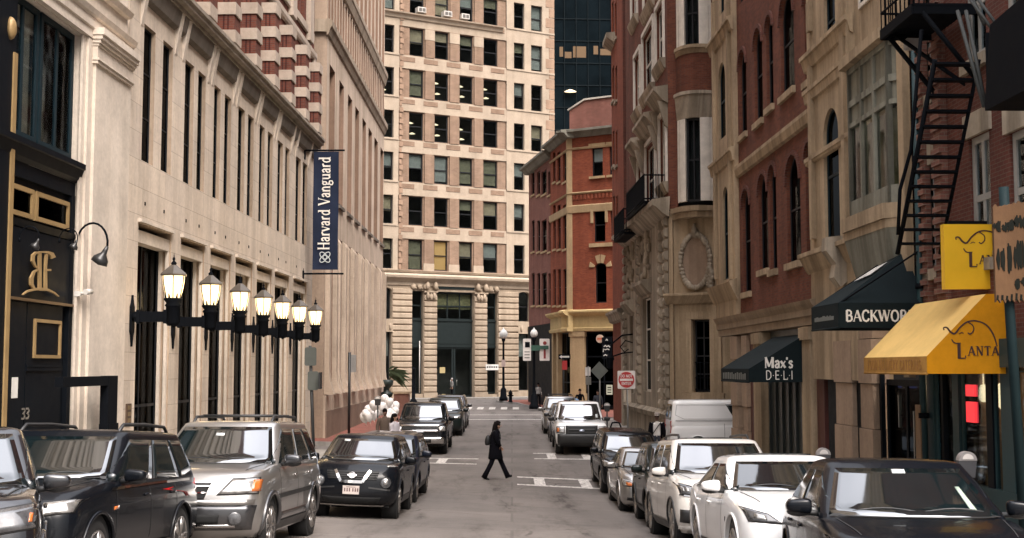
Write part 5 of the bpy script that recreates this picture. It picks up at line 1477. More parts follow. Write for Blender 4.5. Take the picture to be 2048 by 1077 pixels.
gp.build('pane', pane_mat('oriel_glass', (0.55, 0.6, 0.52), 0.3), w); pn.build('transom_panel', stone('dull_green_panel', (0.21, 0.20, 0.155), streak=0.8, dark=0.5), w)
mb = MB(); cu = [(so0 + 0.3, -0.05), (so0 + 0.5, -0.12), (so1 - 0.6, -0.12), (so1 - 0.4, -0.05)]
for (p, q) in zip(cu, cu[1:]):
    n = max(2, int(math.hypot(q[0] - p[0], q[1] - p[1]) / 0.12)); 
    for k in range(n):
        a = (lerp(p[0], q[0], k / n), lerp(p[1], q[1], k / n) + 0.04 * (k % 2)); b = (lerp(p[0], q[0], (k + 1) / n), lerp(p[1], q[1], (k + 1) / n) + 0.04 * ((k + 1) % 2))
        mb.quad((a[0], a[1], zo0 + 0.3), (b[0], b[1], zo0 + 0.3), (b[0], b[1], lerp(zo0, zo1, 0.6)), (a[0], a[1], lerp(zo0, zo1, 0.6)))
mb.build('curtain', plain('grey_green_curtain', (0.30, 0.30, 0.235), 0.9, var=0.4, scale=3), w)
mb = MB(); e = 0.2
base = [(cor[0][0] - e, -0.1), (cor[1][0] - e * 0.6, -0.32 - e), (cor[2][0] + e * 0.6, -0.32 - e), (cor[3][0] + e, -0.1)]
mb.prism(base, zo0 - 0.32, zo0 - 0.02, axes='xy'); mb.prism([(x, y * 0.9 - 0.0) for x, y in base], zo0 - 0.5, zo0 - 0.324, axes='xy'); mb.prism(base, zo1 + 0.01, zo1 + 0.22, axes='xy')
OR.build(mb, 'oriel_sill', M_BUFFST)
mb = MB(); b2_ = [(so0 + 0.4, -0.1), (so0 + 0.6, -0.24), (so1 - 0.9, -0.24), (so1 - 0.6, -0.1)]
n = len(base)
vs = [(x, y * 0.88, zo0 - 0.5) for x, y in base] + [(x, y, zo0 - 1.7) for x, y in b2_]
mb.add(vs, [(i, (i + 1) % 4, 4 + (i + 1) % 4, 4 + i) for i in range(4)] + [(7, 6, 5, 4)]); OR.build(mb, 'oriel_base', M_WEATHER)
mb = MB(); mb.box(so1 - 0.2, so1 + 0.12, -0.22, -0.1, 3, HO); mb.box(so0 - 0.05, so0 + 0.05, -0.28, -0.1, zo0 + 1, HO); OR.build(mb, 'edge_pilaster', M_BUFFST)
wz = zo1 + 1.3
for k in range(2): window(OR.root, so0 + 0.5 + k * 1.3, so0 + 1.4 + k * 1.3, wz, wz + 2.4, -0.15, M_WHITEW, M_DARKGLASS, fr=0.09)
zq = OR.Z(1700, 650)
mb = MB()
for (pa, pb) in ((1667, 1706), (1716, 1748)): quoin_pier(mb, OR.S(pa, 800, -0.2), OR.S(pb, 800, -0.2) - 0.25, 0.14, 0, zq + 0.3, 0.95)
OR.build(mb, 'shop_pier', M_PIER)
mb = MB(); mb.box(OR.S(1660, 800), OR.S(1754, 800), -0.04, 0.0, 0, zq + 0.6); OR.build(mb, 'dark_shopfront', M_BLACKPAINT)

# ------------------------------------------------------------------ dark brick building with the restaurant
H = Fac((RX(24), 24), RD, CAMZ - 3.1, 'dark_brick_building', 'dark brick building with grey sash windows behind the fire escape')
sH = 13.0
wH = [O(1941, 1982, 268, 520, 0, H), O(2022, 2075, 255, 500, 0, H), O(1850, 1876, 330, 540, 0, H)]
wH += [(o[0], o[1], o[3] + 1.3, o[3] + 3.2, 0) for o in wH]
zsf = H.Z(1900, 735)
mb = MB(); wall(mb, 0.05, sH, zsf + 0.2, 33, wH, 0.25); H.build(mb, 'wall', M_BRICKD)
mb = MB(); mb.box(0.1, sH, 0.6, 0.7, zsf, 33); H.build(mb, 'interior_wall', M_INT)
M_GREYSASH = plain('grey_sash_paint', (0.30, 0.29, 0.265), 0.5)
for o in wH:
    window(H.root, o[0], o[1], o[2], o[3], 0.05, M_GREYSASH, M_GLASS, bars=(2, 2), fr=0.12)
    mb = MB(); mb.box(o[0] - 0.1, o[1] + 0.1, -0.1, 0, o[2] - 0.2, o[2]); mb.box(o[0] - 0.12, o[1] + 0.12, -0.06, 0, o[3], o[3] + 0.4); H.build(mb, 'sill', M_GREYST)
# brick piers with raised courses beside the stair
mb = MB()
for (pa, pb) in ((1848, 1862), (1880, 1898)):
    a, b = H.S(pa, 400), H.S(pb, 400); z = zsf + 1.2; k = 0
    while z < 10:
        mb.box(a, b, -0.10 - 0.05 * (k % 2), 0, z, z + 0.10); z += 0.105; k += 1
H.build(mb, 'brick_pier', brick('rough_brick', (0.22, 0.10, 0.075), (0.16, 0.07, 0.055), (0.2, 0.15, 0.12)))
# restaurant front
M_TEAL = plain('teal_shopfront_paint', (0.022, 0.048, 0.052), 0.45, spec=0.25)
mb = MB()
zf0 = 0.0
mb.box(0, sH, -0.12, 0.3, zsf, zsf + 0.45)
for (pa, pb) in ((1855, 1870), (1908, 1920), (2005, 2030)):
    a, b = H.S(pa, 850), H.S(pb, 850); mb.box(a, b, -0.02, 0.08, 0, zsf)
mb.box(H.S(1900, 960), sH, -0.03, 0.09, 0, H.Z(1940, 966)); H.build(mb, 'shopfront_frame', M_TEAL)
mb = MB()
for (pa, pb) in ((1754, 1765), (1845, 1853), (1884, 1888), (1974, 1986)):
    a, b = H.S(pa, 850), H.S(pb, 850); mb.box(a, b, -0.01, 0.07, 0, zsf - 0.002)
H.build(mb, 'mullion', M_BLACKPAINT)
mb = MB(); mb.box(H.S(1852, 850), H.S(1862, 850), -0.2, -0.142, 0, H.Z(1855, 810)); H.build(mb, 'wood_panel', plain('tan_wood', (0.22, 0.13, 0.07), 0.6))
# dark doors and warm dining room behind glass
window(H.root, H.S(1765, 850), H.S(1845, 850), 0.05, zsf - 0.25, 0.1, M_BLACKPAINT, M_DARKGLASS, bars=(2, 1), fr=0.12)
for (pa, pb) in ((1922, 1972), (1986, 2003), (1870, 1907), (2030, 2120)):
    window(H.root, H.S(pa, 850), H.S(pb, 850), 0.7, zsf - 0.05, 0.02, M_TEAL, M_GLASS, bars=(1, 1), fr=0.03)
mb = MB(); a, b = H.S(1912, 850), sH
mb.box(a, b, 2.6, 2.7, 0, zsf); mb.box(a, b, 0.12, 2.6, zsf - 0.06, zsf); mb.box(a - 0.1, a, 0.12, 2.7, 0, zsf); mb.box(a, b, 0.12, 2.6, 0.3, 0.4)
H.build(mb, 'dining_room', plain('tan_plaster', (0.40, 0.27, 0.145), 0.9, var=0.3, scale=1.0))
mb = MB()
for zz in (1.35, 1.9): mb.box(a + 0.3, b, 2.1, 2.6, zz - 0.3, zz - 0.06)
H.build(mb, 'counter', plain('pale_counter', (0.36, 0.28, 0.17), 0.6))
M_PEND = emit('pendant_glow', (1.0, 0.78, 0.46), 2.0)
for (px, py, r) in ((1967, 787, 0.13), (1991, 802, 0.11), (2009, 790, 0.18), (2014, 806, 0.14)):
    u, v = H.uv(px, py, 0.5); mb = MB(); mb.ell((u, 0.5, v), (r, r, r * 1.2), 12, 8); mb.tube([(u, 0.5, v + r), (u, 0.5, zsf)], 0.01, 4); H.build(mb, 'pendant_lamp', M_PEND)
pl = bpy.data.lights.new('dining_light', 'POINT'); pl.energy = 60; pl.color = (1, 0.74, 0.42); pl.shadow_soft_size = 0.2
lo_ = bpy.data.objects.new('dining_light', pl); COL.objects.link(lo_); lo_.parent = H.root; u, v = H.uv(1995, 800, 1.3); lo_.location = (u - 0.3, 1.3, v - 0.15)
M_NEON = emit('red_sign_glow', (1.0, 0.05, 0.06), 0.8, (0.6, 0.02, 0.03))
for (y0, y1) in ((770, 793), (804, 845)):
    mb = MB(); a, b = H.S(1935, 800, 0.05), H.S(1952, 800, 0.05); z0, z1 = H.Z(1943, y1, 0.05), H.Z(1943, y0, 0.05)
    mb.box(a, b, 0.02, 0.06, z0, z1); H.build(mb, 'neon_sign', M_NEON)
for px in (1797, 1826):
    mb = MB(); u, v = H.uv(px, 774, 0.35); mb.box(u - 0.07, u + 0.07, 0.3, 0.4, v - 0.03, v + 0.03); H.build(mb, 'blue_lamp', emit('blue_glow', (0.25, 0.3, 1.0), 2.0))
mb = MB()
u, v = H.uv(1831, 880, 0.05); mb.box(u - 0.02, u + 0.04, 0.02, 0.08, v - 0.5, v + 0.55); u, v = H.uv(1800, 820, 0.05); mb.box(u - 0.02, u + 0.02, 0.02, 0.08, v - 0.35, v + 0.3)
H.build(mb, 'door_handle', plain('steel', (0.4, 0.4, 0.38), 0.3, metal=1))
# ------------------------------------------------------------------ vehicles (local frame: nose towards -y, z up, origin on the road under the middle)
M_TYRE = plain('tyre_rubber', (0.012, 0.012, 0.012), 0.75)
M_WELL = plain('wheel_well_black', (0.006, 0.006, 0.006), 0.9)
M_TRIM = plain('black_plastic_trim', (0.018, 0.018, 0.018), 0.5)
M_CARGLASS = plain('tinted_car_glass', (0.006, 0.010, 0.011), 0.02, var=0.4, scale=1.2, spec=0.5, ior=1.7)
M_SCREEN = plain('windscreen_glass', (0.004, 0.008, 0.009), 0.015, var=0.4, scale=1.2, spec=0.5, ior=3.0)
M_CHROME = plain('chrome', (0.62, 0.60, 0.58), 0.12, metal=1.0, var=0.05)
M_RIM = plain('alloy_rim', (0.40, 0.38, 0.36), 0.3, metal=0.9)
M_RIMDK = plain('dark_alloy_rim', (0.10, 0.10, 0.10), 0.35, metal=0.8)
M_HEADL = plain('headlamp_glass', (0.30, 0.29, 0.275), 0.06, metal=0.5, coat=1.0, var=0.8, scale=7)
M_HEADD = plain('dark_headlamp', (0.06, 0.06, 0.062), 0.08, coat=1.0, var=0.8, scale=9)
M_AMBER = plain('amber_lens', (0.48, 0.13, 0.03), 0.15, coat=1.0)
M_PLATE = plain('pale_number_plate', (0.52, 0.45, 0.41), 0.5)
M_PLATEK = plain('plate_characters', (0.10, 0.05, 0.05), 0.5)
M_STICK = plain('white_sticker', (0.6, 0.62, 0.6), 0.5)
M_REDL = plain('red_lens', (0.30, 0.01, 0.01), 0.12, coat=1.0)

def ring(w, yf, yr, bf, br, r, z, taper=0.05, n=(7, 5, 26)):
    """right half of a plan outline from the nose centre to the tail centre"""
    nf, nc, ns = n; P = []
    r = min(r, w * 0.8)
    L = (yr - yf)
    for i in range(nf): 
        x = (w - r) * i / nf; P.append((x, yf + bf * (x / w) ** 2.2))
    y0 = yf + bf * ((w - r) / w) ** 2.2
    for i in range(nc + 1):
        a = math.pi / 2 * i / nc; P.append((w - r + r * math.sin(a), y0 + (r * 1.25) * (1 - math.cos(a))))
    ya = P[-1][1]; yb0 = yr - br * ((w - r) / w) ** 2.2; yb = yb0 - r * 1.0
    for i in range(1, ns): P.append((w, lerp(ya, yb, i / ns)))
    for i in range(nc + 1):
        a = math.pi / 2 * i / nc; P.append((w - r + r * math.cos(a), yb + (yb0 - yb) * math.sin(a)))
    for i in range(nf - 1, -1, -1):
        x = (w - r) * i / nf; P.append((x, yr - br * (x / w) ** 2.2))
    ym = (yf + yr) / 2
    out = []
    for x, y in P:
        t = abs(y - ym) / (L / 2); out.append((x * (1 - taper * t ** 4), y))
    return out

def loft(mb, rings, mat=0, cap_top=None, cap_bot=True, smooth=True):
    """rings: lists of (x, y, z) for the right half; mirrored to a closed shell"""
    n = len(rings[0]); full = []
    for rg in rings: full.append([(x, y, z) for x, y, z in rg] + [(-x, y, z) for x, y, z in rg[-2:0:-1]])
    m = len(full[0]); vs = [p for f in full for p in f]
    fs = [(i * m + k, i * m + (k + 1) % m, (i + 1) * m + (k + 1) % m, (i + 1) * m + k) for i in range(len(full) - 1) for k in range(m)]
    if cap_bot: fs.append(tuple(range(m))[::-1])
    # top closed by strips across the car
    o = (len(full) - 1) * m
    for k in range(0, n - 1):
        a, b = o + k, o + k + 1
        c, d = o + (m - k - 1) % m if k + 1 < n - 1 else o + n - 1, o + (m - k) % m
        f = [a, b, c, d]; g = []
        for q in f:
            if q not in g: g.append(q)
        if len(g) >= 3: fs.append(tuple(g))
    mb.add(vs, fs, mat, smooth)

def crom(tab, t):
    """smooth interpolation through table rows"""
    n = len(tab)
    if t <= tab[0][0]: return tab[0][1]
    for i in range(n - 1):
        if t <= tab[i + 1][0]:
            u = (t - tab[i][0]) / (tab[i + 1][0] - tab[i][0])
            p1, p2 = tab[i][1], tab[i + 1][1]; p0 = tab[max(i - 1, 0)][1]; p3 = tab[min(i + 2, n - 1)][1]
            return 0.5 * (2 * p1 + (p2 - p0) * u + (2 * p0 - 5 * p1 + 4 * p2 - p3) * u * u + (3 * p1 - p0 - 3 * p2 + p3) * u ** 3)
    return tab[-1][1]

def finish(me, ang=38):
    bm = bmesh.new(); bm.from_mesh(me)
    bmesh.ops.remove_doubles(bm, verts=bm.verts, dist=0.0005); bmesh.ops.recalc_face_normals(bm, faces=bm.faces)
    bm.to_mesh(me); bm.free()
    me.polygons.foreach_set('use_smooth', [True] * len(me.polygons)); me.set_sharp_from_angle(angle=R(ang))

def carve(me, cutters):
    """cut the wheel arches with cylinders"""
    o = bpy.data.objects.new('shell_tmp', me); COL.objects.link(o); tmp = []
    for (x0, x1, y, z, r) in cutters:
        mb = MB(); mb.lathe([(r, x0), (r, x1)], (0, y, z), 40, axis='x', smooth=False)
        c = mb.build('cutter_tmp', M_WELL); tmp.append(c)
        md = o.modifiers.new('b', 'BOOLEAN'); md.operation = 'DIFFERENCE'; md.object = c; md.solver = 'EXACT'
    dg = bpy.context.evaluated_depsgraph_get()
    new = bpy.data.meshes.new_from_object(o.evaluated_get(dg))
    for t in tmp + [o]:
        m = t.data; bpy.data.objects.remove(t); 
        if m.users == 0: bpy.data.meshes.remove(m)
    return new

class Car:
    def __init__(s, name, label, P, cat='car'):
        s.p = P; s.root = empty(name, (0, 0, 0), 0, label, cat)
        s.shell()
    def surf(s, o, d):
        """first hit of a ray on the outer skin"""
        o = Vector(o); d = Vector(d).normalized(); best = None
        for b in s.bvh:
            h = b.ray_cast(o, d)
            if h[0] is not None and (best is None or h[3] < best[2]):
                n = h[1] if h[1].dot(d) < 0 else -h[1]
                best = (h[0], n, h[3])
        return best
    def patch(s, name, quad, axis, mat, n=(8, 6), off=0.006, sink=0.012, parent=None, round_=0.0, mirror=False):
        """a panel laid on the skin: quad corners in the plane seen along the axis ('front': x,z; 'side': y,z; 'rear'; 'top': x,y)"""
        if name == 'headlamp' and mirror:
            cx_, cz_ = sum(q[0] for q in quad) / 4, sum(q[1] for q in quad) / 4
            s.patch('headlamp_bezel', [(cx_ + (a - cx_) * 1.07, cz_ + (b - cz_) * 1.16) for a, b in quad], axis, M_TRIM, n, off - 0.006, sink, parent, round_, True)
        if mirror:
            for q in (quad, [(-quad[k][0], quad[k][1]) for k in (1, 0, 3, 2)]) if axis != 'side' else (quad, quad):
                s.patch(name, q, axis, mat, n, off, sink, parent, round_)
                s.flip = not getattr(s, 'flip', False) if axis == 'side' else False
            s.flip = False; return None
        mb = MB(); nu, nv = n
        for sgn in ((-1 if getattr(s, 'flip', False) else 1,)):
            grid = []
            for j in range(nv + 1):
                row = []
                for i in range(nu + 1):
                    u, v = i / nu, j / nv
                    if round_:
                        a, b = 2 * u - 1, 2 * v - 1; k = round_
                        a2 = a * math.sqrt(max(0, 1 - k * b * b / 2)); b2 = b * math.sqrt(max(0, 1 - k * a * a / 2)); u, v = (a2 + 1) / 2, (b2 + 1) / 2
                    q = [lerp(lerp(quad[0][c], quad[1][c], u), lerp(quad[3][c], quad[2][c], u), v) for c in (0, 1)]
                    if axis == 'front': h = s.surf((sgn * q[0], -9, q[1]), (0, 1, 0))
                    elif axis == 'rear': h = s.surf((sgn * q[0], 9, q[1]), (0, -1, 0))
                    elif axis == 'side': h = s.surf((sgn * 4, q[0], q[1]), (-sgn, 0, 0))
                    else: h = s.surf((sgn * q[0], q[1], 5), (0, 0, -1))
                    row.append(h)
                grid.append(row)
            if any(h is None for r in grid for h in r):
                last = None
                for r in grid:
                    for i, h in enumerate(r):
                        if h is None: r[i] = last
                        else: last = h
                if any(h is None for r in grid for h in r): continue
            vs = [h[0] + h[1] * off for r in grid for h in r]; W = nu + 1
            fs = [(j * W + i, j * W + i + 1, (j + 1) * W + i + 1, (j + 1) * W + i) for j in range(nv) for i in range(nu)]
            edge = [i for i in range(W)] + [j * W + nu for j in range(1, nv + 1)] + [nv * W + i for i in range(nu - 1, -1, -1)] + [j * W for j in range(nv - 1, 0, -1)]
            base = len(vs); nn = [h[1] for r in grid for h in r]
            vs += [vs[e] - nn[e] * (off + sink) for e in edge]
            L = len(edge)
            sk = [(edge[k], edge[(k + 1) % L], base + (k + 1) % L, base + k) for k in range(L)]
            mb.add(vs, fs, 0, True); o = len(mb.v) - len(vs)
            for f in sk: mb.f.append([i + o for i in f]); mb.m.append(0); mb.sm.append(False)
        if not mb.v: return None
        return mb.build(name, mat, parent or s.root)
    def strip(s, pts, axis, w, mat, name, mirror=True, off=0.004, parent=None):
        """thin line on the skin (door gaps, mouldings)"""
        o = None
        for sgn in ((1, -1) if mirror else (1,)):
            mb = MB(); P = []
            for (a, b), (c, d) in zip(pts, pts[1:]):
                k = max(2, int(math.hypot(c - a, d - b) / 0.06))
                for i in range(k): P.append((lerp(a, c, i / k), lerp(b, d, i / k)))
            P.append(pts[-1]); H = []
            for a, b in P:
                if axis == 'side': h = s.surf((sgn * 4, a, b), (-sgn, 0, 0))
                elif axis == 'front': h = s.surf((sgn * a, -9, b), (0, 1, 0))
                else: h = s.surf((sgn * a, b, 5), (0, 0, -1))
                if h: H.append(h)
            for h, g in zip(H, H[1:]):
                if (g[0] - h[0]).length > 0.25: continue
                t = (g[0] - h[0]).normalized(); u = t.cross(h[1]).normalized() * w / 2
                mb.add([h[0] + u + h[1] * off, g[0] + u + g[1] * off, g[0] - u + g[1] * off, h[0] - u + h[1] * off], [(0, 1, 2, 3)])
            if mb.v: o = mb.build(name, mat, parent or s.root, recalc=False)
        return o
    def shell(s):
        p = s.p; L, Wd, H = p['L'], p['W'], p['H']; w = Wd / 2; yf, yr = -L / 2, L / 2
        g = p.get('gc', 0.2); belt = p['belt']; hood0, hood1 = p['hood0'], p['hood1']
        yc = yf + p['cowl']; s.yf, s.yr, s.yc = yf, yr, yc
        deck = p.get('deck', belt)               # height of the rear deck / bed rail
        yb = yr - p.get('boot', 0.0)
        def ztop(y):
            if y < yc: 
                t = (y - yf) / (yc - yf); return lerp(hood0, hood1, min(1, max(0, t)) ** p.get('hoodpow', 0.7))
            if y > yb and p.get('boot'): return deck
            return lerp(hood1, belt, min(1, (y - yc) / 0.6)) if p.get('boot') is None or True else belt
        s.ztop = ztop
        # body: rows of (height fraction, half width, nose inset, tail inset)
        rows = p.get('rows', [(0.0, 0.90, 0.16, 0.14), (0.10, 0.955, 0.06, 0.06), (0.30, 0.99, 0.0, 0.0), (0.55, 1.0, 0.015, 0.01), (0.78, 0.992, 0.05, 0.03), (0.93, 0.965, 0.12, 0.06), (1.0, 0.925, 0.2, 0.1)])
        rings = []; K = 18
        for k in range(K + 1):
            t = k / K
            ww = crom([(r[0], r[1]) for r in rows], t) * w; fi = crom([(r[0], r[2]) for r in rows], t); ri = crom([(r[0], r[3]) for r in rows], t)
            pl = ring(ww, yf + fi, yr - ri, p.get('bow', 0.18), p.get('rbow', 0.08), p.get('rc', 0.22), 0, p.get('taper', 0.05))
            rings.append([(x, y, lerp(g, ztop(y), t)) for x, y in pl])
        # top: pull the last outline inwards in steps with a crown
        lastp = ring(crom([(r[0], r[1]) for r in rows], 1) * w, yf + rows[-1][2], yr - rows[-1][3], p.get('bow', 0.18), p.get('rbow', 0.08), p.get('rc', 0.22), 0, p.get('taper', 0.05))
        cz = 0.0
        for ins, cz in ((0.93, 0.018), (0.8, 0.035), (0.5, 0.05), (0.2, 0.056)):
            rr = []
            for x, y in lastp:
                yy = lerp(0, y, 1 - (1 - ins) * 0.16); rr.append((x * ins, yy, ztop(yy) + cz * p.get('crown', 1)))
            rings.append(rr)
        mb = MB(); loft(mb, rings)
        me = mb.mesh('body', p['paint']); finish(me)
        R_ = p['wr'] + 0.055; wy = (yf + p['fo'], yr - p['ro']); s.wy = wy
        zc_ = p['wr'] + 0.005
        me = carve(me, [(sg * (w + 0.2), sg * (w - 0.34), y, zc_, R_) for y in wy for sg in (1, -1)])
        finish(me)
        if not me.materials: me.materials.append(p['paint'])
        s.body = bpy.data.objects.new('body', me); COL.objects.link(s.body); s.body.parent = s.root
        bm = bmesh.new(); bm.from_mesh(me); s.bvh = [BVHTree.FromBMesh(bm)]; bm.free()
        # greenhouse
        wy0, wr_ = p['wsy'], p['roofw'] * w
        bw = p.get('beltw', 0.93) * w
        yR, yT = yr - p['rwb'], yr - p['rwt']     # rear glass bottom / top
        zr = H - p.get('rcrown', 0.05)
        rings = []; K = 12
        zlow = belt - 0.1
        for k in range(K + 1):
            t = k / K
            z = lerp(zlow, zr, t); tt = max(0, (z - belt) / (zr - belt))
            ww = lerp(bw, wr_, tt ** 1.25)
            a = lerp(yc - 0.05, yf + wy0, tt ** 0.93); b = lerp(yR, yT, tt ** 1.1)
            zz = lambda y: z
            pl = ring(ww, a, b, p.get('wbow', 0.16), p.get('rwbow', 0.1), 0.14, 0, 0.015)
            rings.append([(x, y, z) for x, y in pl])
        for dx, dz in ((0.05, 0.022), (0.12, 0.036), (0.3, 0.047), (0.6, 0.052)):
            pl = ring(max(0.05, wr_ - dx), yf + wy0 + dx * 0.8, yT - dx * 0.8, p.get('wbow', 0.16), p.get('rwbow', 0.1), 0.14, 0, 0.015)
            rings.append([(x, y, zr + dz * p.get('rcrown', 0.05) / 0.052) for x, y in pl])
        mb = MB(); loft(mb, rings)
        me = mb.mesh('cabin', p.get('roofpaint', p['paint'])); finish(me, 50)
        s.cab = bpy.data.objects.new('cabin', me); COL.objects.link(s.cab); s.cab.parent = s.root
        bm = bmesh.new(); bm.from_mesh(me); s.bvh.append(BVHTree.FromBMesh(bm)); bm.free()
        s.zr = zr; s.bw = bw; s.wrw = wr_; s.yR, s.yT = yR, yT
        # windscreen and rear glass
        e = 0.05
        s.ws = s.patch('windscreen', [(-bw * 0.90, max(belt, hood1) + 0.035), (bw * 0.90, max(belt, hood1) + 0.035), (wr_ * 0.90, zr - 0.045), (-wr_ * 0.90, zr - 0.045)], 'front', M_SCREEN, (18, 8))
        s.patch('rear_window', [(-bw * 0.84, belt + 0.1), (bw * 0.84, belt + 0.1), (wr_ * 0.84, zr - 0.09), (-wr_ * 0.84, zr - 0.09)], 'rear', M_CARGLASS, (12, 6))
        s.strip([(-bw * 0.88, max(belt, hood1) + 0.03), (bw * 0.88, max(belt, hood1) + 0.03)], 'front', 0.05, M_TRIM, 'cowl_trim', mirror=False, off=0.012)
        # side windows
        zb_, zt_ = belt + 0.045, zr - 0.075
        a0 = yc + 0.12; a1 = yf + wy0 + 0.13
        for (q0, q1, q2, q3) in p['sidewin']:   # fractions along the cabin: bottom front, bottom rear, top rear, top front
            f = lambda t, top: lerp(a1 if top else a0, (yT - 0.12) if top else (yR - 0.14), t)
            zk = belt + p.get('kick', 0.0)
            s.patch('side_window', [(f(q0, 0), zb_), (f(q1, 0), zb_ + (p.get('kick', 0.0) if q1 > 0.9 else 0)), (f(q2, 1), zt_), (f(q3, 1), zt_)], 'side', M_CARGLASS, (8, 5), mirror=False)
        for o in [c for c in s.root.children if c.name.startswith('side_window')]:
            c = o.copy(); c.data = o.data.copy(); c.data.transform(Matrix.Scale(-1, 4, (1, 0, 0))); c.data.flip_normals(); COL.objects.link(c); c.parent = s.root
        # wheels with liners
        for y in wy:
            for sg in (1, -1): s.wheel(sg, y)
        for y in wy:
            for sg in (1, -1):
                mb = MB(); mb.lathe([(R_ - 0.004, sg * (w - 0.05)), (R_ - 0.004, sg * (w - 0.335)), (0.02, sg * (w - 0.336))], (0, y, zc_), 28, axis='x'); mb.build('wheel_liner', M_WELL, s.root)
        mb = MB(); mb.box(-w * 0.78, w * 0.78, yf + 0.3, yr - 0.25, g - 0.02, g + 0.12); mb.build('underbody', M_WELL, s.root)
        # arch lips and sill
        for y in wy:
            for sg in (1, -1):
                mb = MB(); pts = []
                for k in range(17):
                    a = R(-12) + R(204) * k / 16; yy, zz = y + math.cos(a) * (R_ + 0.012), zc_ + math.sin(a) * (R_ + 0.012)
                    h = s.surf((sg * 4, yy, zz), (-sg, 0, 0))
                    if h and abs(h[0].x) > w * 0.7: pts.append(h[0] + h[1] * 0.002)
                if len(pts) > 3: mb.tube(pts, p.get('lip', 0.018), 6); mb.build('arch_lip', p.get('lipmat', p['paint']), s.root)
        s.strip([(wy[0] + R_ + 0.05, g + 0.09), (wy[1] - R_ - 0.05, g + 0.09)], 'side', 0.14, p.get('sill', M_TRIM), 'sill_trim', off=0.008)
        # door gaps, handles, mirrors
        for y in p['doors']:
            s.strip([(y, belt - 0.02), (y - 0.01, g + 0.2)], 'side', 0.012, M_WELL, 'door_gap')
        for y in p['handles']:
            for sg in (1, -1):
                h = s.surf((sg * 4, y, belt - 0.13), (-sg, 0, 0))
                if h:
                    mb = MB(); mb.ell(h[0] + h[1] * 0.015, (0.02, 0.095, 0.02), 10, 6); mb.build('door_handle', p.get('handlemat', p['paint']), s.root)
        s.strip([(bw * 0.86, yc - 0.1), (w * 0.70, yf + 0.45)], 'top', 0.012, M_WELL, 'bonnet_gap')
        for sg in (1, -1):
            ym, zm = yc + p.get('mirry', 0.38), belt + 0.10; xm = bw + 0.16
            mb = MB(); mb.ell((sg * xm, ym, zm), (0.12, 0.085, 0.082), 20, 12, pw=0.55)
            mb.v = [(x, y, zm + (z - zm) * (1 - 0.35 * (abs(x) - xm + 0.12) / 0.24)) for x, y, z in mb.v]
            mb.v = [(x, y if y < ym + 0.03 else ym + 0.03, z) for x, y, z in mb.v]
            m = mb.build('wing_mirror', p.get('mirmat', p['paint']), s.root)
            mb = MB(); mb.tube([(sg * (bw - 0.04), ym + 0.02, zm - 0.07), (sg * xm, ym, zm - 0.05)], 0.03, 6); mb.ell((sg * xm, ym + 0.01, zm - 0.055), (0.115, 0.075, 0.045), 10, 6); mb.build('mirror_foot', M_TRIM, m)
        # wipers, sticker, interior mirror
        zb_ = max(belt, hood1)
        for x0, x1 in ((0.08, 0.62), (-0.55, 0.0)):
            mb = MB(); P = []
            for k in range(7):
                h = s.surf((lerp(x0, x1, k / 6), -9, zb_ + 0.055 + 0.03 * math.sin(k / 6 * 3)), (0, 1, 0))
                if h: P.append(h[0] + h[1] * 0.02)
            if len(P) > 2: mb.tube(P, 0.009, 5); mb.build('wiper', M_TRIM, s.root)
        if p.get('sticker'): 
            x, z = p['sticker']; s.patch('sticker', [(x - 0.06, z), (x + 0.06, z), (x + 0.06, z + 0.035), (x - 0.06, z + 0.035)], 'front', M_STICK, (2, 2), off=0.010)
    def wheel(s, sg, y):
        p = s.p; r = p['wr']; x = p['W'] / 2 - 0.03; tw = 0.21
        mb = MB(); mb.lathe([(r * 0.66, -tw), (r * 0.9, -tw), (r * 0.98, -tw + 0.03), (r, -tw + 0.06), (r, -0.05), (r * 0.98, -0.02), (r * 0.9, 0.0), (r * 0.70, 0.0), (r * 0.66, -0.02)], (0, 0, 0), 30, axis='x')
        t = mb.build('wheel', M_TYRE, s.root)
        mb = MB(); mb.lathe([(r * 0.69, -0.004), (r * 0.68, -0.012), (r * 0.62, -0.05), (r * 0.2, -0.075), (0.0, -0.07)], (0, 0, 0), 30, axis='x')
        dk = mb.build('rim_dish', M_RIMDK, t)
        mb = MB(); mb.lathe([(r * 0.705, -0.01), (r * 0.70, 0.006), (r * 0.65, 0.002), (r * 0.63, -0.04)], (0, 0, 0), 30, axis='x')
        n = p.get('spokes', 5)
        for k in range(n):
            a = 2 * math.pi * k / n
            for da in ((-0.12, 0.12) if n <= 6 else (0,)):
                c0, s0 = math.cos(a + da * 0.5), math.sin(a + da * 0.5); c1, s1 = math.cos(a + da * 1.3), math.sin(a + da * 1.3)
                mb.tube([(-0.02, c0 * r * 0.1, s0 * r * 0.1), (-0.01, c1 * r * 0.4, s1 * r * 0.4), (-0.008, c1 * r * 0.66, s1 * r * 0.66)], [0.03, 0.022, 0.026], 6)
        mb.lathe([(r * 0.17, -0.03), (r * 0.16, 0.0), (0.0, 0.004)], (0, 0, 0), 14, axis='x')
        mb.build('rim', p.get('rim', M_RIM), t)
        t.location = (sg * x, y, r)
        if sg < 0: t.rotation_euler = (0, 0, math.pi)
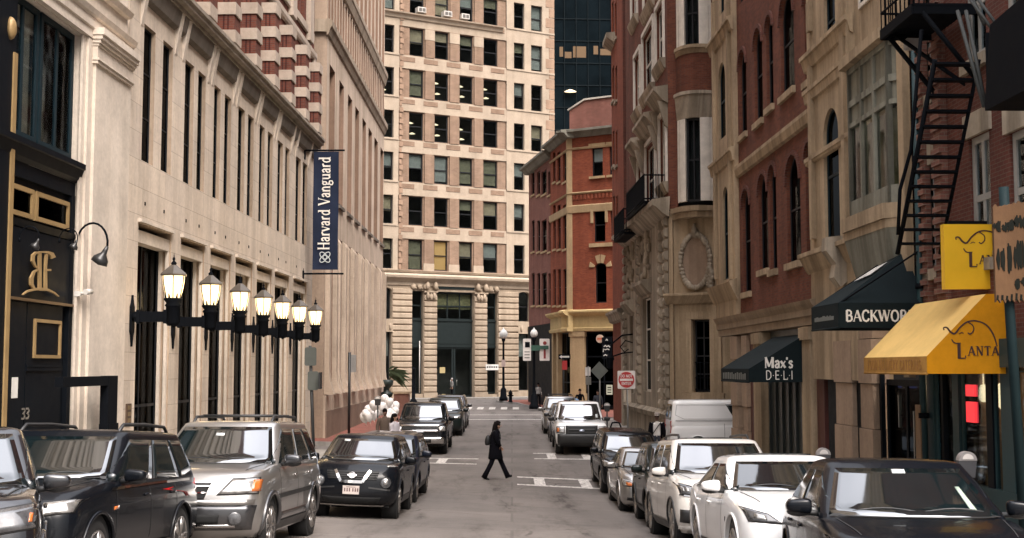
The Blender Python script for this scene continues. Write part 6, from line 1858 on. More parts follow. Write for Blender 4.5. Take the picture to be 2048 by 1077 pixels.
    def plate(s, x, z, tilt=0):
        h = s.surf((x, -9, z), (0, 1, 0)); mb = MB(); y = h[0].y - 0.02
        mb.box(x - 0.155, x + 0.155, y - 0.008, y + 0.03, z - 0.078, z + 0.078); o = mb.build('number_plate', M_PLATE, s.root)
        rr = random.Random(int(x * 100 + z * 1000)); mb = MB()
        for k in range(6):
            xx = x - 0.115 + k * 0.045 + (0.02 if k > 2 else 0); mb.box(xx - 0.012, xx + 0.012, y - 0.011, y - 0.008, z - 0.03, z + 0.035)
            if rr.random() < 0.6: mb.box(xx - 0.012, xx + 0.016, y - 0.0115, y - 0.0085, z - 0.03 + rr.random() * 0.04, z - 0.012 + rr.random() * 0.02)
        mb.box(x - 0.09, x + 0.09, y - 0.011, y - 0.008, z + 0.05, z + 0.06); mb.build('plate_text', M_PLATEK, o)
    def disc(s, name, x, z, r, mat, off=0.01, hole=0, sq=1.0, parent=None):
        h = s.surf((x, -9, z), (0, 1, 0)); q = Vector((0, 0, 1)).rotation_difference(h[1]); mb = MB()
        if hole: mb.lathe([(r - hole, 0), (r - hole, 0.02), (r, 0.02), (r, 0)], (0, 0, 0), 24)
        else: mb.lathe([(r, -0.01), (r, 0.012), (r * 0.8, 0.02), (0, 0.024)], (0, 0, 0), 24)
        mb.v = [tuple(h[0] + h[1] * off + q @ Vector((vx, vy * sq, vz))) for vx, vy, vz in mb.v]
        return mb.build(name, mat, parent or s.root)
    def rails(s, mat, x=0.82, cross=False):
        zr = s.zr + 0.1; y0, y1 = s.yf + s.p['wsy'] + 0.35, s.yT - 0.3
        for sg in (1, -1):
            X = sg * s.wrw * x; mb = MB()
            mb.tube([(X, y0 - 0.12, s.zr + 0.0), (X, y0 + 0.05, zr), (X, (y0 + y1) / 2, zr + 0.015), (X, y1 - 0.05, zr), (X, y1 + 0.12, s.zr)], 0.022, 7); mb.build('roof_rail', mat, s.root)
        if cross:
            for t in (0.25, 0.7): mb = MB(); mb.tube([(-s.wrw * x, lerp(y0, y1, t), zr + 0.02), (s.wrw * x, lerp(y0, y1, t), zr + 0.02)], 0.02, 6); mb.build('roof_bar', mat, s.root)
    def slats(s, name, quad, mat, n, backing=M_WELL, w=0.02):
        g = s.patch(name, quad, 'front', backing, (10, 4), off=0.004)
        for k in range(n):
            v = (k + 0.5) / n
            s.strip([(lerp(quad[0][0], quad[3][0], v), lerp(quad[0][1], quad[3][1], v)), (lerp(quad[1][0], quad[2][0], v), lerp(quad[1][1], quad[2][1], v))], 'front', w, mat, 'grille_bar', mirror=False, off=0.014, parent=g)
        return g
    def place(s, x_flank, y_nose, side, yaw=0.0, scale=1.0):
        """put the flank that faces the lane at x_flank with the nose at y_nose"""
        p = s.p; w = p['W'] / 2 * scale; L = p['L'] * scale
        cx = x_flank - w if side == 'L' else x_flank + w
        cy = y_nose + L / 2
        cx += math.sin(yaw) * -L / 2 * 0
        x0 = cx; za = gz(cx, cy - L * 0.3); zb = gz(cx, cy + L * 0.3); zl = gz(cx - w * 0.8, cy); zr = gz(cx + w * 0.8, cy)
        s.root.location = (cx, cy, (za + zb) / 2 + 0.004)
        pitch = math.atan2(zb - za, L * 0.6); roll = math.atan2(zr - zl, w * 1.6)
        s.root.rotation_euler = (Matrix.Rotation(yaw, 4, 'Z') @ Matrix.Rotation(pitch, 4, 'X') @ Matrix.Rotation(-roll, 4, 'Y')).to_euler()
        s.root.scale = (scale,) * 3
P_BLACK = paint('black_car_paint', (0.004, 0.005, 0.007), 0.0, 0.25, 0.22)
P_DKGREEN = paint('dark_green_car_paint', (0.010, 0.015, 0.014), 0.1, 0.3, 0.5)
P_DKBLUE = paint('dark_blue_car_paint', (0.008, 0.011, 0.02), 0.1, 0.28, 0.5)
P_SILVER = paint('silver_car_paint', (0.40, 0.385, 0.365), 0.8, 0.3)
P_WHITE = paint('white_car_paint', (0.84, 0.83, 0.81), 0.0, 0.3)
P_PEARL = paint('pearl_white_car_paint', (0.72, 0.68, 0.62), 0.0, 0.3)
P_CHARC = paint('charcoal_car_paint', (0.035, 0.036, 0.04), 0.5, 0.3)
SW3 = [(0.0, 0.42, 0.40, 0.03), (0.45, 0.76, 0.71, 0.43), (0.79, 1.0, 0.97, 0.74)]
SW2 = [(0.0, 0.50, 0.48, 0.03), (0.54, 0.97, 0.90, 0.52)]
SUV = dict(L=4.6, W=1.86, H=1.70, belt=1.06, hood0=0.92, hood1=1.10, cowl=1.20, wsy=1.95, roofw=0.76, rwb=0.10, rwt=0.42, wr=0.36, fo=0.86, ro=0.92, sidewin=SW3, doors=(-0.95, 0.15, 1.1), handles=(0.0, 0.95), gc=0.24)
SEDAN = dict(L=4.75, W=1.82, H=1.44, belt=0.94, hood0=0.76, hood1=0.96, cowl=1.30, wsy=2.12, roofw=0.72, rwb=0.62, rwt=1.35, wr=0.33, fo=0.93, ro=1.0, boot=0.95, deck=1.0, sidewin=SW2, doors=(-0.75, 0.35, 1.2), handles=(0.15, 1.05), gc=0.17, taper=0.07, rc=0.3)

# ---------------- left kerb, from the camera outwards
def P(base, **k): d = dict(base); d.update(k); return d
c = Car('parked_suv', 'dark patrol style utility vehicle, only its front corner showing at the left edge', P(SUV, L=4.5, W=1.95, H=1.74, paint=paint('gloss_dark_paint', (0.012, 0.012, 0.014), 0.3, 0.2), hood0=0.98, hood1=1.14, belt=1.1, cowl=1.15, wsy=1.85))
c.patch('headlamp', [(0.58, 0.80), (0.90, 0.84), (0.92, 1.02), (0.55, 0.97)], 'front', M_HEADD, (8, 4), mirror=True, off=0.012)
c.patch('headlamp_surround', [(0.50, 0.76), (0.66, 0.78), (0.60, 0.99), (0.48, 0.95)], 'front', M_CHROME, (6, 4), mirror=True, off=0.010)
c.patch('indicator', [(0.85, 0.88), (0.875, 0.88), (0.88, 0.95), (0.855, 0.95)], 'front', M_AMBER, (3, 3), mirror=True, off=0.016)
c.slats('grille', [(-0.48, 0.72), (0.48, 0.72), (0.48, 0.96), (-0.48, 0.96)], M_CHROME, 3)
c.patch('fog_lamp', [(0.62, 0.46), (0.84, 0.48), (0.84, 0.6), (0.62, 0.58)], 'front', M_HEADL, (4, 3), mirror=True)
c.patch('bumper_bar', [(-0.86, 0.66), (0.86, 0.66), (0.84, 0.72), (-0.84, 0.72)], 'front', M_CHROME, (16, 2), off=0.014)
c.place(-3.9, 8.4, 'L', R(20), 0.9)
c = Car('parked_suv', 'black compact utility vehicle with roof rails behind the patrol style one', P(SUV, L=4.57, W=1.87, H=1.68, paint=P_BLACK, mirmat=P_BLACK, kick=0.1, lip=0.022))
c.rails(M_TRIM)
c.patch('headlamp', [(0.5, 0.78), (0.86, 0.82), (0.88, 0.94), (0.5, 0.9)], 'front', M_HEADL, (8, 4), mirror=True, off=0.012)
c.patch('kidney_grille', [(0.05, 0.66), (0.3, 0.66), (0.32, 0.88), (0.05, 0.88)], 'front', M_CHROME, (5, 4), mirror=True, off=0.012, round_=0.3)
c.patch('tail_lamp', [(0.66, 0.85), (0.92, 0.86), (0.9, 1.08), (0.66, 1.05)], 'rear', M_REDL, (5, 4), mirror=True, off=0.01)
c.patch('side_repeater', [(-1.05, 0.80), (-0.92, 0.81), (-0.92, 0.845), (-1.05, 0.835)], 'side', M_AMBER, (3, 2), mirror=True, off=0.008)
c.strip([(-1.1, 1.02), (1.75, 1.07)], 'side', 0.03, M_CHROME, 'belt_trim', off=0.01)
c.plate(0, 0.45)
c.place(-4.22, 12.35, 'L', -0.05, 1.0)
c = Car('parked_suv', 'silver family utility vehicle with dark cladding and roof rack', P(SUV, L=4.55, W=1.87, H=1.74, paint=P_SILVER, sill=M_TRIM, lipmat=P_CHARC, lip=0.035, mirmat=P_CHARC, handlemat=M_CHROME, hood0=0.98, hood1=1.13, belt=1.1, cowl=1.22, wsy=1.95, sticker=(-0.05, 1.52), spokes=10, roofw=0.74, kick=0.02))
c.rails(M_TRIM, cross=True)
c.patch('headlamp', [(0.40, 0.80), (0.86, 0.81), (0.85, 0.99), (0.56, 0.98)], 'front', M_HEADL, (10, 5), mirror=True, off=0.012)
c.patch('indicator', [(0.80, 0.83), (0.885, 0.83), (0.88, 0.97), (0.80, 0.97)], 'front', M_AMBER, (3, 3), mirror=True, off=0.017)
c.slats('grille', [(-0.22, 0.70), (0.22, 0.70), (0.30, 0.94), (-0.30, 0.94)], M_CHROME, 3, w=0.014)
c.patch('bumper_guard', [(-0.80, 0.36), (0.80, 0.36), (0.86, 0.66), (-0.86, 0.66)], 'front', P_CHARC, (16, 5), off=0.02)
c.patch('bumper_top', [(-0.82, 0.665), (0.82, 0.665), (0.84, 0.73), (-0.84, 0.73)], 'front', P_SILVER, (16, 2), off=0.03)
c.patch('lower_intake', [(-0.42, 0.44), (0.42, 0.44), (0.44, 0.55), (-0.44, 0.55)], 'front', M_WELL, (10, 3), off=0.026)
c.patch('skid_trim', [(-0.62, 0.395), (0.62, 0.395), (0.62, 0.43), (-0.62, 0.43)], 'front', M_CHROME, (10, 2), off=0.03)
for sg in (1, -1): c.disc('fog_lamp', sg * 0.62, 0.50, 0.085, M_HEADD, 0.03)
c.strip([(-1.3, 0.72), (1.4, 0.74)], 'side', 0.06, M_TRIM, 'side_moulding', off=0.012)
M_CLAD = P_CHARC
c.patch('rocker_cladding', [(-0.95, 0.30), (0.90, 0.30), (0.90, 0.50), (-0.95, 0.50)], 'side', P_CHARC, (12, 3), mirror=True, off=0.008)
c.place(-3.30, 16.9, 'L', -0.04, 1.06)
c = Car('parked_crossover', 'small black crossover with round headlamps and V shaped grille', P(SUV, L=4.12, W=1.765, H=1.57, paint=P_BLACK, belt=1.0, hood0=0.93, hood1=1.05, cowl=1.0, wsy=1.75, roofw=0.72, wr=0.34, fo=0.80, ro=0.75, bow=0.24, rc=0.3, kick=0.06, handles=(0.1,), doors=(-0.7, 0.4), sticker=(-0.35, 1.42)))
for sg in (1, -1):
    c.disc('headlamp', sg * 0.63, 0.70, 0.095, M_HEADD, 0.0); c.disc('headlamp_lens', sg * 0.63, 0.70, 0.045, M_HEADL, 0.022); c.disc('headlamp_ring', sg * 0.63, 0.70, 0.105, M_TRIM, 0.0, hole=0.014)
    c.patch('position_lamp', [(0.62, 0.985), (0.80, 0.985), (0.80, 1.01), (0.62, 1.015)], 'front', M_HEADL, (4, 2), mirror=False, off=0.014) if sg > 0 else None
c.slats('grille', [(-0.46, 0.74), (0.46, 0.74), (0.5, 0.90), (-0.5, 0.90)], M_TRIM, 4, w=0.012)
c.strip([(-0.33, 0.9), (-0.2, 0.70), (0.2, 0.70), (0.33, 0.9)], 'front', 0.055, M_CHROME, 'grille_vee', mirror=False, off=0.03)
c.disc('emblem', 0.0, 0.81, 0.066, M_CHROME, 0.02, hole=0.012); c.strip([(-0.085, 0.81), (0.085, 0.81)], 'front', 0.022, M_CHROME, 'emblem_bar', mirror=False, off=0.04)
c.patch('lower_intake', [(-0.5, 0.30), (0.5, 0.30), (0.56, 0.42), (-0.56, 0.42)], 'front', M_WELL, (10, 3), off=0.006)
c.strip([(-0.6, 0.27), (0.6, 0.27)], 'front', 0.035, M_CHROME, 'bumper_trim', mirror=False, off=0.02)
c.strip([(0.32, 0.60), (0.72, 0.56)], 'front', 0.03, M_TRIM, 'bumper_crease', mirror=True, off=0.01)
c.plate(0.0, 0.55)
c.place(-2.17, 23.9, 'L', -0.01)
c = Car('parked_car', 'dark blue hatchback almost hidden behind the small black crossover', P(SUV, L=4.2, W=1.78, H=1.5, paint=P_DKBLUE, belt=0.98, hood0=0.86, hood1=1.0, cowl=1.05, wsy=1.85, wr=0.33, fo=0.82, ro=0.8))
c.patch('headlamp', [(0.5, 0.7), (0.82, 0.74), (0.82, 0.85), (0.5, 0.8)], 'front', M_HEADL, (6, 3), mirror=True)
c.slats('grille', [(-0.4, 0.62), (0.4, 0.62), (0.42, 0.76), (-0.42, 0.76)], M_CHROME, 2); c.plate(0, 0.45)
c.place(-2.16, 28.6, 'L', -0.02)
PICK = dict(L=5.75, W=2.02, H=1.88, belt=1.18, hood0=1.08, hood1=1.22, cowl=1.45, wsy=2.05, roofw=0.78, rwb=2.05, rwt=2.25, wr=0.40, fo=0.95, ro=1.25, boot=2.0, deck=1.22, sidewin=[(0.0, 0.52, 0.50, 0.04), (0.56, 1.0, 0.97, 0.54)], doors=(-1.2, 0.0, 0.85), handles=(-0.15, 0.7), gc=0.32, bow=0.10, rc=0.16, hoodpow=0.45, taper=0.03)
c = Car('pickup_truck', 'black pickup truck with chrome grille bar and bumper beside the balloons', P(PICK, paint=P_BLACK, mirmat=P_BLACK, sill=M_CHROME), 'pickup truck')
c.slats('grille', [(-0.68, 0.66), (0.68, 0.66), (0.74, 1.06), (-0.74, 1.06)], M_TRIM, 3)
c.patch('grille_bar', [(-0.74, 0.86), (0.74, 0.86), (0.74, 0.93), (-0.74, 0.93)], 'front', M_CHROME, (12, 2), off=0.03)
c.strip([(-0.13, 0.895), (0.13, 0.895)], 'front', 0.10, M_CHROME, 'cross_emblem', mirror=False, off=0.045)
c.patch('bonnet_lip', [(-0.8, 1.06), (0.8, 1.06), (0.8, 1.13), (-0.8, 1.13)], 'front', M_CHROME, (12, 2), off=0.02)
c.patch('headlamp', [(0.70, 0.88), (0.94, 0.90), (0.94, 1.06), (0.70, 1.06)], 'front', M_HEADL, (5, 4), mirror=True, off=0.02)
c.patch('bumper', [(-0.88, 0.44), (0.88, 0.44), (0.88, 0.66), (-0.88, 0.66)], 'front', M_CHROME, (16, 4), off=0.06, sink=0.05)
c.patch('bumper_step', [(-0.42, 0.49), (0.42, 0.49), (0.42, 0.60), (-0.42, 0.60)], 'front', M_TRIM, (8, 2), off=0.07)
c.plate(-0.02, 0.40); c.place(-2.44, 47.2, 'L', 0.0)
c = Car('parked_suv', 'dark utility vehicle parked behind the black pickup truck', P(SUV, paint=P_DKGREEN, W=1.9, H=1.72)); c.patch('headlamp', [(0.5, 0.8), (0.86, 0.82), (0.86, 0.96), (0.5, 0.92)], 'front', M_HEADL, (6, 3), mirror=True); c.plate(0, 0.5)
c.place(-2.30, 58.5, 'L')
c = Car('parked_suv', 'dark vehicle farthest along the left kerb near the office tower', P(SUV, paint=P_CHARC, W=1.9, H=1.68)); c.patch('headlamp', [(0.5, 0.8), (0.86, 0.82), (0.86, 0.96), (0.5, 0.92)], 'front', M_HEADL, (6, 3), mirror=True)
c.place(-2.32, 64.5, 'L')
# ---------------- right kerb, from the camera outwards
c = Car('parked_car', 'black sedan with wide windscreen at the bottom right corner', P(SEDAN, paint=P_BLACK, L=4.8, H=1.50, belt=0.96, sticker=(-0.02, 1.36)))
c.patch('headlamp', [(0.50, 0.66), (0.84, 0.72), (0.86, 0.84), (0.56, 0.76)], 'front', M_HEADL, (8, 4), mirror=True, off=0.012)
c.patch('indicator', [(0.76, 0.70), (0.84, 0.715), (0.84, 0.76), (0.76, 0.74)], 'front', M_AMBER, (3, 3), mirror=True, off=0.018)
c.slats('grille', [(-0.36, 0.56), (0.36, 0.56), (0.42, 0.68), (-0.42, 0.68)], M_CHROME, 3); c.plate(0, 0.42)
c.patch('windscreen_reflector', [(0.52, 1.02), (0.58, 1.02), (0.50, 1.24), (0.46, 1.24)], 'front', plain('pale_green_strip', (0.33, 0.40, 0.32), 0.5), (2, 5), off=0.010)
c.place(2.87, 10.1, 'R', R(-6), 1.0)
c = Car('parked_car', 'white sedan with slanted dark headlamps and black sunroof', P(SEDAN, paint=P_WHITE, L=4.65, W=1.81, H=1.43, handlemat=P_WHITE, bow=0.26))
c.patch('headlamp', [(0.46, 0.66), (0.80, 0.68), (0.84, 0.82), (0.60, 0.76)], 'front', M_HEADD, (8, 5), mirror=True, off=0.012)
c.patch('headlamp_lens', [(0.62, 0.69), (0.74, 0.70), (0.74, 0.76), (0.63, 0.74)], 'front', M_HEADL, (4, 3), mirror=True, off=0.018)
c.slats('spindle_grille', [(-0.30, 0.26), (0.30, 0.26), (0.34, 0.68), (-0.34, 0.68)], M_TRIM, 7, w=0.016)
c.patch('sunroof', [(-0.46, 0.08), (0.46, 0.08), (0.44, 0.72), (-0.44, 0.72)], 'top', M_CARGLASS, (14, 12), off=0.016); c.plate(0, 0.38)
c.patch('side_repeater', [(-1.05, 0.62), (-1.02, 0.62), (-1.02, 0.68), (-1.05, 0.68)], 'side', M_TRIM, (2, 2), mirror=True)
c.place(2.72, 14.9, 'R', 0.015, 1.05)
c = Car('parked_suv', 'cream white utility vehicle with clear projector headlamps', P(SUV, paint=P_PEARL, L=4.75, W=1.96, H=1.77, belt=1.1, hood0=0.98, hood1=1.14, wsy=1.98, sill=M_TRIM, lip=0.02, lipmat=M_TRIM))
c.patch('headlamp', [(0.52, 0.82), (0.88, 0.86), (0.92, 1.02), (0.58, 0.95)], 'front', M_HEADD, (8, 4), mirror=True, off=0.012)
for k in range(4): c.patch('headlamp_lens', [(0.60 + k * 0.075, 0.86 + k * 0.012), (0.65 + k * 0.075, 0.865 + k * 0.012), (0.655 + k * 0.075, 0.935 + k * 0.014), (0.605 + k * 0.075, 0.92 + k * 0.014)], 'front', M_HEADL, (3, 3), mirror=True, off=0.020)
c.strip([(0.52, 0.80), (0.9, 0.845)], 'front', 0.02, M_CHROME, 'headlamp_trim', off=0.02)
c.slats('grille', [(-0.44, 0.66), (0.44, 0.66), (0.48, 0.92), (-0.48, 0.92)], M_CHROME, 4)
c.patch('fog_lamp', [(0.62, 0.40), (0.90, 0.42), (0.90, 0.62), (0.62, 0.60)], 'front', M_TRIM, (6, 4), mirror=True, off=0.012)
c.patch('lower_skirt', [(-0.9, 0.28), (0.9, 0.28), (0.9, 0.36), (-0.9, 0.36)], 'front', P_PEARL, (14, 2), off=0.025)
c.patch('sunroof', [(-0.5, -0.12), (0.5, -0.12), (0.5, 0.9), (-0.5, 0.9)], 'top', M_CARGLASS, (14, 12), off=0.016); c.rails(M_TRIM); c.plate(0, 0.5)
c.place(2.58, 19.9, 'R', 0.01)
c = Car('parked_suv', 'dark green grey utility vehicle between the cream one and the silver sedan', P(SUV, paint=P_DKGREEN, L=4.1, W=1.82, H=1.7, sill=M_TRIM, lip=0.03, lipmat=M_TRIM)); c.patch('headlamp', [(0.5, 0.8), (0.84, 0.82), (0.84, 0.96), (0.5, 0.92)], 'front', M_HEADL, (6, 3), mirror=True); c.slats('grille', [(-0.4, 0.7), (0.4, 0.7), (0.42, 0.9), (-0.42, 0.9)], M_TRIM, 5); c.plate(0, 0.5)
c.place(2.72, 25.0, 'R')
c = Car('parked_car', 'silver sedan with orange indicators in front of the black wagon', P(SEDAN, paint=P_SILVER, L=4.5, W=1.76))
c.patch('headlamp', [(0.44, 0.62), (0.80, 0.64), (0.82, 0.78), (0.48, 0.74)], 'front', M_HEADL, (8, 4), mirror=True, off=0.012)
c.patch('indicator', [(0.52, 0.63), (0.72, 0.645), (0.74, 0.72), (0.54, 0.70)], 'front', M_AMBER, (4, 3), mirror=True, off=0.017)
c.slats('grille', [(-0.34, 0.56), (0.34, 0.56), (0.36, 0.68), (-0.36, 0.68)], M_TRIM, 3); c.plate(0, 0.42); c.patch('lower_intake', [(-0.4, 0.28), (0.4, 0.28), (0.44, 0.36), (-0.44, 0.36)], 'front', M_WELL, (8, 2)); c.patch('fog_recess', [(0.52, 0.3), (0.72, 0.31), (0.72, 0.38), (0.52, 0.37)], 'front', M_WELL, (4, 2), mirror=True)
c.place(2.52, 29.5, 'R', 0.01)
c = Car('parked_wagon', 'black wagon with swept headlamps ahead of the white pickup truck', P(SUV, paint=P_BLACK, L=4.7, W=1.84, H=1.62, belt=1.02, hood0=0.88, hood1=1.06))
c.patch('headlamp', [(0.48, 0.72), (0.84, 0.78), (0.88, 0.94), (0.56, 0.86)], 'front', M_HEADL, (8, 4), mirror=True, off=0.012)
c.slats('grille', [(-0.38, 0.64), (0.38, 0.64), (0.42, 0.82), (-0.42, 0.82)], M_CHROME, 2); c.plate(0, 0.45)
c.place(2.42, 34.5, 'R', 0.015)
c = Car('pickup_truck', 'white pickup truck with black grille and bumper on the right', P(PICK, paint=P_WHITE, L=5.9, W=2.0, H=1.93, mirmat=M_TRIM, handlemat=M_TRIM, lip=0.035, lipmat=M_TRIM, sill=M_TRIM), 'pickup truck')
c.patch('grille', [(-0.60, 0.72), (0.60, 0.72), (0.60, 1.08), (-0.60, 1.08)], 'front', M_TRIM, (10, 5), off=0.03)
for z in (0.80, 0.90, 1.0): c.strip([(-0.5, z), (0.5, z)], 'front', 0.05, M_WELL, 'grille_slot', mirror=False, off=0.038)
c.disc('oval_emblem', 0, 0.90, 0.10, plain('blue_silver_emblem', (0.38, 0.42, 0.5), 0.25, metal=0.5), 0.04, sq=0.45)
c.patch('headlamp', [(0.64, 0.82), (0.94, 0.82), (0.94, 1.05), (0.64, 1.05)], 'front', M_HEADL, (6, 5), mirror=True, off=0.014)
c.patch('indicator', [(0.84, 0.86), (0.92, 0.86), (0.92, 1.0), (0.84, 1.0)], 'front', M_AMBER, (3, 3), mirror=True, off=0.02)
c.patch('bumper', [(-0.88, 0.40), (0.88, 0.40), (0.88, 0.78), (-0.88, 0.78)], 'front', M_TRIM, (18, 4), off=0.07, sink=0.06)
c.patch('lower_valance', [(-0.82, 0.33), (0.82, 0.33), (0.84, 0.40), (-0.84, 0.40)], 'front', M_WELL, (16, 4), off=0.03, sink=0.06)
c.plate(0.38, 0.54); c.patch('sticker', [(0.62, 1.32), (0.70, 1.32), (0.70, 1.44), (0.62, 1.44)], 'front', M_STICK, (2, 2), off=0.01)
c.place(1.62, 47.2, 'R', 0.0)
c = Car('parked_car', 'dark car tucked behind the white pickup truck', P(SUV, paint=P_CHARC, L=4.4, W=1.8, H=1.6)); c.patch('headlamp', [(0.5, 0.8), (0.82, 0.82), (0.82, 0.94), (0.5, 0.9)], 'front', M_HEADL, (6, 3), mirror=True)
c.place(1.62, 54.0, 'R')
c = Car('parked_suv', 'silver utility vehicle with roof rails beyond the white pickup truck', P(SUV, paint=P_SILVER, L=4.5, W=1.85, H=1.75)); c.rails(M_TRIM, cross=True); c.patch('headlamp', [(0.5, 0.8), (0.84, 0.82), (0.84, 0.98), (0.5, 0.94)], 'front', M_HEADL, (6, 3), mirror=True); c.slats('grille', [(-0.4, 0.72), (0.4, 0.72), (0.42, 0.92), (-0.42, 0.92)], M_CHROME, 3)
c.place(1.48, 60.0, 'R')
# ---------------- white panel van across the side street
VAN = dict(L=5.4, W=1.98, H=2.05, belt=1.22, hood0=1.0, hood1=1.24, cowl=0.95, wsy=1.75, roofw=0.86, beltw=0.97, rwb=0.02, rwt=0.12, wr=0.35, fo=0.95, ro=1.0, sidewin=[(0.02, 0.24, 0.23, 0.03), (0.30, 0.47, 0.46, 0.30)], doors=(-1.1, -0.1, 0.75), handles=(-0.3,), gc=0.3, bow=0.2, rc=0.14, rbow=0.02, rwbow=0.02, taper=0.02, rcrown=0.09)
c = Car('panel_van', 'white panel van parked across the side street behind the walkers', P(VAN, paint=P_WHITE), 'van')
c.patch('tail_lamp', [(0.74, 0.85), (0.88, 0.85), (0.87, 1.3), (0.76, 1.3)], 'rear', M_REDL, (3, 5), mirror=True, off=0.012)
c.patch('pressed_panel', [(0.25, 1.36), (2.3, 1.36), (2.25, 1.82), (0.30, 1.82)], 'side', P_WHITE, (14, 6), mirror=True, off=-0.004, sink=0.01, round_=0.2)
c.strip([(0.15, 1.30), (2.5, 1.30)], 'side', 0.05, plain('grey_van_moulding', (0.42, 0.41, 0.40), 0.5), 'side_moulding', off=0.012)
c.strip([(0.2, 1.86), (2.45, 1.86), (2.5, 1.5), (2.2, 1.36), (0.35, 1.36), (0.2, 1.5), (0.2, 1.86)], 'side', 0.02, MATS['grey_van_moulding'], 'panel_line', off=0.008)
c.patch('headlamp', [(0.6, 0.82), (0.88, 0.84), (0.88, 1.0), (0.6, 0.98)], 'front', M_HEADL, (5, 4), mirror=True)
xv = (1333 - 1024) * 46 / FP
c.root.location = (xv + 2.7, 46.2, gz(xv + 2.7, 46) + 0.1); c.root.rotation_euler = (0, 0, R(90))
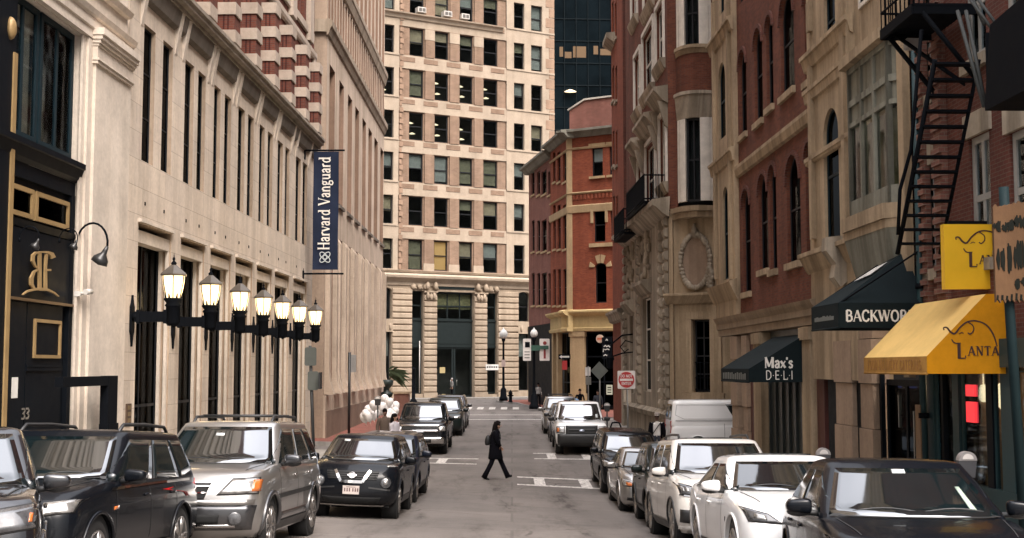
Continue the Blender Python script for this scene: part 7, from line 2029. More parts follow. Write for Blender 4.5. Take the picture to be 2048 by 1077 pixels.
# ------------------------------------------------------------------ lettering drawn with strokes (thick stems, thin hairlines, serifs)
GL = {
 'H': (0.82, [([(.16, 0), (.16, 1)], 1), ([(.66, 0), (.66, 1)], 1), ([(.16, .5), (.66, .5)], 0)], [(.16, 0), (.16, 1), (.66, 0), (.66, 1)]),
 'V': (0.78, [([(.08, 1), (.40, 0)], 1), ([(.40, 0), (.70, 1)], 0)], [(.08, 1), (.70, 1)]),
 'B': (0.72, [([(.16, 0), (.16, 1)], 1), ([(.16, 1), (.42, .98), (.54, .86), (.54, .66), (.42, .54), (.16, .52)], .6), ([(.42, .54), (.58, .44), (.60, .16), (.46, .02), (.16, 0)], .8)], []),
 'A': (0.78, [([(.06, 0), (.38, 1)], 0), ([(.38, 1), (.70, 0)], 1), ([(.18, .34), (.58, .34)], 0)], [(.06, 0), (.70, 0)]),
 'C': (0.74, [([(.64, .74), (.58, .92), (.40, 1), (.20, .9), (.10, .64), (.10, .36), (.20, .1), (.40, 0), (.58, .08), (.66, .26)], .8)], []),
 'K': (0.80, [([(.16, 0), (.16, 1)], 1), ([(.18, .42), (.64, 1)], 0), ([(.32, .58), (.70, 0)], 1)], [(.16, 0), (.16, 1), (.64, 1), (.70, 0)]),
 'W': (1.10, [([(.06, 1), (.30, 0)], 1), ([(.30, 0), (.52, 1)], 0), ([(.52, 1), (.76, 0)], 1), ([(.76, 0), (1.0, 1)], 0)], [(.06, 1), (.52, 1), (1.0, 1)]),
 'O': (0.82, [([(.40, 1), (.20, .9), (.10, .64), (.10, .36), (.20, .1), (.40, 0), (.60, .1), (.70, .36), (.70, .64), (.60, .9), (.40, 1)], .8)], []),
 'R': (0.78, [([(.16, 0), (.16, 1)], 1), ([(.16, 1), (.44, .98), (.56, .84), (.54, .62), (.42, .5), (.16, .5)], .6), ([(.40, .5), (.70, 0)], .9)], [(.16, 0), (.70, 0)]),
 'S': (0.62, [([(.50, .80), (.44, .96), (.26, 1), (.12, .90), (.12, .70), (.30, .54), (.46, .42), (.52, .22), (.42, .04), (.24, 0), (.10, .10), (.08, .24)], .8)], []),
 'L': (0.66, [([(.16, 0), (.16, 1)], 1), ([(.10, .02), (.56, .02), (.58, .2)], 0)], [(.16, 1)]),
 'N': (0.84, [([(.14, 0), (.14, 1)], 0), ([(.14, 1), (.68, 0)], 1), ([(.68, 0), (.68, 1)], 0)], [(.14, 0), (.68, 1), (.10, 1)]),
 'T': (0.72, [([(.35, 0), (.35, 1)], 1), ([(.04, .82), (.06, .98), (.64, .98), (.66, .82)], 0)], [(.35, 0)]),
 'M': (0.98, [([(.14, 0), (.14, 1)], .3), ([(.14, 1), (.46, .1)], 1), ([(.46, .1), (.80, 1)], .3), ([(.80, 0), (.80, 1)], 1.3)], [(.14, 0), (.80, 0)]),
 'D': (0.80, [([(.16, 0), (.16, 1)], 1), ([(.16, 1), (.44, .98), (.64, .76), (.66, .3), (.46, .03), (.16, 0)], 1)], []),
 'E': (0.66, [([(.16, 0), (.16, 1)], 1), ([(.16, .97), (.54, .97)], 1), ([(.16, .5), (.48, .5)], 1), ([(.16, .03), (.56, .03)], 1)], []),
 'I': (0.34, [([(.16, 0), (.16, 1)], 1)], []),
 'F': (0.62, [([(.16, 0), (.16, 1)], 1), ([(.16, .97), (.54, .97)], 1), ([(.16, .5), (.46, .5)], 1)], []),
 'G': (0.80, [([(.64, .78), (.50, .97), (.30, .97), (.12, .7), (.12, .3), (.30, .03), (.52, .03), (.66, .2), (.66, .46), (.44, .46)], 1)], []),
 'Y': (0.70, [([(.06, 1), (.34, .5)], 1), ([(.62, 1), (.34, .5), (.34, 0)], 1)], []),
 '.': (0.24, [([(.08, .46), (.16, .46)], .6)], []),
 "'": (0.22, [([(.10, 1), (.08, .76)], .7)], []),
 ' ': (0.4, [], []),
 'a': (0.58, [([(.12, .50), (.18, .62), (.32, .66), (.42, .56), (.42, .04)], .9), ([(.42, .38), (.22, .34), (.10, .20), (.14, .04), (.28, 0), (.42, .14)], .7)], [(.46, 0)]),
 'r': (0.48, [([(.16, 0), (.16, .64)], 1), ([(.16, .44), (.26, .62), (.42, .64)], .8)], [(.16, 0)]),
 'v': (0.56, [([(.06, .64), (.28, 0)], 1), ([(.28, 0), (.50, .64)], 0)], [(.06, .64), (.50, .64)]),
 'd': (0.64, [([(.48, 0), (.48, 1)], 1), ([(.48, .52), (.30, .66), (.14, .52), (.10, .3), (.16, .06), (.30, 0), (.48, .14)], .7)], [(.44, 1), (.52, 0)]),
 'n': (0.66, [([(.14, 0), (.14, .64)], 1), ([(.14, .48), (.32, .66), (.46, .58), (.50, .4), (.50, 0)], .85)], [(.14, 0), (.50, 0)]),
 'g': (0.60, [([(.26, .66), (.12, .56), (.12, .36), (.26, .26), (.40, .36), (.40, .56), (.26, .66)], .7), ([(.38, .6), (.52, .68)], .4), ([(.18, .28), (.12, .14), (.30, .06), (.48, .02), (.50, -.18), (.30, -.28), (.10, -.2), (.10, -.06), (.22, .06)], .6)], []),
 'u': (0.66, [([(.14, .64), (.14, .16), (.24, .02), (.38, .04), (.50, .18)], .85), ([(.50, 0), (.50, .64)], 1)], [(.12, .64), (.48, .64), (.54, 0)]),
 'x': (0.58, [([(.06, .64), (.48, 0)], 1.1), ([(.06, 0), (.48, .64)], .3)], []),
 's': (0.48, [([(.38, .5), (.30, .64), (.16, .62), (.10, .48), (.24, .36), (.38, .22), (.34, .04), (.18, 0), (.08, .12)], .8)], []),
}
def letters(mb, text, x, z, h, y=0.0, t=0.01, thick=0.15, thin=0.06, serif=0.13, gap=0.0):
    """writes into mb in the x-z plane facing -y; returns the end x"""
    for ch in text:
        w, strokes, ser = GL[ch]; k = 0
        for pts, wt in strokes:
            mb.ribbon([(x + a * h, z + b * h) for a, b in pts], lerp(thin, thick, wt) * h, y - 0.0006 * k, t); k += 1
        if serif:
            for a, b in ser: mb.ribbon([(x + (a - serif) * h, z + b * h), (x + (a + serif) * h, z + b * h)], 0.05 * h, y - 0.0006 * k, t)
        x += (w + gap) * h
    return x
def text_w(text, h, gap=0.0): return sum((GL[c][0] + gap) * h for c in text)

class FT:
    """a free-standing thing modelled in the coordinates of a facade"""
    def __init__(s, F, s0, y0, z0, name, label, cat, group=None):
        s.o = (s0, y0, z0); s.F = F; s.root = empty(name, F.P(s0, y0, z0), math.atan2(F.d.y, F.d.x), label, cat, group)
    def build(s, mb, name, mat, parent=None):
        mb.v = [(x - s.o[0], y - s.o[1], z - s.o[2]) for x, y, z in mb.v]
        if name == 'rod':
            for f in mb.clusters(): o = mb.subset(f).build(name, mat, s.root)
            return o
        return mb.build(name, mat, parent or s.root)
def to_end(mb, X): mb.v = [(X + y, x, z) for x, y, z in mb.v]     # x-z drawing -> y-z plane at s = X, facing the camera side (+s)
def flip_end(mb, X): mb.v = [(X - y, x, z) for x, y, z in mb.v]

def canvas(name, col, dirt=0.75):
    if name in MATS: return MATS[name]
    m, nt, b = _new(name); v = coord(nt)
    n1 = noise(nt, v, 1.6, 7, 0.7); n2 = noise(nt, v, 90, 2, 0.5)
    c = ramp(nt, n1, [(0.32, mul(col, dirt)), (0.6, col)])
    nt.links.new(c, b.inputs['Base Color']); b.inputs['Roughness'].default_value = 0.8; b.inputs['Specular IOR Level'].default_value = 0.12
    bump(nt, b, n2, 0.2, 0.004); MATS[name] = m; return m
M_NAVYAWN = canvas('dark_green_awning_canvas', (0.008, 0.014, 0.016)); M_YELAWN = canvas('yellow_awning_canvas', (0.74, 0.31, 0.012)); M_YELTOP = canvas('faded_yellow_canvas', (0.74, 0.49, 0.17), 0.84)
M_WLET = plain('white_lettering', (0.72, 0.68, 0.62), 0.6); M_BRLET = plain('dark_brown_lettering', (0.06, 0.025, 0.02), 0.6); M_FADELET = plain('faded_lettering', (0.26, 0.11, 0.02), 0.7); M_GHOST = plain('worn_grey_lettering', (0.13, 0.14, 0.13), 0.7)

def awning(F, px_o_near, px_o_far, px_wall, y_top, y_bot, y_val, name, label, top_mat, end_mat, flat=0.0, hip=0.0):
    """wedge awning: near end panel faces the camera, valance faces the street"""
    r1 = F.S(px_wall, (y_top + y_bot) / 2)
    # outward reach from the near outer corner at the same depth
    Zd = F.P(r1, 0, 0).y; W_ = at(px_o_near, y_bot, Zd); Pw = F.P(r1, 0, 0)
    out = -(Pw.x - W_.x)
    zb = at(px_o_near, y_bot, Zd).z - F.z; zv = at(px_o_near, y_val, Zd).z - F.z; zt = F.Z(px_wall, y_top)
    r0 = F.S(px_o_far, y_bot, out)
    T_ = FT(F, (r0 + r1) / 2, 0, zb, name, label, 'awning')
    T_.s0, T_.s1, T_.out, T_.zb, T_.zv, T_.zt = r0, r1, out, zb, zv, zt
    h = hip
    mb = MB(); n = 10
    def sag(t, u): return -0.03 * math.sin(math.pi * u) * math.sin(math.pi * t)
    for i in range(n):
        for j in range(6):
            q = []
            for (a, b) in ((i, j), (i + 1, j), (i + 1, j + 1), (i, j + 1)):
                t, u = a / n, b / 6
                sx = lerp(r0 + h * u, r1 - h * u, t)
                q.append((sx, lerp(out, -0.02 - flat, u), lerp(zv, zt, u) + sag(t, u)))
            mb.quad(*q)
    if flat: mb.quad((r0, -0.02 - flat, zt), (r1, -0.02 - flat, zt), (r1, 0, zt), (r0, 0, zt))
    T_.build(mb, 'canopy', top_mat)
    mb = MB(); mb.box(r0, r1, out - 0.008, out + 0.008, zb, zv); mb.tube([(r0, out, zb), (r1, out, zb)], 0.02, 6); T_.build(mb, 'valance', M_FADEVAL if name == 'yellow_awning' else end_mat)
    for (s, sg) in ((r1, 1), (r0, -1)):
        mb = MB()
        if h:
            mb.quad((s, out, zb), (s, 0, zb), (s, 0, zv), (s, out, zv)); mb.add([(s, out, zv), (s, 0, zv), (s - sg * h, -0.02, zt)], [(0, 1, 2)])
        else:
            pts = [(out, zb), (0, zb), (0, zt), (-0.02 - flat, zt), (out, zv)]
            mb.add([(s, a, b) for a, b in pts], [tuple(range(5))])
        T_.build(mb, 'end_panel', end_mat)
    mb = MB()
    for s in (r0 + 0.03, r1 - 0.03): mb.tube([(s, 0, zt - 0.05), (s, out + 0.04, zv), (s, out + 0.04, zb + 0.05), (s, 0, zb + 0.05)], 0.018, 6)
    T_.build(mb, 'frame', M_IRON)
    return T_
M_FADEVAL = canvas('stained_yellow_valance', (0.44, 0.23, 0.06), 0.6)
A1 = awning(Mx, 1498, 1443, 1615, 668, 765, 738, 'dark_awning', 'dark green awning lettered with the deli name in white', M_NAVYAWN, M_NAVYAWN)
mb = MB(); d = -A1.out; h = 0.30
hz = A1.zb + 0.47
x0 = A1.out + d * 0.26
letters(mb, "Max's", x0, A1.zb + 0.37, 0.27, 0, 0.008, thick=0.20, thin=0.08, serif=0.08, gap=-0.02)
letters(mb, "D.E.L.I", x0 + 0.02, A1.zb + 0.07, 0.225, 0, 0.008, thick=0.10, thin=0.10, serif=0, gap=0.01)
flip_end(mb, A1.s1 + 0.006); A1.build(mb, 'lettering', M_WLET)
mb = MB()
rg = random.Random(5)
for k in range(13): 
    s = lerp(A1.s0 + 0.3, A1.s1 - 0.3, k / 13); mb.box(s, s + 0.16, A1.out - 0.012, A1.out - 0.009, A1.zb + 0.06, A1.zb + 0.2 + rg.random() * 0.05)
A1.build(mb, 'worn_lettering', M_GHOST)
A2 = awning(OR, 1677, 1624, 1856, 486, 656, 606, 'dark_awning', 'large dark green hipped awning with white serif lettering on its front', M_NAVYAWN, M_NAVYAWN, hip=0.9)
mb = MB(); h = (A2.zv - A2.zb) * 0.44
letters(mb, 'BACKWORKS', A2.out + 0.12, A2.zb + 0.12, h, 0, 0.008, thick=0.19, thin=0.08, serif=0.10)
flip_end(mb, A2.s1 + 0.006); A2.build(mb, 'lettering', M_WLET)
mb = MB()
for k in range(14):
    s = lerp(A2.s0 + 0.25, A2.s1 - 0.3, k / 14); mb.box(s, s + 0.09, A2.out - 0.012, A2.out - 0.009, A2.zb + 0.16, A2.zb + 0.23 + rg.random() * 0.03)
A2.build(mb, 'worn_lettering', M_GHOST)
mb = MB()     # slanted white lettering block on the sloping top
for k in range(9):
    t = 0.22 + k * 0.065; u0_, u1_ = 0.42 + 0.01 * k, 0.66 + 0.008 * k
    def cp(t, u): return (lerp(A2.s0 + 0.9 * u, A2.s1 - 0.9 * u, t), lerp(A2.out, -0.02, u) - 0.02, lerp(A2.zv, A2.zt, u) + 0.02)
    mb.quad(cp(t, u0_), cp(t + 0.05, u0_), cp(t + 0.05, u1_), cp(t, u1_))
A2.build(mb, 'canopy_lettering', M_WLET)
A3 = awning(H, 1853, 1729, 2012, 588, 748, 713, 'yellow_awning', 'bright yellow restaurant awning with brown elephant outline over the door', M_YELTOP, M_YELAWN, flat=0.28)
def elephant(mb, x, z, w, wt=0.03, cut=9):
    """line drawn elephant head with the name below; w is the full width"""
    k = w / 305.0
    def S_(pts, ws):
        P = [(x + (a - 865) * k, z + (900 - b) * k) for a, b in pts]
        P2, W2 = [], []
        for i in range(len(P) - 1):
            for j in range(4):
                t = j / 4; p0, p1, p2, p3 = P[max(i - 1, 0)], P[i], P[i + 1], P[min(i + 2, len(P) - 1)]
                f = lambda c: 0.5 * (2 * p1[c] + (p2[c] - p0[c]) * t + (2 * p0[c] - 5 * p1[c] + 4 * p2[c] - p3[c]) * t * t + (3 * p1[c] - p0[c] - 3 * p2[c] + p3[c]) * t ** 3)
                P2.append((f(0), f(1))); W2.append(lerp(ws[i], ws[i + 1], t))
        P2.append(P[-1]); W2.append(ws[-1]); P2 = [(min(a, x + cut), b) for a, b in P2]
        mb.ribbon(P2, [q * w for q in W2], 0, 0.008)
    S_([(868, 738), (866, 724), (885, 724), (905, 748), (930, 757), (960, 722), (1000, 692), (1050, 684), (1110, 706), (1150, 760), (1172, 830)], [.02, .025, .03, .036, .034, .03, .03, .026, .028, .03, .018])
    S_([(1008, 692), (1035, 712), (1038, 740), (1018, 760), (1004, 752)], [.02, .02, .022, .026, .02])
    S_([(953, 760), (968, 752), (980, 757)], [.012, .018, .012])
    S_([(910, 790), (922, 808), (942, 815), (952, 814)], [.02, .024, .02, .012])
    mb.v = list(mb.v)
    hL = 88 * k; letters(mb, 'L', x + 72 * k, z, hL, -0.002, 0.008, thick=0.2, thin=0.08)
    letters(mb, 'ANTA', x + 138 * k, z + 18 * k, 52 * k, -0.002, 0.008, thick=0.2, thin=0.09, serif=0.14, gap=0.1)
def quad_px(mb, F, s): pass
d = -A3.out
mb = MB(); elephant(mb, A3.out + d * 0.22, A3.zb + 0.24, d * 0.66); flip_end(mb, A3.s1 + 0.006); A3.build(mb, 'elephant_emblem', M_BRLET)
mb = MB(); tw = text_w('FOOD DELIVERY CATERING', 0.15, 0.12); x = A3.s0 + 0.25; letters(mb, 'FOOD DELIVERY CATERING', x, A3.zb + 0.06, 0.15 * (A3.s1 - A3.s0 - 0.45) / tw, A3.out - 0.012, 0.004, thick=0.13, thin=0.1, serif=0, gap=0.12); A3.build(mb, 'worn_lettering', M_FADELET)

# projecting yellow sign
sz0 = H.S(1975, 515)
Yd = H.P(sz0, 0, 0).y
pl_, pr_ = at(1885, 515, Yd), at(1992, 515, Yd); zt_, zb_ = at(1885, 450, Yd).z - H.z, at(1885, 579, Yd).z - H.z
xw = H.P(sz0, 0, 0).x
y0 = pl_.x - xw; y1 = pr_.x - xw + 0.12
SG = FT(H, sz0, y1, (zt_ + zb_) / 2, 'projecting_sign', 'square yellow projecting sign with brown elephant outline above the yellow awning', 'sign')
mb = MB(); mb.box(sz0 - 0.08, sz0 + 0.08, y0, y1, zb_, zt_); SG.build(mb, 'panel', plain('yellow_sign_panel', (0.76, 0.44, 0.012), 0.5, var=0.06))
mb = MB(); elephant(mb, y0 + 0.19, zb_ + 0.36, (y1 - y0) * 0.84, cut=(y1 - y0) * 0.74); flip_end(mb, sz0 + 0.086); SG.build(mb, 'elephant_emblem', M_BRLET)
mb = MB(); mb.box(sz0 - 0.03, sz0 + 0.03, y0 + 0.1, 0.0, zt_, zt_ + 0.06); mb.box(sz0 - 0.03, sz0 + 0.03, y1, 0, zb_ + 0.1, zb_ + 0.16); SG.build(mb, 'bracket', M_IRON)

# ------------------------------------------------------------------ fire escape
FE = FT(H, H.S(1880, 300), 0, 1.5, 'fire_escape', 'black iron fire escape with steep stair on the dark brick facade', 'fire escape')
def yp(X, Yd): # facade-local y of a world X at depth
    return None
def fpt(px, py, Yd): # pixel at depth -> facade coords
    q = at(px, py, Yd); v = Vector((q.x, q.y)) - H.O
    return (v.dot(H.d), v.dot(H.n), q.z - H.z)
k_ = 2500 / 2300
def fbar(mb, a, b, r): mb.tube([a, b], r, 5)
# platform: near edge and far edge measured on the photograph
zpl = fpt(1763, 66, 22.3)[2]; sfar = fpt(1763, 66, 22.3)[0]; yo = fpt(1763, 66, 22.3)[1]; snear = fpt(1815, 28, 20.7)[0] + 0.1
mb = MB()
for k in range(12): mb.box(lerp(sfar, snear, k / 11) - 0.035, lerp(sfar, snear, k / 11) + 0.035, yo, 0, zpl, zpl + 0.03)
mb.box(sfar, snear, yo - 0.03, yo + 0.03, zpl - 0.14, zpl + 0.04); mb.box(sfar - 0.02, sfar + 0.03, yo, 0, zpl - 0.14, zpl + 0.04); mb.box(snear - 0.03, snear + 0.03, yo, 0, zpl - 0.14, zpl + 0.04)
mb.box(sfar, snear, yo + 0.03, -0.05, zpl - 0.03, zpl - 0.002)
FE.build(mb, 'platform', M_IRON)
mb = MB()
for zz in (zpl + 0.35, zpl + 0.7, zpl + 1.05):
    fbar(mb, (sfar, yo, zz), (snear, yo, zz), 0.022); fbar(mb, (sfar, yo, zz), (sfar, 0, zz), 0.022)
for k in range(9): fbar(mb, (lerp(sfar, snear, k / 8), yo, zpl), (lerp(sfar, snear, k / 8), yo, zpl + 1.05), 0.012)
for k in range(12): fbar(mb, (sfar, yo * k / 12, zpl), (sfar, yo * k / 12, zpl + 1.05), 0.012)
FE.build(mb, 'railing', M_IRON)
mb = MB()
fbar(mb, (sfar, yo + 0.15, zpl - 0.1), (sfar + 0.05, -0.02, zpl - 1.25), 0.045); fbar(mb, (snear, yo + 0.15, zpl - 0.1), (snear, -0.02, zpl - 1.25), 0.045)
fbar(mb, fpt(1790, 70, 22.2), fpt(1960, 190, 21.0), 0.04)
FE.build(mb, 'bracket', M_IRON)
# the stair: two stringers and treads
L0, L1 = fpt(1870, 120, 19.8), fpt(1795, 508, 21.6); R0, R1 = fpt(1958, 120, 19.8), fpt(1880, 508, 21.6)
mb = MB(); mb.tube([L0, L1], 0.045, 6); mb.tube([R0, R1], 0.035, 6)
a = fpt(1843, 60, 20.2); mb.tube([a, fpt(1822, 300, 20.9), fpt(1800, 380, 21.2), fpt(1796, 470, 21.4)], 0.035, 6)
FE.build(mb, 'stringer', M_IRON)
for k in range(13):
    t = (k + 0.35) / 13; a = [lerp(L0[i], L1[i], t) for i in range(3)]; b = [lerp(R0[i], R1[i], t) for i in range(3)]
    mb = MB(); mb.prism([(a[1], a[2]), (b[1], b[2]), (b[1], b[2] + 0.035), (a[1], a[2] + 0.035)], a[0] - 0.10, a[0] + 0.10, axes='yz'); FE.build(mb, 'tread', M_IRON)
# upper landing with sheet metal side and its stair
P0 = fpt(1970, 222, 17.2); z0 = P0[2]; ya = P0[1]; s0 = P0[0]
mb = MB(); mb.box(s0, s0 + 1.6, ya, -0.02, z0, z0 + 0.10); mb.prism([(s0, z0 + 0.1), (s0 + 1.6, z0 + 0.1), (s0 + 1.6, z0 + 1.25), (s0 + 0.25, z0 + 1.15)], ya - 0.0, ya + 0.03, axes='xz'); mb.box(s0, s0 + 0.04, ya + 0.031, -0.02, z0 + 0.1, z0 + 1.1)
FE.build(mb, 'upper_landing', M_IRON)
mb = MB()
for dx in (0, 17): mb.tube([fpt(1915 + dx, 22, 17.9), fpt(1968 + dx * 0.2, 214, 17.3)], 0.03, 5)
for dx in (30, 46): mb.tube([fpt(1925 + dx - 14, 0, 17.9), fpt(1955 + dx, 60, 17.5)], 0.025, 5)
mb.tube([fpt(1932, -30, 18.4), fpt(1969, 50, 18.0)], 0.03, 5)
FE.build(mb, 'ladder', plain('grey_iron', (0.05, 0.052, 0.05), 0.6, spec=0.1))
# drainpipe and flood lamp by the oriel
DP = FT(H, H.S(1836, 300), -0.15, 0.3, 'drainpipe', 'dark green drainpipe running down between the oriel and the brick building', 'pipe')
mb = MB(); s = H.S(1834, 300, -0.12); mb.tube([(s, -0.12, 0.4), (s, -0.12, H.Z(1825, 110))], 0.07, 8); DP.build(mb, 'pipe', M_TEAL)
mb = MB()
for zz in (2.2, 4.6, 7.0): mb.lathe([(0.095, -0.05), (0.095, 0.05)], (s, -0.12, zz), 10)
DP.build(mb, 'clamp', M_IRON)
u, v, w_ = fpt(1824, 88, 22.2)
FL = FT(H, u, v, w_, 'flood_lamp', 'pale flood lamp under the fire escape platform', 'lamp')
mb = MB(); mb.box(u - 0.1, u + 0.1, v - 0.12, v + 0.12, w_ - 0.1, w_ + 0.08); FL.build(mb, 'housing', plain('pale_metal2', (0.45, 0.43, 0.40), 0.5))
mb = MB(); mb.tube([(u, v, w_ + 0.08), (u, v + 0.2, w_ + 0.3), (u, 0, w_ + 0.3)], 0.02, 6); FL.build(mb, 'arm', M_IRON)

# ------------------------------------------------------------------ blue hanging banner
sb_ = C.S(607, 420); Yd = C.P(sb_, 0, 0).y; xw = C.P(sb_, 0, 0).x
bx0, bx1 = at(626, 420, Yd).x - xw, at(677, 420, Yd).x - xw; zt_, zb_ = at(640, 304, Yd).z - C.z, at(640, 540, Yd).z - C.z
BN = FT(C, sb_, 0, zb_, 'hanging_banner', 'navy blue vertical banner with white serif lettering by the last lamp', 'banner')
# facade-local outward is -y, so an outward distance d sits at y = -d; seen from the camera it runs to the right
mb = MB(); n = 8; m_ = 14
for i in range(n):
    for j in range(m_):
        P = [(sb_ + 0.03 * math.sin(3.1 * b / m_ * 3 + a / n * 2), -lerp(bx0, bx1, a / n), lerp(zb_, zt_, b / m_)) for a, b in ((i, j), (i + 1, j), (i + 1, j + 1), (i, j + 1))]
        mb.quad(*P)
BN.build(mb, 'cloth', canvas('navy_banner_cloth', (0.017, 0.024, 0.048), 0.8))
mb = MB(); LW = bx1 - bx0
h = LW * 0.44; tw = text_w('Harvard Vanguard', h, 0.0); tl = (zt_ - zb_) * 0.79
letters(mb, 'Harvard Vanguard', 0, 0, h, 0, 0.006, thick=0.16, thin=0.07, serif=0.11)
sx = tl / tw
x0_ = zb_ + (zt_ - zb_) * 0.165
mb.v = [(sb_ - 0.045 + y, -(bx0 + LW * 0.66 - z), x0_ + x * sx) for x, y, z in mb.v]
BN.build(mb, 'lettering', M_WLET)
mb = MB(); cx_, cz_ = bx0 + LW * 0.50, zb_ + (zt_ - zb_) * 0.105; r_ = LW * 0.16
for a0 in range(4):
    a = math.pi / 4 + a0 * math.pi / 2; P = []
    for k in range(17):
        t = 2 * math.pi * k / 16; u_, v_ = r_ * 1.05 * math.cos(t) + r_ * 0.55, r_ * 0.62 * math.sin(t)
        P.append((u_ * math.cos(a) - v_ * math.sin(a), u_ * math.sin(a) + v_ * math.cos(a)))
    mb.ribbon(P, r_ * 0.2, -0.001 * a0, 0.005)
mb.v = [(sb_ - 0.045 + y, -(cx_ + x), cz_ + z) for x, y, z in mb.v]
BN.build(mb, 'knot_emblem', plain('pale_blue_emblem', (0.45, 0.50, 0.52), 0.6))
mb = MB()
for zz in (zt_ + 0.05, at(640, 548, Yd).z - C.z):
    mb.tube([(sb_, 0, zz), (sb_, -(bx1 + 0.22), zz)], 0.035, 6); mb.box(sb_ - 0.06, sb_ + 0.06, -0.05, 0, zz - 0.35, zz + 0.12)
BN.build(mb, 'rod', M_IRON)

# ------------------------------------------------------------------ posts, signs, lamps, meters
def gnd(px, Y, lift=0.0):
    x = (px - CX) * Y / FP; return Vector((x, Y, gz(x, Y) + lift))
M_SIGNBACK = plain('grey_sign_back', (0.07, 0.075, 0.065), 0.5); M_POST = plain('dark_post', (0.02, 0.02, 0.02), 0.5); M_GALV = plain('galvanised_steel', (0.26, 0.25, 0.235), 0.5, metal=0.3)
M_SIGNW = plain('sign_white', (0.66, 0.62, 0.58), 0.5); M_SIGNRED = plain('sign_red', (0.42, 0.03, 0.03), 0.5); M_SIGNGREEN = plain('sign_green', (0.03, 0.085, 0.06), 0.5)
def zpx(py, Y): return at(CX, py, Y).z
def post(name, label, px, Y, py_top, r, mat, cat='sign', lean=0.0, lift=0.14):
    g = gnd(px, Y, lift); o = empty(name, g, 0, label, cat); h = zpx(py_top, Y) - g.z
    mb = MB(); mb.tube([(0, 0, -0.05), (lean, 0, h)], r, 8); mb.lathe([(r * 1.8, 0), (r * 1.8, 0.03), (r, 0.06)], (0, 0, 0), 10); mb.build('post', mat, o)
    return o, g, h
def board(o, g, x0, x1, y0, y1, Y, mat, name, dy=-0.06, rad=0.05, lean=0.0):
    a, b = at(x0, y1, Y), at(x1, y0, Y); X0, X1, Z0, Z1 = a.x - g.x, b.x - g.x, a.z - g.z, b.z - g.z
    P = []
    for (cx_, cz_, a0) in ((X1 - rad, Z1 - rad, 0), (X0 + rad, Z1 - rad, 90), (X0 + rad, Z0 + rad, 180), (X1 - rad, Z0 + rad, 270)):
        for k in range(4): t = R(a0 + 30 * k); P.append((cx_ + rad * math.cos(t), cz_ + rad * math.sin(t)))
    mb = MB(); mb.prism(P, dy - 0.006, dy + 0.006); return mb.build(name, mat, o), (X0, X1, Z0, Z1)
# two sign backs on a leaning post by the silver car
o, g, h = post('sign_post', 'leaning black post with two dark sign backs beyond the silver utility vehicle', 634, 30.5, 692, 0.04, M_POST, lean=-0.16)
for (x0, x1, y0, y1, tl) in ((610, 634, 695, 732, 0.18), (616, 638, 743, 781, 0.1)):
    b, e = board(o, g, x0, x1, y0, y1, 30.5, M_SIGNBACK, 'sign_back', dy=-0.07)
    b.data.transform(Matrix.Shear('XZ', 4, (0, 0)) if False else Matrix.Identity(4))
mb = MB(); mb.box(0.1, 0.14, -0.3, 0.02, zpx(778, 30.5) - g.z, zpx(745, 30.5) - g.z); mb.build('edge_on_sign', M_POST, o)
o, g, h = post('sign_post', 'thin dark sign post with pale panel before the tan building', 700, 55, 705, 0.06, M_POST, lift=0.14); board(o, g, 695, 712, 710, 745, 55, M_GALV, 'sign_panel', dy=0.08)
# do not enter
o, g, h = post('no_entry_sign', 'square white and red no entry sign on a steel post', 1254, 49.4, 745, 0.035, M_GALV)
b, (X0, X1, Z0, Z1) = board(o, g, 1235, 1270, 742, 778, 49.4, M_SIGNW, 'sign_plate', rad=0.04)
cx_, cz_, r_ = (X0 + X1) / 2, (Z0 + Z1) / 2, (X1 - X0) * 0.45
mb = MB(); mb.lathe([(r_, -0.076), (r_, -0.066)], (cx_, 0, cz_), 28, axis='y'); d_ = mb.build('red_disc', M_SIGNRED, b)
mb = MB(); mb.box(cx_ - r_ * 0.82, cx_ + r_ * 0.82, -0.082, -0.076, cz_ - r_ * 0.14, cz_ + r_ * 0.14)
hh = r_ * 0.34
for t, zz in (('DO NOT', cz_ + r_ * 0.30), ('ENTER', cz_ - r_ * 0.64)):
    w_ = text_w(t, hh); letters(mb, t, cx_ - w_ / 2, zz, hh, -0.082, 0.006, thick=0.18, thin=0.18, serif=0)
mb.build('lettering', M_SIGNW, d_)
board(o, g, 1247, 1252, 780, 805, 49.4, plain('sign_tan', (0.40, 0.33, 0.25), 0.6), 'lower_plate', rad=0.01); board(o, g, 1256, 1262, 780, 805, 49.4, MATS['sign_tan'], 'lower_plate', dy=-0.05, rad=0.01)
# diamond sign seen from the back
o, g, h = post('diamond_sign', 'grey back of a diamond road sign before the corner shop', 1199, 64, 735, 0.035, M_GALV)
a, b = at(1181, 742, 64), at(1216, 742, 64); cx_, cz_, r_ = (a.x + b.x) / 2 - g.x, a.z - g.z, (b.x - a.x) / 2
mb = MB(); mb.prism([(cx_ - r_, cz_), (cx_, cz_ - r_ * 1.05), (cx_ + r_, cz_), (cx_, cz_ + r_ * 1.05)], -0.07, -0.055); mb.build('sign_back', plain('green_grey_back', (0.13, 0.14, 0.125), 0.5), o)
o, g, h = post('parking_sign', 'narrow pale sign on a post beside the corner shop pier', 1176, 66, 733, 0.03, M_GALV)
board(o, g, 1170, 1175, 735, 752, 66, M_SIGNW, 'sign_plate', rad=0.02); board(o, g, 1177, 1181, 735, 752, 66, M_SIGNW, 'sign_plate', rad=0.02, dy=-0.08); board(o, g, 1171, 1182, 754, 770, 66, plain('grey_plate', (0.2, 0.19, 0.17), 0.5), 'lower_plate', rad=0.02)
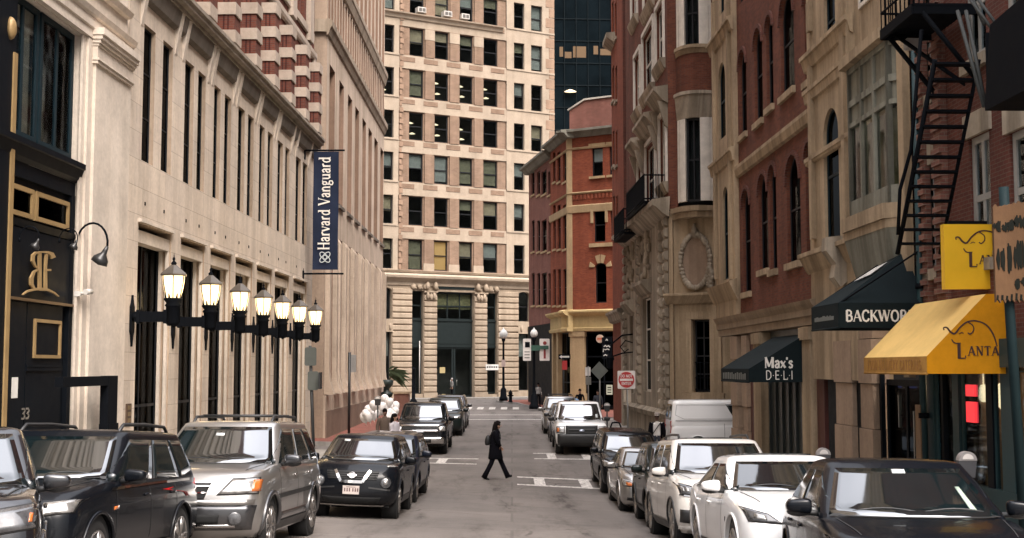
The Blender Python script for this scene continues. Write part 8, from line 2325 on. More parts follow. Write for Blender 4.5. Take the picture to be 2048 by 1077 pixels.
# one way arrow
o, g, h = post('one_way_sign', 'black and white one way arrow sign before the shop pier', 1127, 76, 708, 0.03, M_POST)
b, (X0, X1, Z0, Z1) = board(o, g, 1117, 1141, 709, 719, 76, M_IRON, 'sign_plate', rad=0.03)
mb = MB(); zc_ = (Z0 + Z1) / 2; mb.prism([(X0 + 0.04, zc_), (X0 + 0.2, zc_ + 0.11), (X0 + 0.2, zc_ + 0.05), (X1 - 0.08, zc_ + 0.05), (X1 - 0.08, zc_ - 0.05), (X0 + 0.2, zc_ - 0.05), (X0 + 0.2, zc_ - 0.11)], -0.075, -0.066); mb.build('arrow', M_SIGNW, b)
b, e = board(o, g, 1124, 1134, 722, 740, 76, M_SIGNRED, 'red_plate', rad=0.03)
# globe street lamps
M_GLOBE = plain('white_lamp_globe', (0.60, 0.59, 0.56), 0.3)
def street_lamp(px, Y, py_top, py_g0, label):
    g = gnd(px, Y, 0.14); o = empty('street_lamp', g, 0, label, 'street lamp', 'black globe street lamps'); z0, z1 = zpx(py_g0, Y) - g.z, zpx(py_top, Y) - g.z
    mb = MB(); mb.lathe([(0.34, 0), (0.34, 0.25), (0.26, 0.35), (0.22, 0.9), (0.12, 1.05), (0.10, 1.3), (0.075, z0 - 0.3), (0.13, z0 - 0.2), (0.16, z0 - 0.02)], (0, 0, 0), 14); mb.build('pole', M_IRON, o)
    r = (z1 - z0); mb = MB(); mb.lathe([(r * 0.22, 0), (r * 0.36, r * 0.2), (r * 0.38, r * 0.45), (r * 0.25, r * 0.7), (r * 0.10, r * 0.8), (0.0, r)], (0, 0, z0), 16); mb.build('globe', M_GLOBE, o)
    return o, g
o, g = street_lamp(1007, 100, 655, 677, 'black globe street lamp beside the hydrant before the office tower')
b, e = board(o, g, 1003, 1011, 720, 734, 100, plain('pink_white_plate', (0.55, 0.42, 0.37), 0.5), 'small_plate', dy=-0.2)
o, g = street_lamp(1068, 86, 655, 675, 'black globe street lamp carrying signs at the brick pavement corner')
b, (X0, X1, Z0, Z1) = board(o, g, 1046, 1062, 678, 722, 86, M_SIGNW, 'sign_plate', dy=-0.16)
mb = MB(); mb.box(X0 + 0.14, X1 - 0.08, -0.18, -0.167, Z1 - 0.6, Z1 - 0.22); mb.lathe([(0.14, -0.185), (0.14, -0.18)], ((X0 + X1) / 2 + 0.02, 0, Z1 - 0.42), 14, axis='y'); [mb.box(X0 + 0.1, X1 - 0.1, -0.18, -0.167, Z0 + 0.18 + k * 0.2, Z0 + 0.23 + k * 0.2) for k in range(3)]; mb.build('sign_print', M_IRON, b)
b, (X0, X1, Z0, Z1) = board(o, g, 1079, 1099, 678, 722, 86, M_SIGNW, 'sign_plate', dy=-0.16)
mb = MB(); mb.box((X0 + X1) / 2 - 0.06, (X0 + X1) / 2 + 0.08, -0.18, -0.167, Z0 + 0.15, Z0 + 0.85); mb.ell(((X0 + X1) / 2 + 0.02, -0.17, Z1 - 0.3), (0.13, 0.012, 0.13), 10, 6); mb.build('sign_print', plain('sign_maroon', (0.25, 0.03, 0.03), 0.5), b)
b, e = board(o, g, 1062, 1080, 691, 702, 86, M_SIGNGREEN, 'street_name_plate', dy=-0.22, rad=0.02); b, e = board(o, g, 1080, 1097, 692, 699, 86, M_SIGNGREEN, 'street_name_plate', dy=-0.26, rad=0.02)
# wall clock-like lamp head on the corner building, tall bollard posts, hydrant, mailbox
g = gnd(1021, 98, 0.14); o = empty('fire_hydrant', g, 0, 'dark fire hydrant beside the globe street lamp', 'hydrant'); mb = MB(); mb.lathe([(0.17, 0), (0.17, 0.08), (0.13, 0.1), (0.13, 0.62), (0.17, 0.64), (0.17, 0.7), (0.12, 0.8), (0.05, 0.88), (0.03, 0.95)], (0, 0, 0), 14); mb.build('barrel', M_IRON, o)
mb = MB(); mb.tube([(-0.24, 0, 0.5), (0.24, 0, 0.5)], 0.06, 8); mb.tube([(0, -0.24, 0.42), (0, 0, 0.42)], 0.075, 8); mb.build('outlet', M_IRON, o)
g = gnd(828, 96, 0.1); o = empty('black_post', g, 0, 'tall black post before the left pier of the office tower', 'post'); mb = MB(); mb.lathe([(0.3, 0), (0.3, 0.2), (0.14, 0.4), (0.10, 2.6), (0.14, 2.65), (0.05, 2.8)], (0, 0, 0), 12); mb.build('shaft', M_IRON, o)
mb = MB(); mb.lathe([(0.15, 1.2), (0.15, 1.28)], (0, 0, 0), 12); mb.build('collar', M_IRON, o)
g = gnd(1147, 70, 0.14); o = empty('blue_recycling_bin', g, 0, 'blue bin by the corner shop pier', 'bin'); mb = MB(); mb.lathe([(0.30, 0), (0.34, 0.95)], (0, 0, 0), 14); mb.build('body', plain('blue_plastic', (0.02, 0.10, 0.28), 0.5), o); mb = MB(); mb.lathe([(0.37, 0.95), (0.36, 1.05), (0.22, 1.22), (0.0, 1.28)], (0, 0, 0), 14); mb.build('lid', plain('pale_blue_plastic', (0.12, 0.25, 0.42), 0.5), o)
M_METER = plain('parking_meter_grey', (0.33, 0.31, 0.30), 0.4, metal=0.4)
def meter(px, Y, py_top, label, dark=False):
    g = gnd(px, Y, 0.14); o = empty('parking_meter', g, 0, label, 'parking meter', 'parking meters'); h = zpx(py_top, Y) - g.z
    mb = MB(); mb.tube([(0, 0, 0), (0, 0, h - 0.34)], 0.03, 8); mb.lathe([(0.06, 0), (0.06, 0.05), (0.03, 0.08)], (0, 0, 0), 10); mb.build('post', M_POST, o)
    mb = MB(); mb.prism([(-0.09, h - 0.34), (0.09, h - 0.34), (0.115, h - 0.12), (0.0, h - 0.12), (-0.115, h - 0.12)], -0.055, 0.055); mb.build('body', M_POST if dark else plain('meter_dark', (0.05, 0.05, 0.055), 0.4), o)
    P = [(0.12 * math.cos(math.pi * k / 10), h - 0.118 + 0.118 * math.sin(math.pi * k / 10)) for k in range(11)]
    mb = MB(); mb.prism(P, -0.06, 0.06); hd = mb.build('dome', M_METER, o)
    mb = MB(); mb.prism([(x * 0.6, h - 0.1 + (z - (h - 0.118)) * 0.6) for x, z in P], -0.066, -0.06); mb.build('dial', M_SIGNW, hd)
meter(1925, 16.6, 903, 'parking meter with pale dome beside the black sedan at the right')
meter(1641, 21.8, 896, 'parking meter behind the white sedan')
meter(1213, 49.2, 806, 'parking meter beside the white pickup truck', True)
meter(757, 44.5, 792, 'parking meter in front of the white balloons on the left pavement', True)
# iron rack at the right kerb
g = gnd(1230, 50.5, 0.14); o = empty('bicycle_rack', g, 0, 'black iron rack on the pavement behind the white pickup', 'rack'); mb = MB()
for dx in (-0.2, 0.2): mb.tube([(dx, 0, 0), (dx, 0, 0.75), (dx * 0.7, 0, 0.9), (-dx * 0.3, 0.02, 0.92)], 0.035, 6)
mb.tube([(-0.25, 0, 0.55), (0.28, 0, 0.55)], 0.03, 6); mb.build('hoop', M_IRON, o); mb = MB(); mb.box(-0.3, 0.3, -0.06, 0.06, 0, 0.04); mb.build('foot', M_IRON, o)
# wrought iron wall bracket lantern on the carved building
u, v = E.uv(1276, 690); 
r = empty('wrought_iron_lantern', E.P(u, -0.25, v), math.atan2(E.d.y, E.d.x), 'scrolled wrought iron lantern bracket on the carved stone facade', 'lamp')
mb = MB()
mb.tube([(0, 0, 0.5), (0, -0.5, 0.45), (0, -1.0, 0.05), (0, -1.15, -0.5), (0, -0.9, -0.7)], 0.04, 6); mb.tube([(0, 0, -0.35), (0, -0.5, -0.4), (0, -0.95, -0.55)], 0.035, 6); mb.tube([(0, 0, 0.1), (0, -0.35, 0.2), (0, -0.6, -0.1), (0, -0.4, -0.35), (0, -0.2, -0.2)], 0.03, 6); mb.build('bracket', M_IRON, r)
mb = MB(); mb.lathe([(0.05, -1.25), (0.16, -1.2), (0.2, -0.75), (0.22, -0.72), (0.05, -0.5)], (0, -1.1, 0.1), 6, smooth=False); mb.build('lantern', M_IRON, r)
# teal post with a battered brown sign at the right edge
Yp = 13.2
g = gnd(2036, Yp, 0.14); o = empty('sign_post', g, 0, 'teal post with a battered brown sign at the right edge', 'sign')
mb = MB(); tp = at(2018, 600, Yp); mb.tube([(0.02, 0, 0), (tp.x - g.x, 0, tp.z - g.z), (tp.x - g.x - 0.02, 0, tp.z - g.z + 1.2)], 0.055, 8); mb.build('post', plain('dark_teal_post', (0.010, 0.02, 0.022), 0.6, spec=0.1), o)
a, b = at(1984, 606, Yp), at(2062, 415, Yp); X0, X1, Z0, Z1 = a.x - g.x, b.x - g.x, a.z - g.z, b.z - g.z
P = []; rg = random.Random(9)
nT = 18
for k in range(nT + 1): P.append((lerp(X0, X1, k / nT), Z0 + (0.03 if k % 2 else -0.01) + 0.02 * rg.random()))
for k in range(nT + 1): P.append((lerp(X1, X0, k / nT), Z1 + lerp(0.06, -0.02, k / nT) + (0.04 if k % 2 else 0.0) * rg.random()))
mb = MB(); mb.prism(P, -0.11, -0.07); b = mb.build('sign_board', stone('brown_sign_paint', (0.115, 0.06, 0.028), streak=0.5, bumpk=0.4), o)
mb = MB()
ox, oz = X0, Z1; sx_, sz_ = (X1 - X0) / 78.0, (Z1 - Z0) / 191.0
for (bx0, bx1, by0, by1) in ((25, 37, 54, 82), (39, 50, 56, 80), (50, 62, 50, 76), (64, 74, 42, 70), (74, 86, 46, 70), (30, 45, 108, 156), (48, 62, 98, 160), (67, 84, 92, 154), (59, 70, 168, 194), (72, 90, 166, 186)):
    for k in range(7):
        u = rg.uniform(bx0, bx1) - 24; v0_, v1_ = rg.uniform(by0, by0 + 10) - 25, rg.uniform(by1 - 12, by1) - 25
        mb.ribbon([(ox + u * sx_, oz - v0_ * sz_), (ox + (u + rg.uniform(-3, 3)) * sx_, oz - (v0_ + v1_) / 2 * sz_), (ox + u * sx_, oz - v1_ * sz_)], [0.012, 0.03, 0.012], -0.115 - 0.0005 * k, 0.006)
for k in range(nT // 2): 
    x = lerp(X0, X1, (k + 0.3) / (nT / 2)); mb.ribbon([(x, Z0 + 0.02), (x + 0.006, Z0 + 0.06 + 0.04 * rg.random())], 0.02, -0.115, 0.006)
mb.build('faded_lettering', plain('faded_dark_paint', (0.012, 0.013, 0.011), 0.9, spec=0.03), b)

# ------------------------------------------------------------------ planter and balloons on the left
Yt = 76
g = gnd(800, Yt, 0.14); o = empty('stone_planter', g, 0, 'low reddish stone planter box before the office tower', 'planter')
a, b = at(789, 806, Yt), at(818, 784, Yt); hz_ = b.z - g.z
mb = MB(); mb.box(a.x - g.x, b.x - g.x, -0.5, 0.7, 0, hz_ - 0.12); mb.build('box', stone('red_granite', (0.20, 0.10, 0.075)), o); mb = MB(); mb.box(a.x - g.x - 0.06, b.x - g.x + 0.06, -0.56, 0.76, hz_ - 0.119, hz_); mb.build('coping', M_BUFFST, o)
g = gnd(775, Yt, 0.14); o = empty('potted_palm', g, 0, 'windswept green palm in a dark urn beside the tan building', 'plant')
zq = lambda py: zpx(py, Yt) - g.z
mb = MB(); mb.lathe([(0.3, 0), (0.25, 0.2), (0.16, 0.4), (0.2, zq(797)), (0.33, zq(792)), (0.36, zq(786)), (0.1, zq(782)), (0.12, zq(778)), (0.36, zq(770)), (0.40, zq(763)), (0.30, zq(760))], (0, 0, 0), 18); mb.build('urn', plain('dark_green_urn', (0.015, 0.025, 0.022), 0.5), o)
mb = MB(); base = Vector((0.05, 0, zq(762))); top = Vector((0.42, 0, zq(748))); mb.tube([base, top], [0.05, 0.03], 6); mb.build('stem', plain('palm_stem', (0.10, 0.075, 0.04), 0.8), o)
mb = MB(); rg = random.Random(2)
for k in range(46):
    an = rg.uniform(-0.9, 1.15); tilt = rg.uniform(-0.7, 0.7); L_ = rg.uniform(0.6, 1.15) * (1.0 if an < 0.9 else 0.6)
    p = top + Vector((rg.uniform(-.35, .1), rg.uniform(-.2, .2), rg.uniform(-.15, .25)))
    d = Vector((math.cos(an), math.sin(tilt) * 0.7, math.sin(an) * 0.8)).normalized(); u = d.cross(Vector((rg.uniform(-.4, .4), 1, 0))).normalized()
    w0 = rg.uniform(0.05, 0.10)
    q = [p + d * L_ * t + Vector((0, 0, -0.28 * t * t)) for t in (0, .35, .7, 1)]
    for (a, b, wa, wb) in zip(q, q[1:], (0.02, w0, w0 * .7), (w0, w0 * .7, 0.005)): mb.quad(a + u * wa, b + u * wb, b - u * wb, a - u * wa)
m_ = stone('palm_leaf_green', (0.045, 0.062, 0.03), streak=0.2); mb.build('fronds', m_, o, recalc=False)
M_BALL = plain('white_balloon', (0.74, 0.70, 0.68), 0.25, var=0.05)
rg = random.Random(4); protoB = None
YB = 45.5
spots = []
for (px, py) in ((731, 829), (739, 821), (746, 833), (748, 813), (757, 822), (760, 805), (770, 800), (779, 806), (772, 813), (784, 816), (790, 824), (793, 812), (781, 827), (768, 824), (752, 828), (738, 834), (763, 815), (787, 834), (776, 836), (728, 835)):
    spots.append((px + rg.uniform(-1, 1), py + rg.uniform(-1, 1), YB + rg.uniform(-0.55, 0.55), rg.uniform(0.9, 1.12)))
for (px, py, Y, k) in spots:
    P_ = at(px, py, Y)
    if protoB is None:
        protoB = empty('balloon', P_); mb = MB(); mb.lathe([(0.0, 0.19), (0.07, 0.178), (0.12, 0.13), (0.143, 0.06), (0.14, -0.01), (0.115, -0.09), (0.07, -0.15), (0.02, -0.185), (0.012, -0.195)], (0, 0, 0), 18); mb.build('skin', M_BALL, protoB)
        mb = MB(); mb.lathe([(0.012, -0.195), (0.03, -0.22)], (0, 0, 0), 8); mb.tube([(0, 0, -0.2), (0.01, 0.01, -0.3)], 0.003, 4); mb.build('string', M_WLET, protoB); r = protoB
    else: r = copy_tree(protoB)
    r.location = P_; r.scale = (k, k, k * rg.uniform(.95, 1.05)); r.rotation_euler = (rg.uniform(-.5, .5), rg.uniform(-.5, .5), rg.uniform(0, 6))
    tag(r, 'white balloon in the bunch above the left pavement', 'balloon', 'bunch of white balloons')
# ------------------------------------------------------------------ people
M_SKIN = plain('skin', (0.30, 0.17, 0.115), 0.55, var=0.08); M_SKINDK = plain('brown_skin', (0.13, 0.07, 0.05), 0.55, var=0.08)
M_BLKCLOTH = plain('black_wool', (0.005, 0.005, 0.007), 0.95, spec=0.05); M_NAVYCLOTH = plain('black_trouser_cloth', (0.006, 0.006, 0.008), 0.95, spec=0.05); M_SHOE = plain('black_leather', (0.006, 0.006, 0.006), 0.5, spec=0.2)
M_HAIRD = plain('dark_hair', (0.008, 0.006, 0.006), 0.9, var=0.4, scale=30, spec=0.05)

def skin_mesh(name, nodes, edges, mats, sub=2, regions=None):
    """one continuous surface grown over a skeleton; nodes: {name: (xyz, radius or (rx, ry))}"""
    me = bpy.data.meshes.new(name); keys = list(nodes); ix = {k: i for i, k in enumerate(keys)}
    me.from_pydata([nodes[k][0] for k in keys], [(ix[a], ix[b]) for a, b in edges], [])
    o = bpy.data.objects.new(name, me); COL.objects.link(o)
    md = o.modifiers.new('s', 'SKIN'); md.use_smooth_shade = True; md.branch_smoothing = 0.6
    if not me.skin_vertices: 
        bm = bmesh.new(); bm.from_mesh(me); bm.verts.layers.skin.verify(); bm.to_mesh(me); bm.free()
    for k, i in ix.items():
        r = nodes[k][1]; me.skin_vertices[0].data[i].radius = r if isinstance(r, tuple) else (r, r)
        me.skin_vertices[0].data[i].use_root = (i == 0)
    o.modifiers.new('d', 'SUBSURF').levels = sub
    dg = bpy.context.evaluated_depsgraph_get(); new = bpy.data.meshes.new_from_object(o.evaluated_get(dg))
    bpy.data.objects.remove(o)
    new.materials.clear()
    for m in mats: new.materials.append(m)
    if regions:
        for p in new.polygons: p.material_index = regions(p.center)
    new.polygons.foreach_set('use_smooth', [True] * len(new.polygons)); new.name = name
    return new

def hand(nodes, edges, pre, wrist, d, side, curl=0.5):
    """palm, four unequal fingers and a thumb leaving the side of the palm; d points along the forearm"""
    d = Vector(d).normalized(); s = Vector(side); s = (s - d * s.dot(d)).normalized(); n = d.cross(s)
    w = Vector(wrist); palm = w + d * 0.05
    nodes[pre + 'palm'] = (palm, (0.034, 0.016)); edges.append((pre + 'wrist', pre + 'palm'))
    for k, (o, L) in enumerate(((-.027, .066), (-.009, .076), (.009, .072), (.027, .056))):
        a = palm + s * o + d * 0.045; b = a + (d * (1 - curl * .35) + n * curl * .6).normalized() * L * .5; c = b + (d * (1 - curl) + n * curl).normalized() * L * .5
        for nm, q, r in (('a', a, .0095), ('b', b, .009), ('c', c, .0075)): nodes[pre + f'f{k}{nm}'] = (q, r)
        edges += [(pre + 'palm', pre + f'f{k}a'), (pre + f'f{k}a', pre + f'f{k}b'), (pre + f'f{k}b', pre + f'f{k}c')]
    a = w + d * 0.03 - s * 0.036 + n * .006; b = a + (d * .7 - s * .55 + n * .3).normalized() * .03; c = b + (d * .9 - s * .15 + n * .4).normalized() * .026
    for nm, q, r in (('a', a, .0105), ('b', b, .010), ('c', c, .008)): nodes[pre + 't' + nm] = (q, r)
    edges += [(pre + 'palm', pre + 'ta'), (pre + 'ta', pre + 'tb'), (pre + 'tb', pre + 'tc')]

def person(label, loc, rz, J, skin, top, legs, shoes, hair, scale=1.0, coat=None, hair_long=False, torso=1.0, cap=None):
    """J: joint positions facing +x; built at 1.70 m"""
    o = empty('person', loc, rz, label, 'person'); o.scale = (scale,) * 3
    n, e = {}, []
    pel = Vector(J.get('pelvis', (0, 0, .94))); ch = Vector(J.get('chest', (0.0, 0, 1.28))); nk = Vector(J.get('neck', (0.01, 0, 1.45))); hd = Vector(J.get('head', (0.035, 0, 1.60)))
    t = torso
    n['pelvis'] = (pel, (.125 * t, .155 * t)); n['waist'] = ((pel + ch) / 2, (.105 * t, .135 * t)); n['chest'] = (ch, (.115 * t, .16 * t)); n['neckb'] = (nk - Vector((0, 0, .02)), .062); n['neck'] = (nk + Vector((0.008, 0, .05)), .052)
    n['jaw'] = (hd + Vector((.022, 0, -.05)), (.072, .060)); n['skull'] = (hd + Vector((-.008, 0, .035)), (.092, .074))
    e += [('pelvis', 'waist'), ('waist', 'chest'), ('chest', 'neckb'), ('neckb', 'neck'), ('neck', 'jaw'), ('jaw', 'skull')]
    for s, sg in (('L', 1), ('R', -1)):
        hp = Vector(J.get('hip' + s, (0, .09 * sg, .90))); kn = Vector(J['knee' + s]); an = Vector(J['ankle' + s]); to = Vector(J['toe' + s])
        n[s + 'hip'] = (hp, (.088, .082)); n[s + 'knee'] = (kn, .058); n[s + 'calf'] = (lerp(kn, an, .35) + Vector((-.012, 0, 0)), .056); n[s + 'ankle'] = (an, .040)
        he = an + (an - to).normalized() * .045; n[s + 'heel'] = (Vector((he.x, he.y, min(he.z, an.z - .045))), .033); n[s + 'ball'] = (lerp(an, to, .7) - Vector((0, 0, .025 * (1 if an.z > to.z else 0))), (.028, .042)); n[s + 'toe'] = (to, (.020, .034))
        e += [('pelvis', s + 'hip'), (s + 'hip', s + 'knee'), (s + 'knee', s + 'calf'), (s + 'calf', s + 'ankle'), (s + 'ankle', s + 'heel'), (s + 'ankle', s + 'ball'), (s + 'ball', s + 'toe')]
        sh = Vector(J.get('sh' + s, (0, .185 * sg, 1.385))); el = Vector(J['el' + s]); wr = Vector(J['wr' + s])
        n[s + 'sh'] = (sh, .062); n[s + 'elbow'] = (el, .045); n[s + 'fore'] = (lerp(el, wr, .3), .042); n[s + 'wrist'] = (wr, .029)
        e += [('chest', s + 'sh'), (s + 'sh', s + 'elbow'), (s + 'elbow', s + 'fore'), (s + 'fore', s + 'wrist')]
        hand(n, e, s, wr, wr - el, (1, 0, 0) if abs((wr - el).normalized().x) < .8 else (0, 0, 1), .45)
    wz = {s: Vector(J['wr' + s]) for s in 'LR'}
    def reg(c):
        if (c - hd).length < .19 and c.z > nk.z + .0: return 0
        if any((c - wz[s]).length < .16 and (c - Vector(J['el' + s])).length > (wz[s] - Vector(J['el' + s])).length * .96 for s in 'LR'): return 0
        if c.z > pel.z + .02: return 1
        for s in 'LR':
            if (c - Vector(J['ankle' + s])).length < .10 or (c - Vector(J['toe' + s])).length < .12: return 3
        if any((c - wz[s]).length < .3 for s in 'LR') and abs(c.y) > .2: return 1
        return 2
    b = bpy.data.objects.new('body', skin_mesh('body', n, e, [skin, top, legs, shoes], 2, reg)); COL.objects.link(b); b.parent = o
    # face
    mb = MB(); f = hd + Vector((.078, 0, .0)); mb.add([f + Vector((-.005, 0, .03)), f + Vector((.0, .016, -.018)), f + Vector((.028, 0, -.014)), f + Vector((.0, -.016, -.018))], [(0, 1, 2), (0, 2, 3), (1, 3, 2), (0, 3, 1)]); 
    for sg in (1, -1): mb.ell(hd + Vector((-.01, sg * .074, .0)), (.02, .010, .03), 8, 6)
    mb.build('nose_and_ears', skin, b)
    mb = MB(); [mb.ell(f + Vector((-.008, sg * .03, .022)), (.008, .012, .007), 8, 5) for sg in (1, -1)]; mb.box(f.x - .006, f.x + .003, -.022, .022, f.z - .048, f.z - .042); mb.build('eyes_and_mouth', M_HAIRD, b)
    if hair:
        mb = MB(); c = hd + Vector((-.02, 0, .045)); mb.ell(c, (.098, .086, .098), 18, 10)
        mb.v = [(x if not (x > hd.x + .055 and z < hd.z + .075) else hd.x + .045, y, max(z, hd.z + .0) if x > hd.x - .01 else z) for x, y, z in mb.v]
        if hair_long:
            P = [hd + Vector((-.05, 0, .10)), hd + Vector((-.075, 0, -.02)), hd + Vector((-.10, 0, -.13)), hd + Vector((-.135, 0, -.25))]
            mb.tube(P, [.07, .088, .085, .05], 14)
            mb.v = [(x, y * 1.1, z) for x, y, z in mb.v]
        mb.build('hair', hair, o)
    if cap:
        mb = MB(); c = hd + Vector((-.012, 0, .06)); prof = [(0.100, 0), (0.102, .03), (.085, .075), (.04, .095), (0, .098)]; mb.lathe(prof, c, 16); mb.ribbon([(c.x + .07, c.z + .005), (c.x + .17, c.z - .012)], .012, -.07, .14); mb.build('cap', cap, o)
    if coat:
        mat, hem, belt_, open_ = coat
        # garment: closed shell of rings from hem to shoulder that follows the torso, plus sleeves
        mb = MB(); rings = []
        for z, rx, ry, cx_ in belt_: rings.append((z, rx, ry, cx_))
        vs, fs = [], []; m = 24
        for z, rx, ry, cx_ in rings:
            for k in range(m):
                a = 2 * math.pi * k / m; fold = 1 + 0.035 * math.sin(a * 5 + z * 3) * max(0, (1.0 - z))
                vs.append((cx_ + rx * math.cos(a) * fold, ry * math.sin(a) * fold, z))
        for i in range(len(rings) - 1):
            for k in range(m): fs.append((i * m + k, i * m + (k + 1) % m, (i + 1) * m + (k + 1) % m, (i + 1) * m + k))
        fs.append(tuple(range(m))[::-1]); fs.append(tuple((len(rings) - 1) * m + k for k in range(m)))
        mb.add(vs, fs, 0, True)
        for s in 'LR':
            sh = Vector(J.get('sh' + s, (0, .185 * (1 if s == 'L' else -1), 1.385))); el = Vector(J['el' + s]); wr = Vector(J['wr' + s])
            mb.tube([sh + Vector((0, 0, .02)), lerp(sh, el, .4), el, lerp(el, wr, .5), wr], [.075, .072, .06, .056, .046], 12)
        mb.build('coat', mat, o)
    return o
STAND = dict(kneeL=(.02, .10, .50), kneeR=(.01, -.10, .50), ankleL=(-.01, .105, .085), ankleR=(-.02, -.105, .085), toeL=(.16, .13, .03), toeR=(.15, -.13, .03), elL=(-.03, .25, 1.12), elR=(-.03, -.25, 1.12), wrL=(.05, .26, .88), wrR=(.05, -.26, .88))
# woman crossing the street
Y0 = 37.2; x0 = (993 - CX) * Y0 / FP
WALK = dict(pelvis=(-.01, 0, .92), chest=(.0, 0, 1.27), neck=(.025, 0, 1.44), head=(.075, 0, 1.555), hipL=(.0, .085, .885), hipR=(-.01, -.085, .885), kneeL=(.175, .085, .475), ankleL=(.345, .08, .10), toeL=(.475, .085, .125), kneeR=(-.13, -.085, .48), ankleR=(-.325, -.08, .095), toeR=(-.17, -.085, .03),
            shL=(.0, .175, 1.375), shR=(.0, -.175, 1.375), elL=(-.10, .215, 1.12), wrL=(.02, .20, .92), elR=(.04, -.215, 1.11), wrR=(.13, -.15, .98))
J = WALK
wk = person('woman in a long black coat striding across the street', (x0 - .02, Y0, gz(x0, Y0) - .005), 0, J, M_SKIN, M_BLKCLOTH, M_NAVYCLOTH, M_SHOE, M_HAIRD, 1.03, hair_long=True,
            coat=(M_BLKCLOTH, .6, [(.60, .205, .20, -.005), (.63, .215, .215, -.005), (.80, .185, .205, -.01), (.98, .165, .19, -.012), (1.12, .15, .178, -.012), (1.28, .15, .185, -.005), (1.37, .125, .165, .0), (1.43, .075, .085, .015), (1.47, .062, .066, .022)], None))
mb = MB(); M_B = M_NAVYCLOTH
for s, J_ in (('L', J), ('R', J)):      # flared trouser legs
    k, a = Vector(J['knee' + s]), Vector(J['ankle' + s]); h_ = Vector(J['hip' + s]); mb.tube([h_, lerp(h_, k, .6), k, lerp(k, a, .55), a + (a - k).normalized() * .03], [.10, .082, .068, .068, .080], 14)
mb.build('trousers', M_NAVYCLOTH, wk)
bp = empty('backpack', (x0 - .02, Y0, gz(x0, Y0) + 1.17), 0, 'small black backpack worn by the woman crossing the street', 'backpack')
mb = MB(); prof = []
for z, hx, hy in ((-.15, .03, .10), (-.14, .065, .13), (-.06, .088, .145), (.05, .078, .14), (.11, .058, .12), (.145, .025, .07)): prof.append((z, hx, hy))
vs, fs = [], []; m = 18
for z, hx, hy in prof:
    for k in range(m):
        a = 2 * math.pi * k / m; c_, s_ = math.cos(a), math.sin(a); vs.append((-.235 + hx * math.copysign(abs(c_) ** .7, c_) + z * .06, hy * math.copysign(abs(s_) ** .7, s_), z))
for i in range(len(prof) - 1):
    for k in range(m): fs.append((i * m + k, i * m + (k + 1) % m, (i + 1) * m + (k + 1) % m, (i + 1) * m + k))
fs += [tuple(range(m))[::-1], tuple((len(prof) - 1) * m + k for k in range(m))]; mb.add(vs, fs, 0, True); mb.build('bag', plain('black_nylon', (0.008, 0.008, 0.009), 0.6), bp)
mb = MB()
for sg in (1, -1): mb.tube([(-.17, sg * .09, .12), (-.05, sg * .11, .29), (.10, sg * .11, .2), (.15, sg * .12, .05), (.02, sg * .19, -.08), (-.16, sg * .11, -.12)], .014, 6)
mb.build('strap', MATS['black_nylon'], bp)
# woman in grey by the pickup, a companion in brown, the man by the van
def on_walk(px, Y, lift=0.14): x = (px - CX) * Y / FP; return (x, Y, gz(x, Y) + lift)
coatR = lambda k: [(.70 * k, .16, .19, 0), (.95, .145, .18, 0), (1.12, .14, .175, 0), (1.28, .14, .185, 0), (1.37, .115, .165, 0), (1.43, .07, .08, .01), (1.46, .06, .065, .015)]
S1 = dict(STAND, elR=(.02, -.24, 1.13), wrR=(.22, -.18, 1.05), elL=(.02, .24, 1.13), wrL=(.22, .18, 1.05))
M_LILAC = plain('pale_grey_knit', (0.40, 0.37, 0.39), 0.9); M_JEANS = plain('dark_jeans', (0.03, 0.035, 0.05), 0.85)
person('woman with long dark hair in pale grey top beside the black pickup', on_walk(790, 41.6, .02), R(-25), S1, M_SKIN, M_LILAC, plain('grey_skirt_cloth', (0.22, 0.20, 0.22), 0.9), M_SHOE, M_HAIRD, 0.97, hair_long=True, coat=(M_LILAC, .7, coatR(1.0), None))
M_BROWNC = plain('brown_jacket', (0.075, 0.052, 0.038), 0.9)
person('dark haired person in brown jacket next to the woman in grey', on_walk(771, 42.6), R(-70), STAND, M_SKINDK, M_BROWNC, M_JEANS, M_SHOE, M_HAIRD, 0.98, coat=(M_BROWNC, .8, coatR(1.15), None))
M_SHIRT = plain('white_shirt', (0.68, 0.64, 0.60), 0.85)
mn = person('man in flat cap and white shirt under a dark jacket by the white van', on_walk(1312, 43.6, .05), R(-100), STAND, M_SKINDK, M_SHIRT, M_JEANS, M_SHOE, M_HAIRD, 1.0, cap=plain('grey_cap', (0.26, 0.22, 0.19), 0.9), torso=1.08)
mb = MB()          # open jacket: two fronts, a back and sleeves, with a dark strap across the shirt
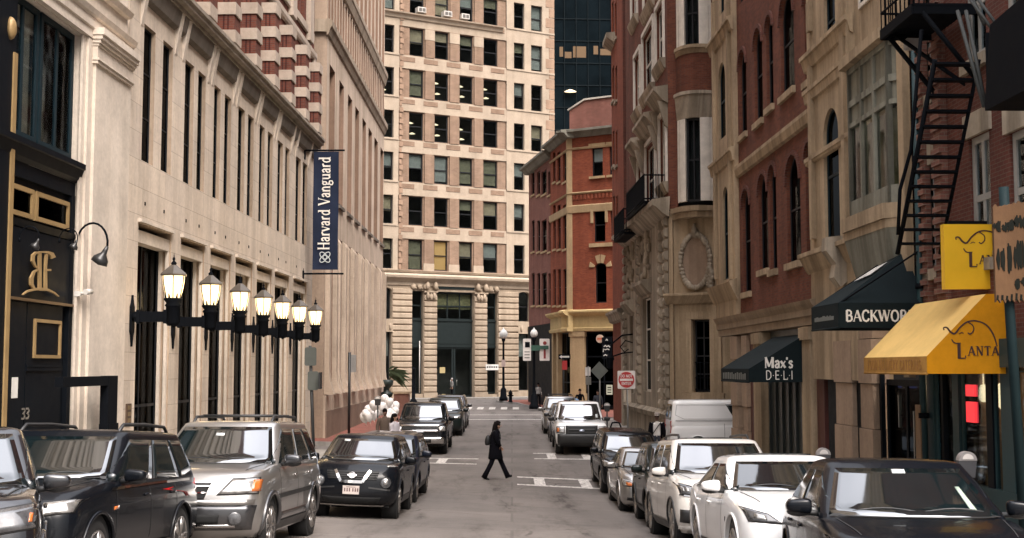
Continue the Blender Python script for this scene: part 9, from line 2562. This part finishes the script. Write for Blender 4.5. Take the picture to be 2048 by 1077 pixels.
for sg in (1, -1):
    for z0, z1 in ((.86, 1.1), (1.1, 1.3), (1.3, 1.42)):
        vs = []
        for z in (z0, z1):
            k = 1.0 if z < 1.35 else .8
            for a in (40, 65, 90, 120, 150, 180): vs.append((.165 * math.cos(R(a)) * k, sg * .20 * math.sin(R(a)) * k, z))
        mb.add(vs, [(i, i + 1, 7 + i, 6 + i) for i in range(5)], 0, True)
    sh = Vector((0, .185 * sg, 1.40)); el = Vector((-.03, .25 * sg, 1.12)); wr = Vector((.05, .26 * sg, .90)); mb.tube([sh, lerp(sh, el, .5), el, wr], [.078, .07, .062, .048], 12)
mb.build('jacket', M_BLKCLOTH, mn)
mb = MB(); mb.tube([(.10, .12, 1.40), (.145, .02, 1.25), (.135, -.10, 1.08), (.11, -.16, .98)], .016, 6); mb.build('bag_strap', M_SHOE, mn)
# distant walkers
M_GREYT = plain('light_grey_shirt', (0.42, 0.41, 0.40), 0.9)
S2 = dict(STAND, kneeL=(.10, .09, .50), ankleL=(.10, .09, .09), toeL=(.27, .10, .04), kneeR=(-.03, -.09, .50), ankleR=(-.2, -.09, .12), toeR=(-.06, -.1, .03))
person('distant person in light shirt and dark trousers by the sign lamp', on_walk(1076, 88.5), R(-60), S2, M_SKINDK, M_GREYT, M_NAVYCLOTH, M_SHOE, M_HAIRD, 1.0)
x_, v_ = W.uv(904, 792, -0.6); Pw_ = W.P(x_, -0.6, 0)
person('distant person in grey jacket at the office tower doors', (Pw_.x, Pw_.y, CAMZ - 2.6), R(200), STAND, M_SKIN, plain('grey_jacket', (0.20, 0.19, 0.18), 0.9), M_NAVYCLOTH, M_SHOE, plain('grey_hair', (0.35, 0.33, 0.31), 0.7), 0.95)
person('distant dark clothed person before the corner shop window', on_walk(1159, 72), R(-90), STAND, M_SKIN, M_BLKCLOTH, M_NAVYCLOTH, M_SHOE, M_HAIRD, 1.0)
person('distant person in dark jacket behind the diamond sign', on_walk(1195, 70), R(-110), STAND, M_SKIN, plain('slate_jacket', (0.05, 0.055, 0.07), 0.9), M_JEANS, M_SHOE, M_HAIRD, 1.0)
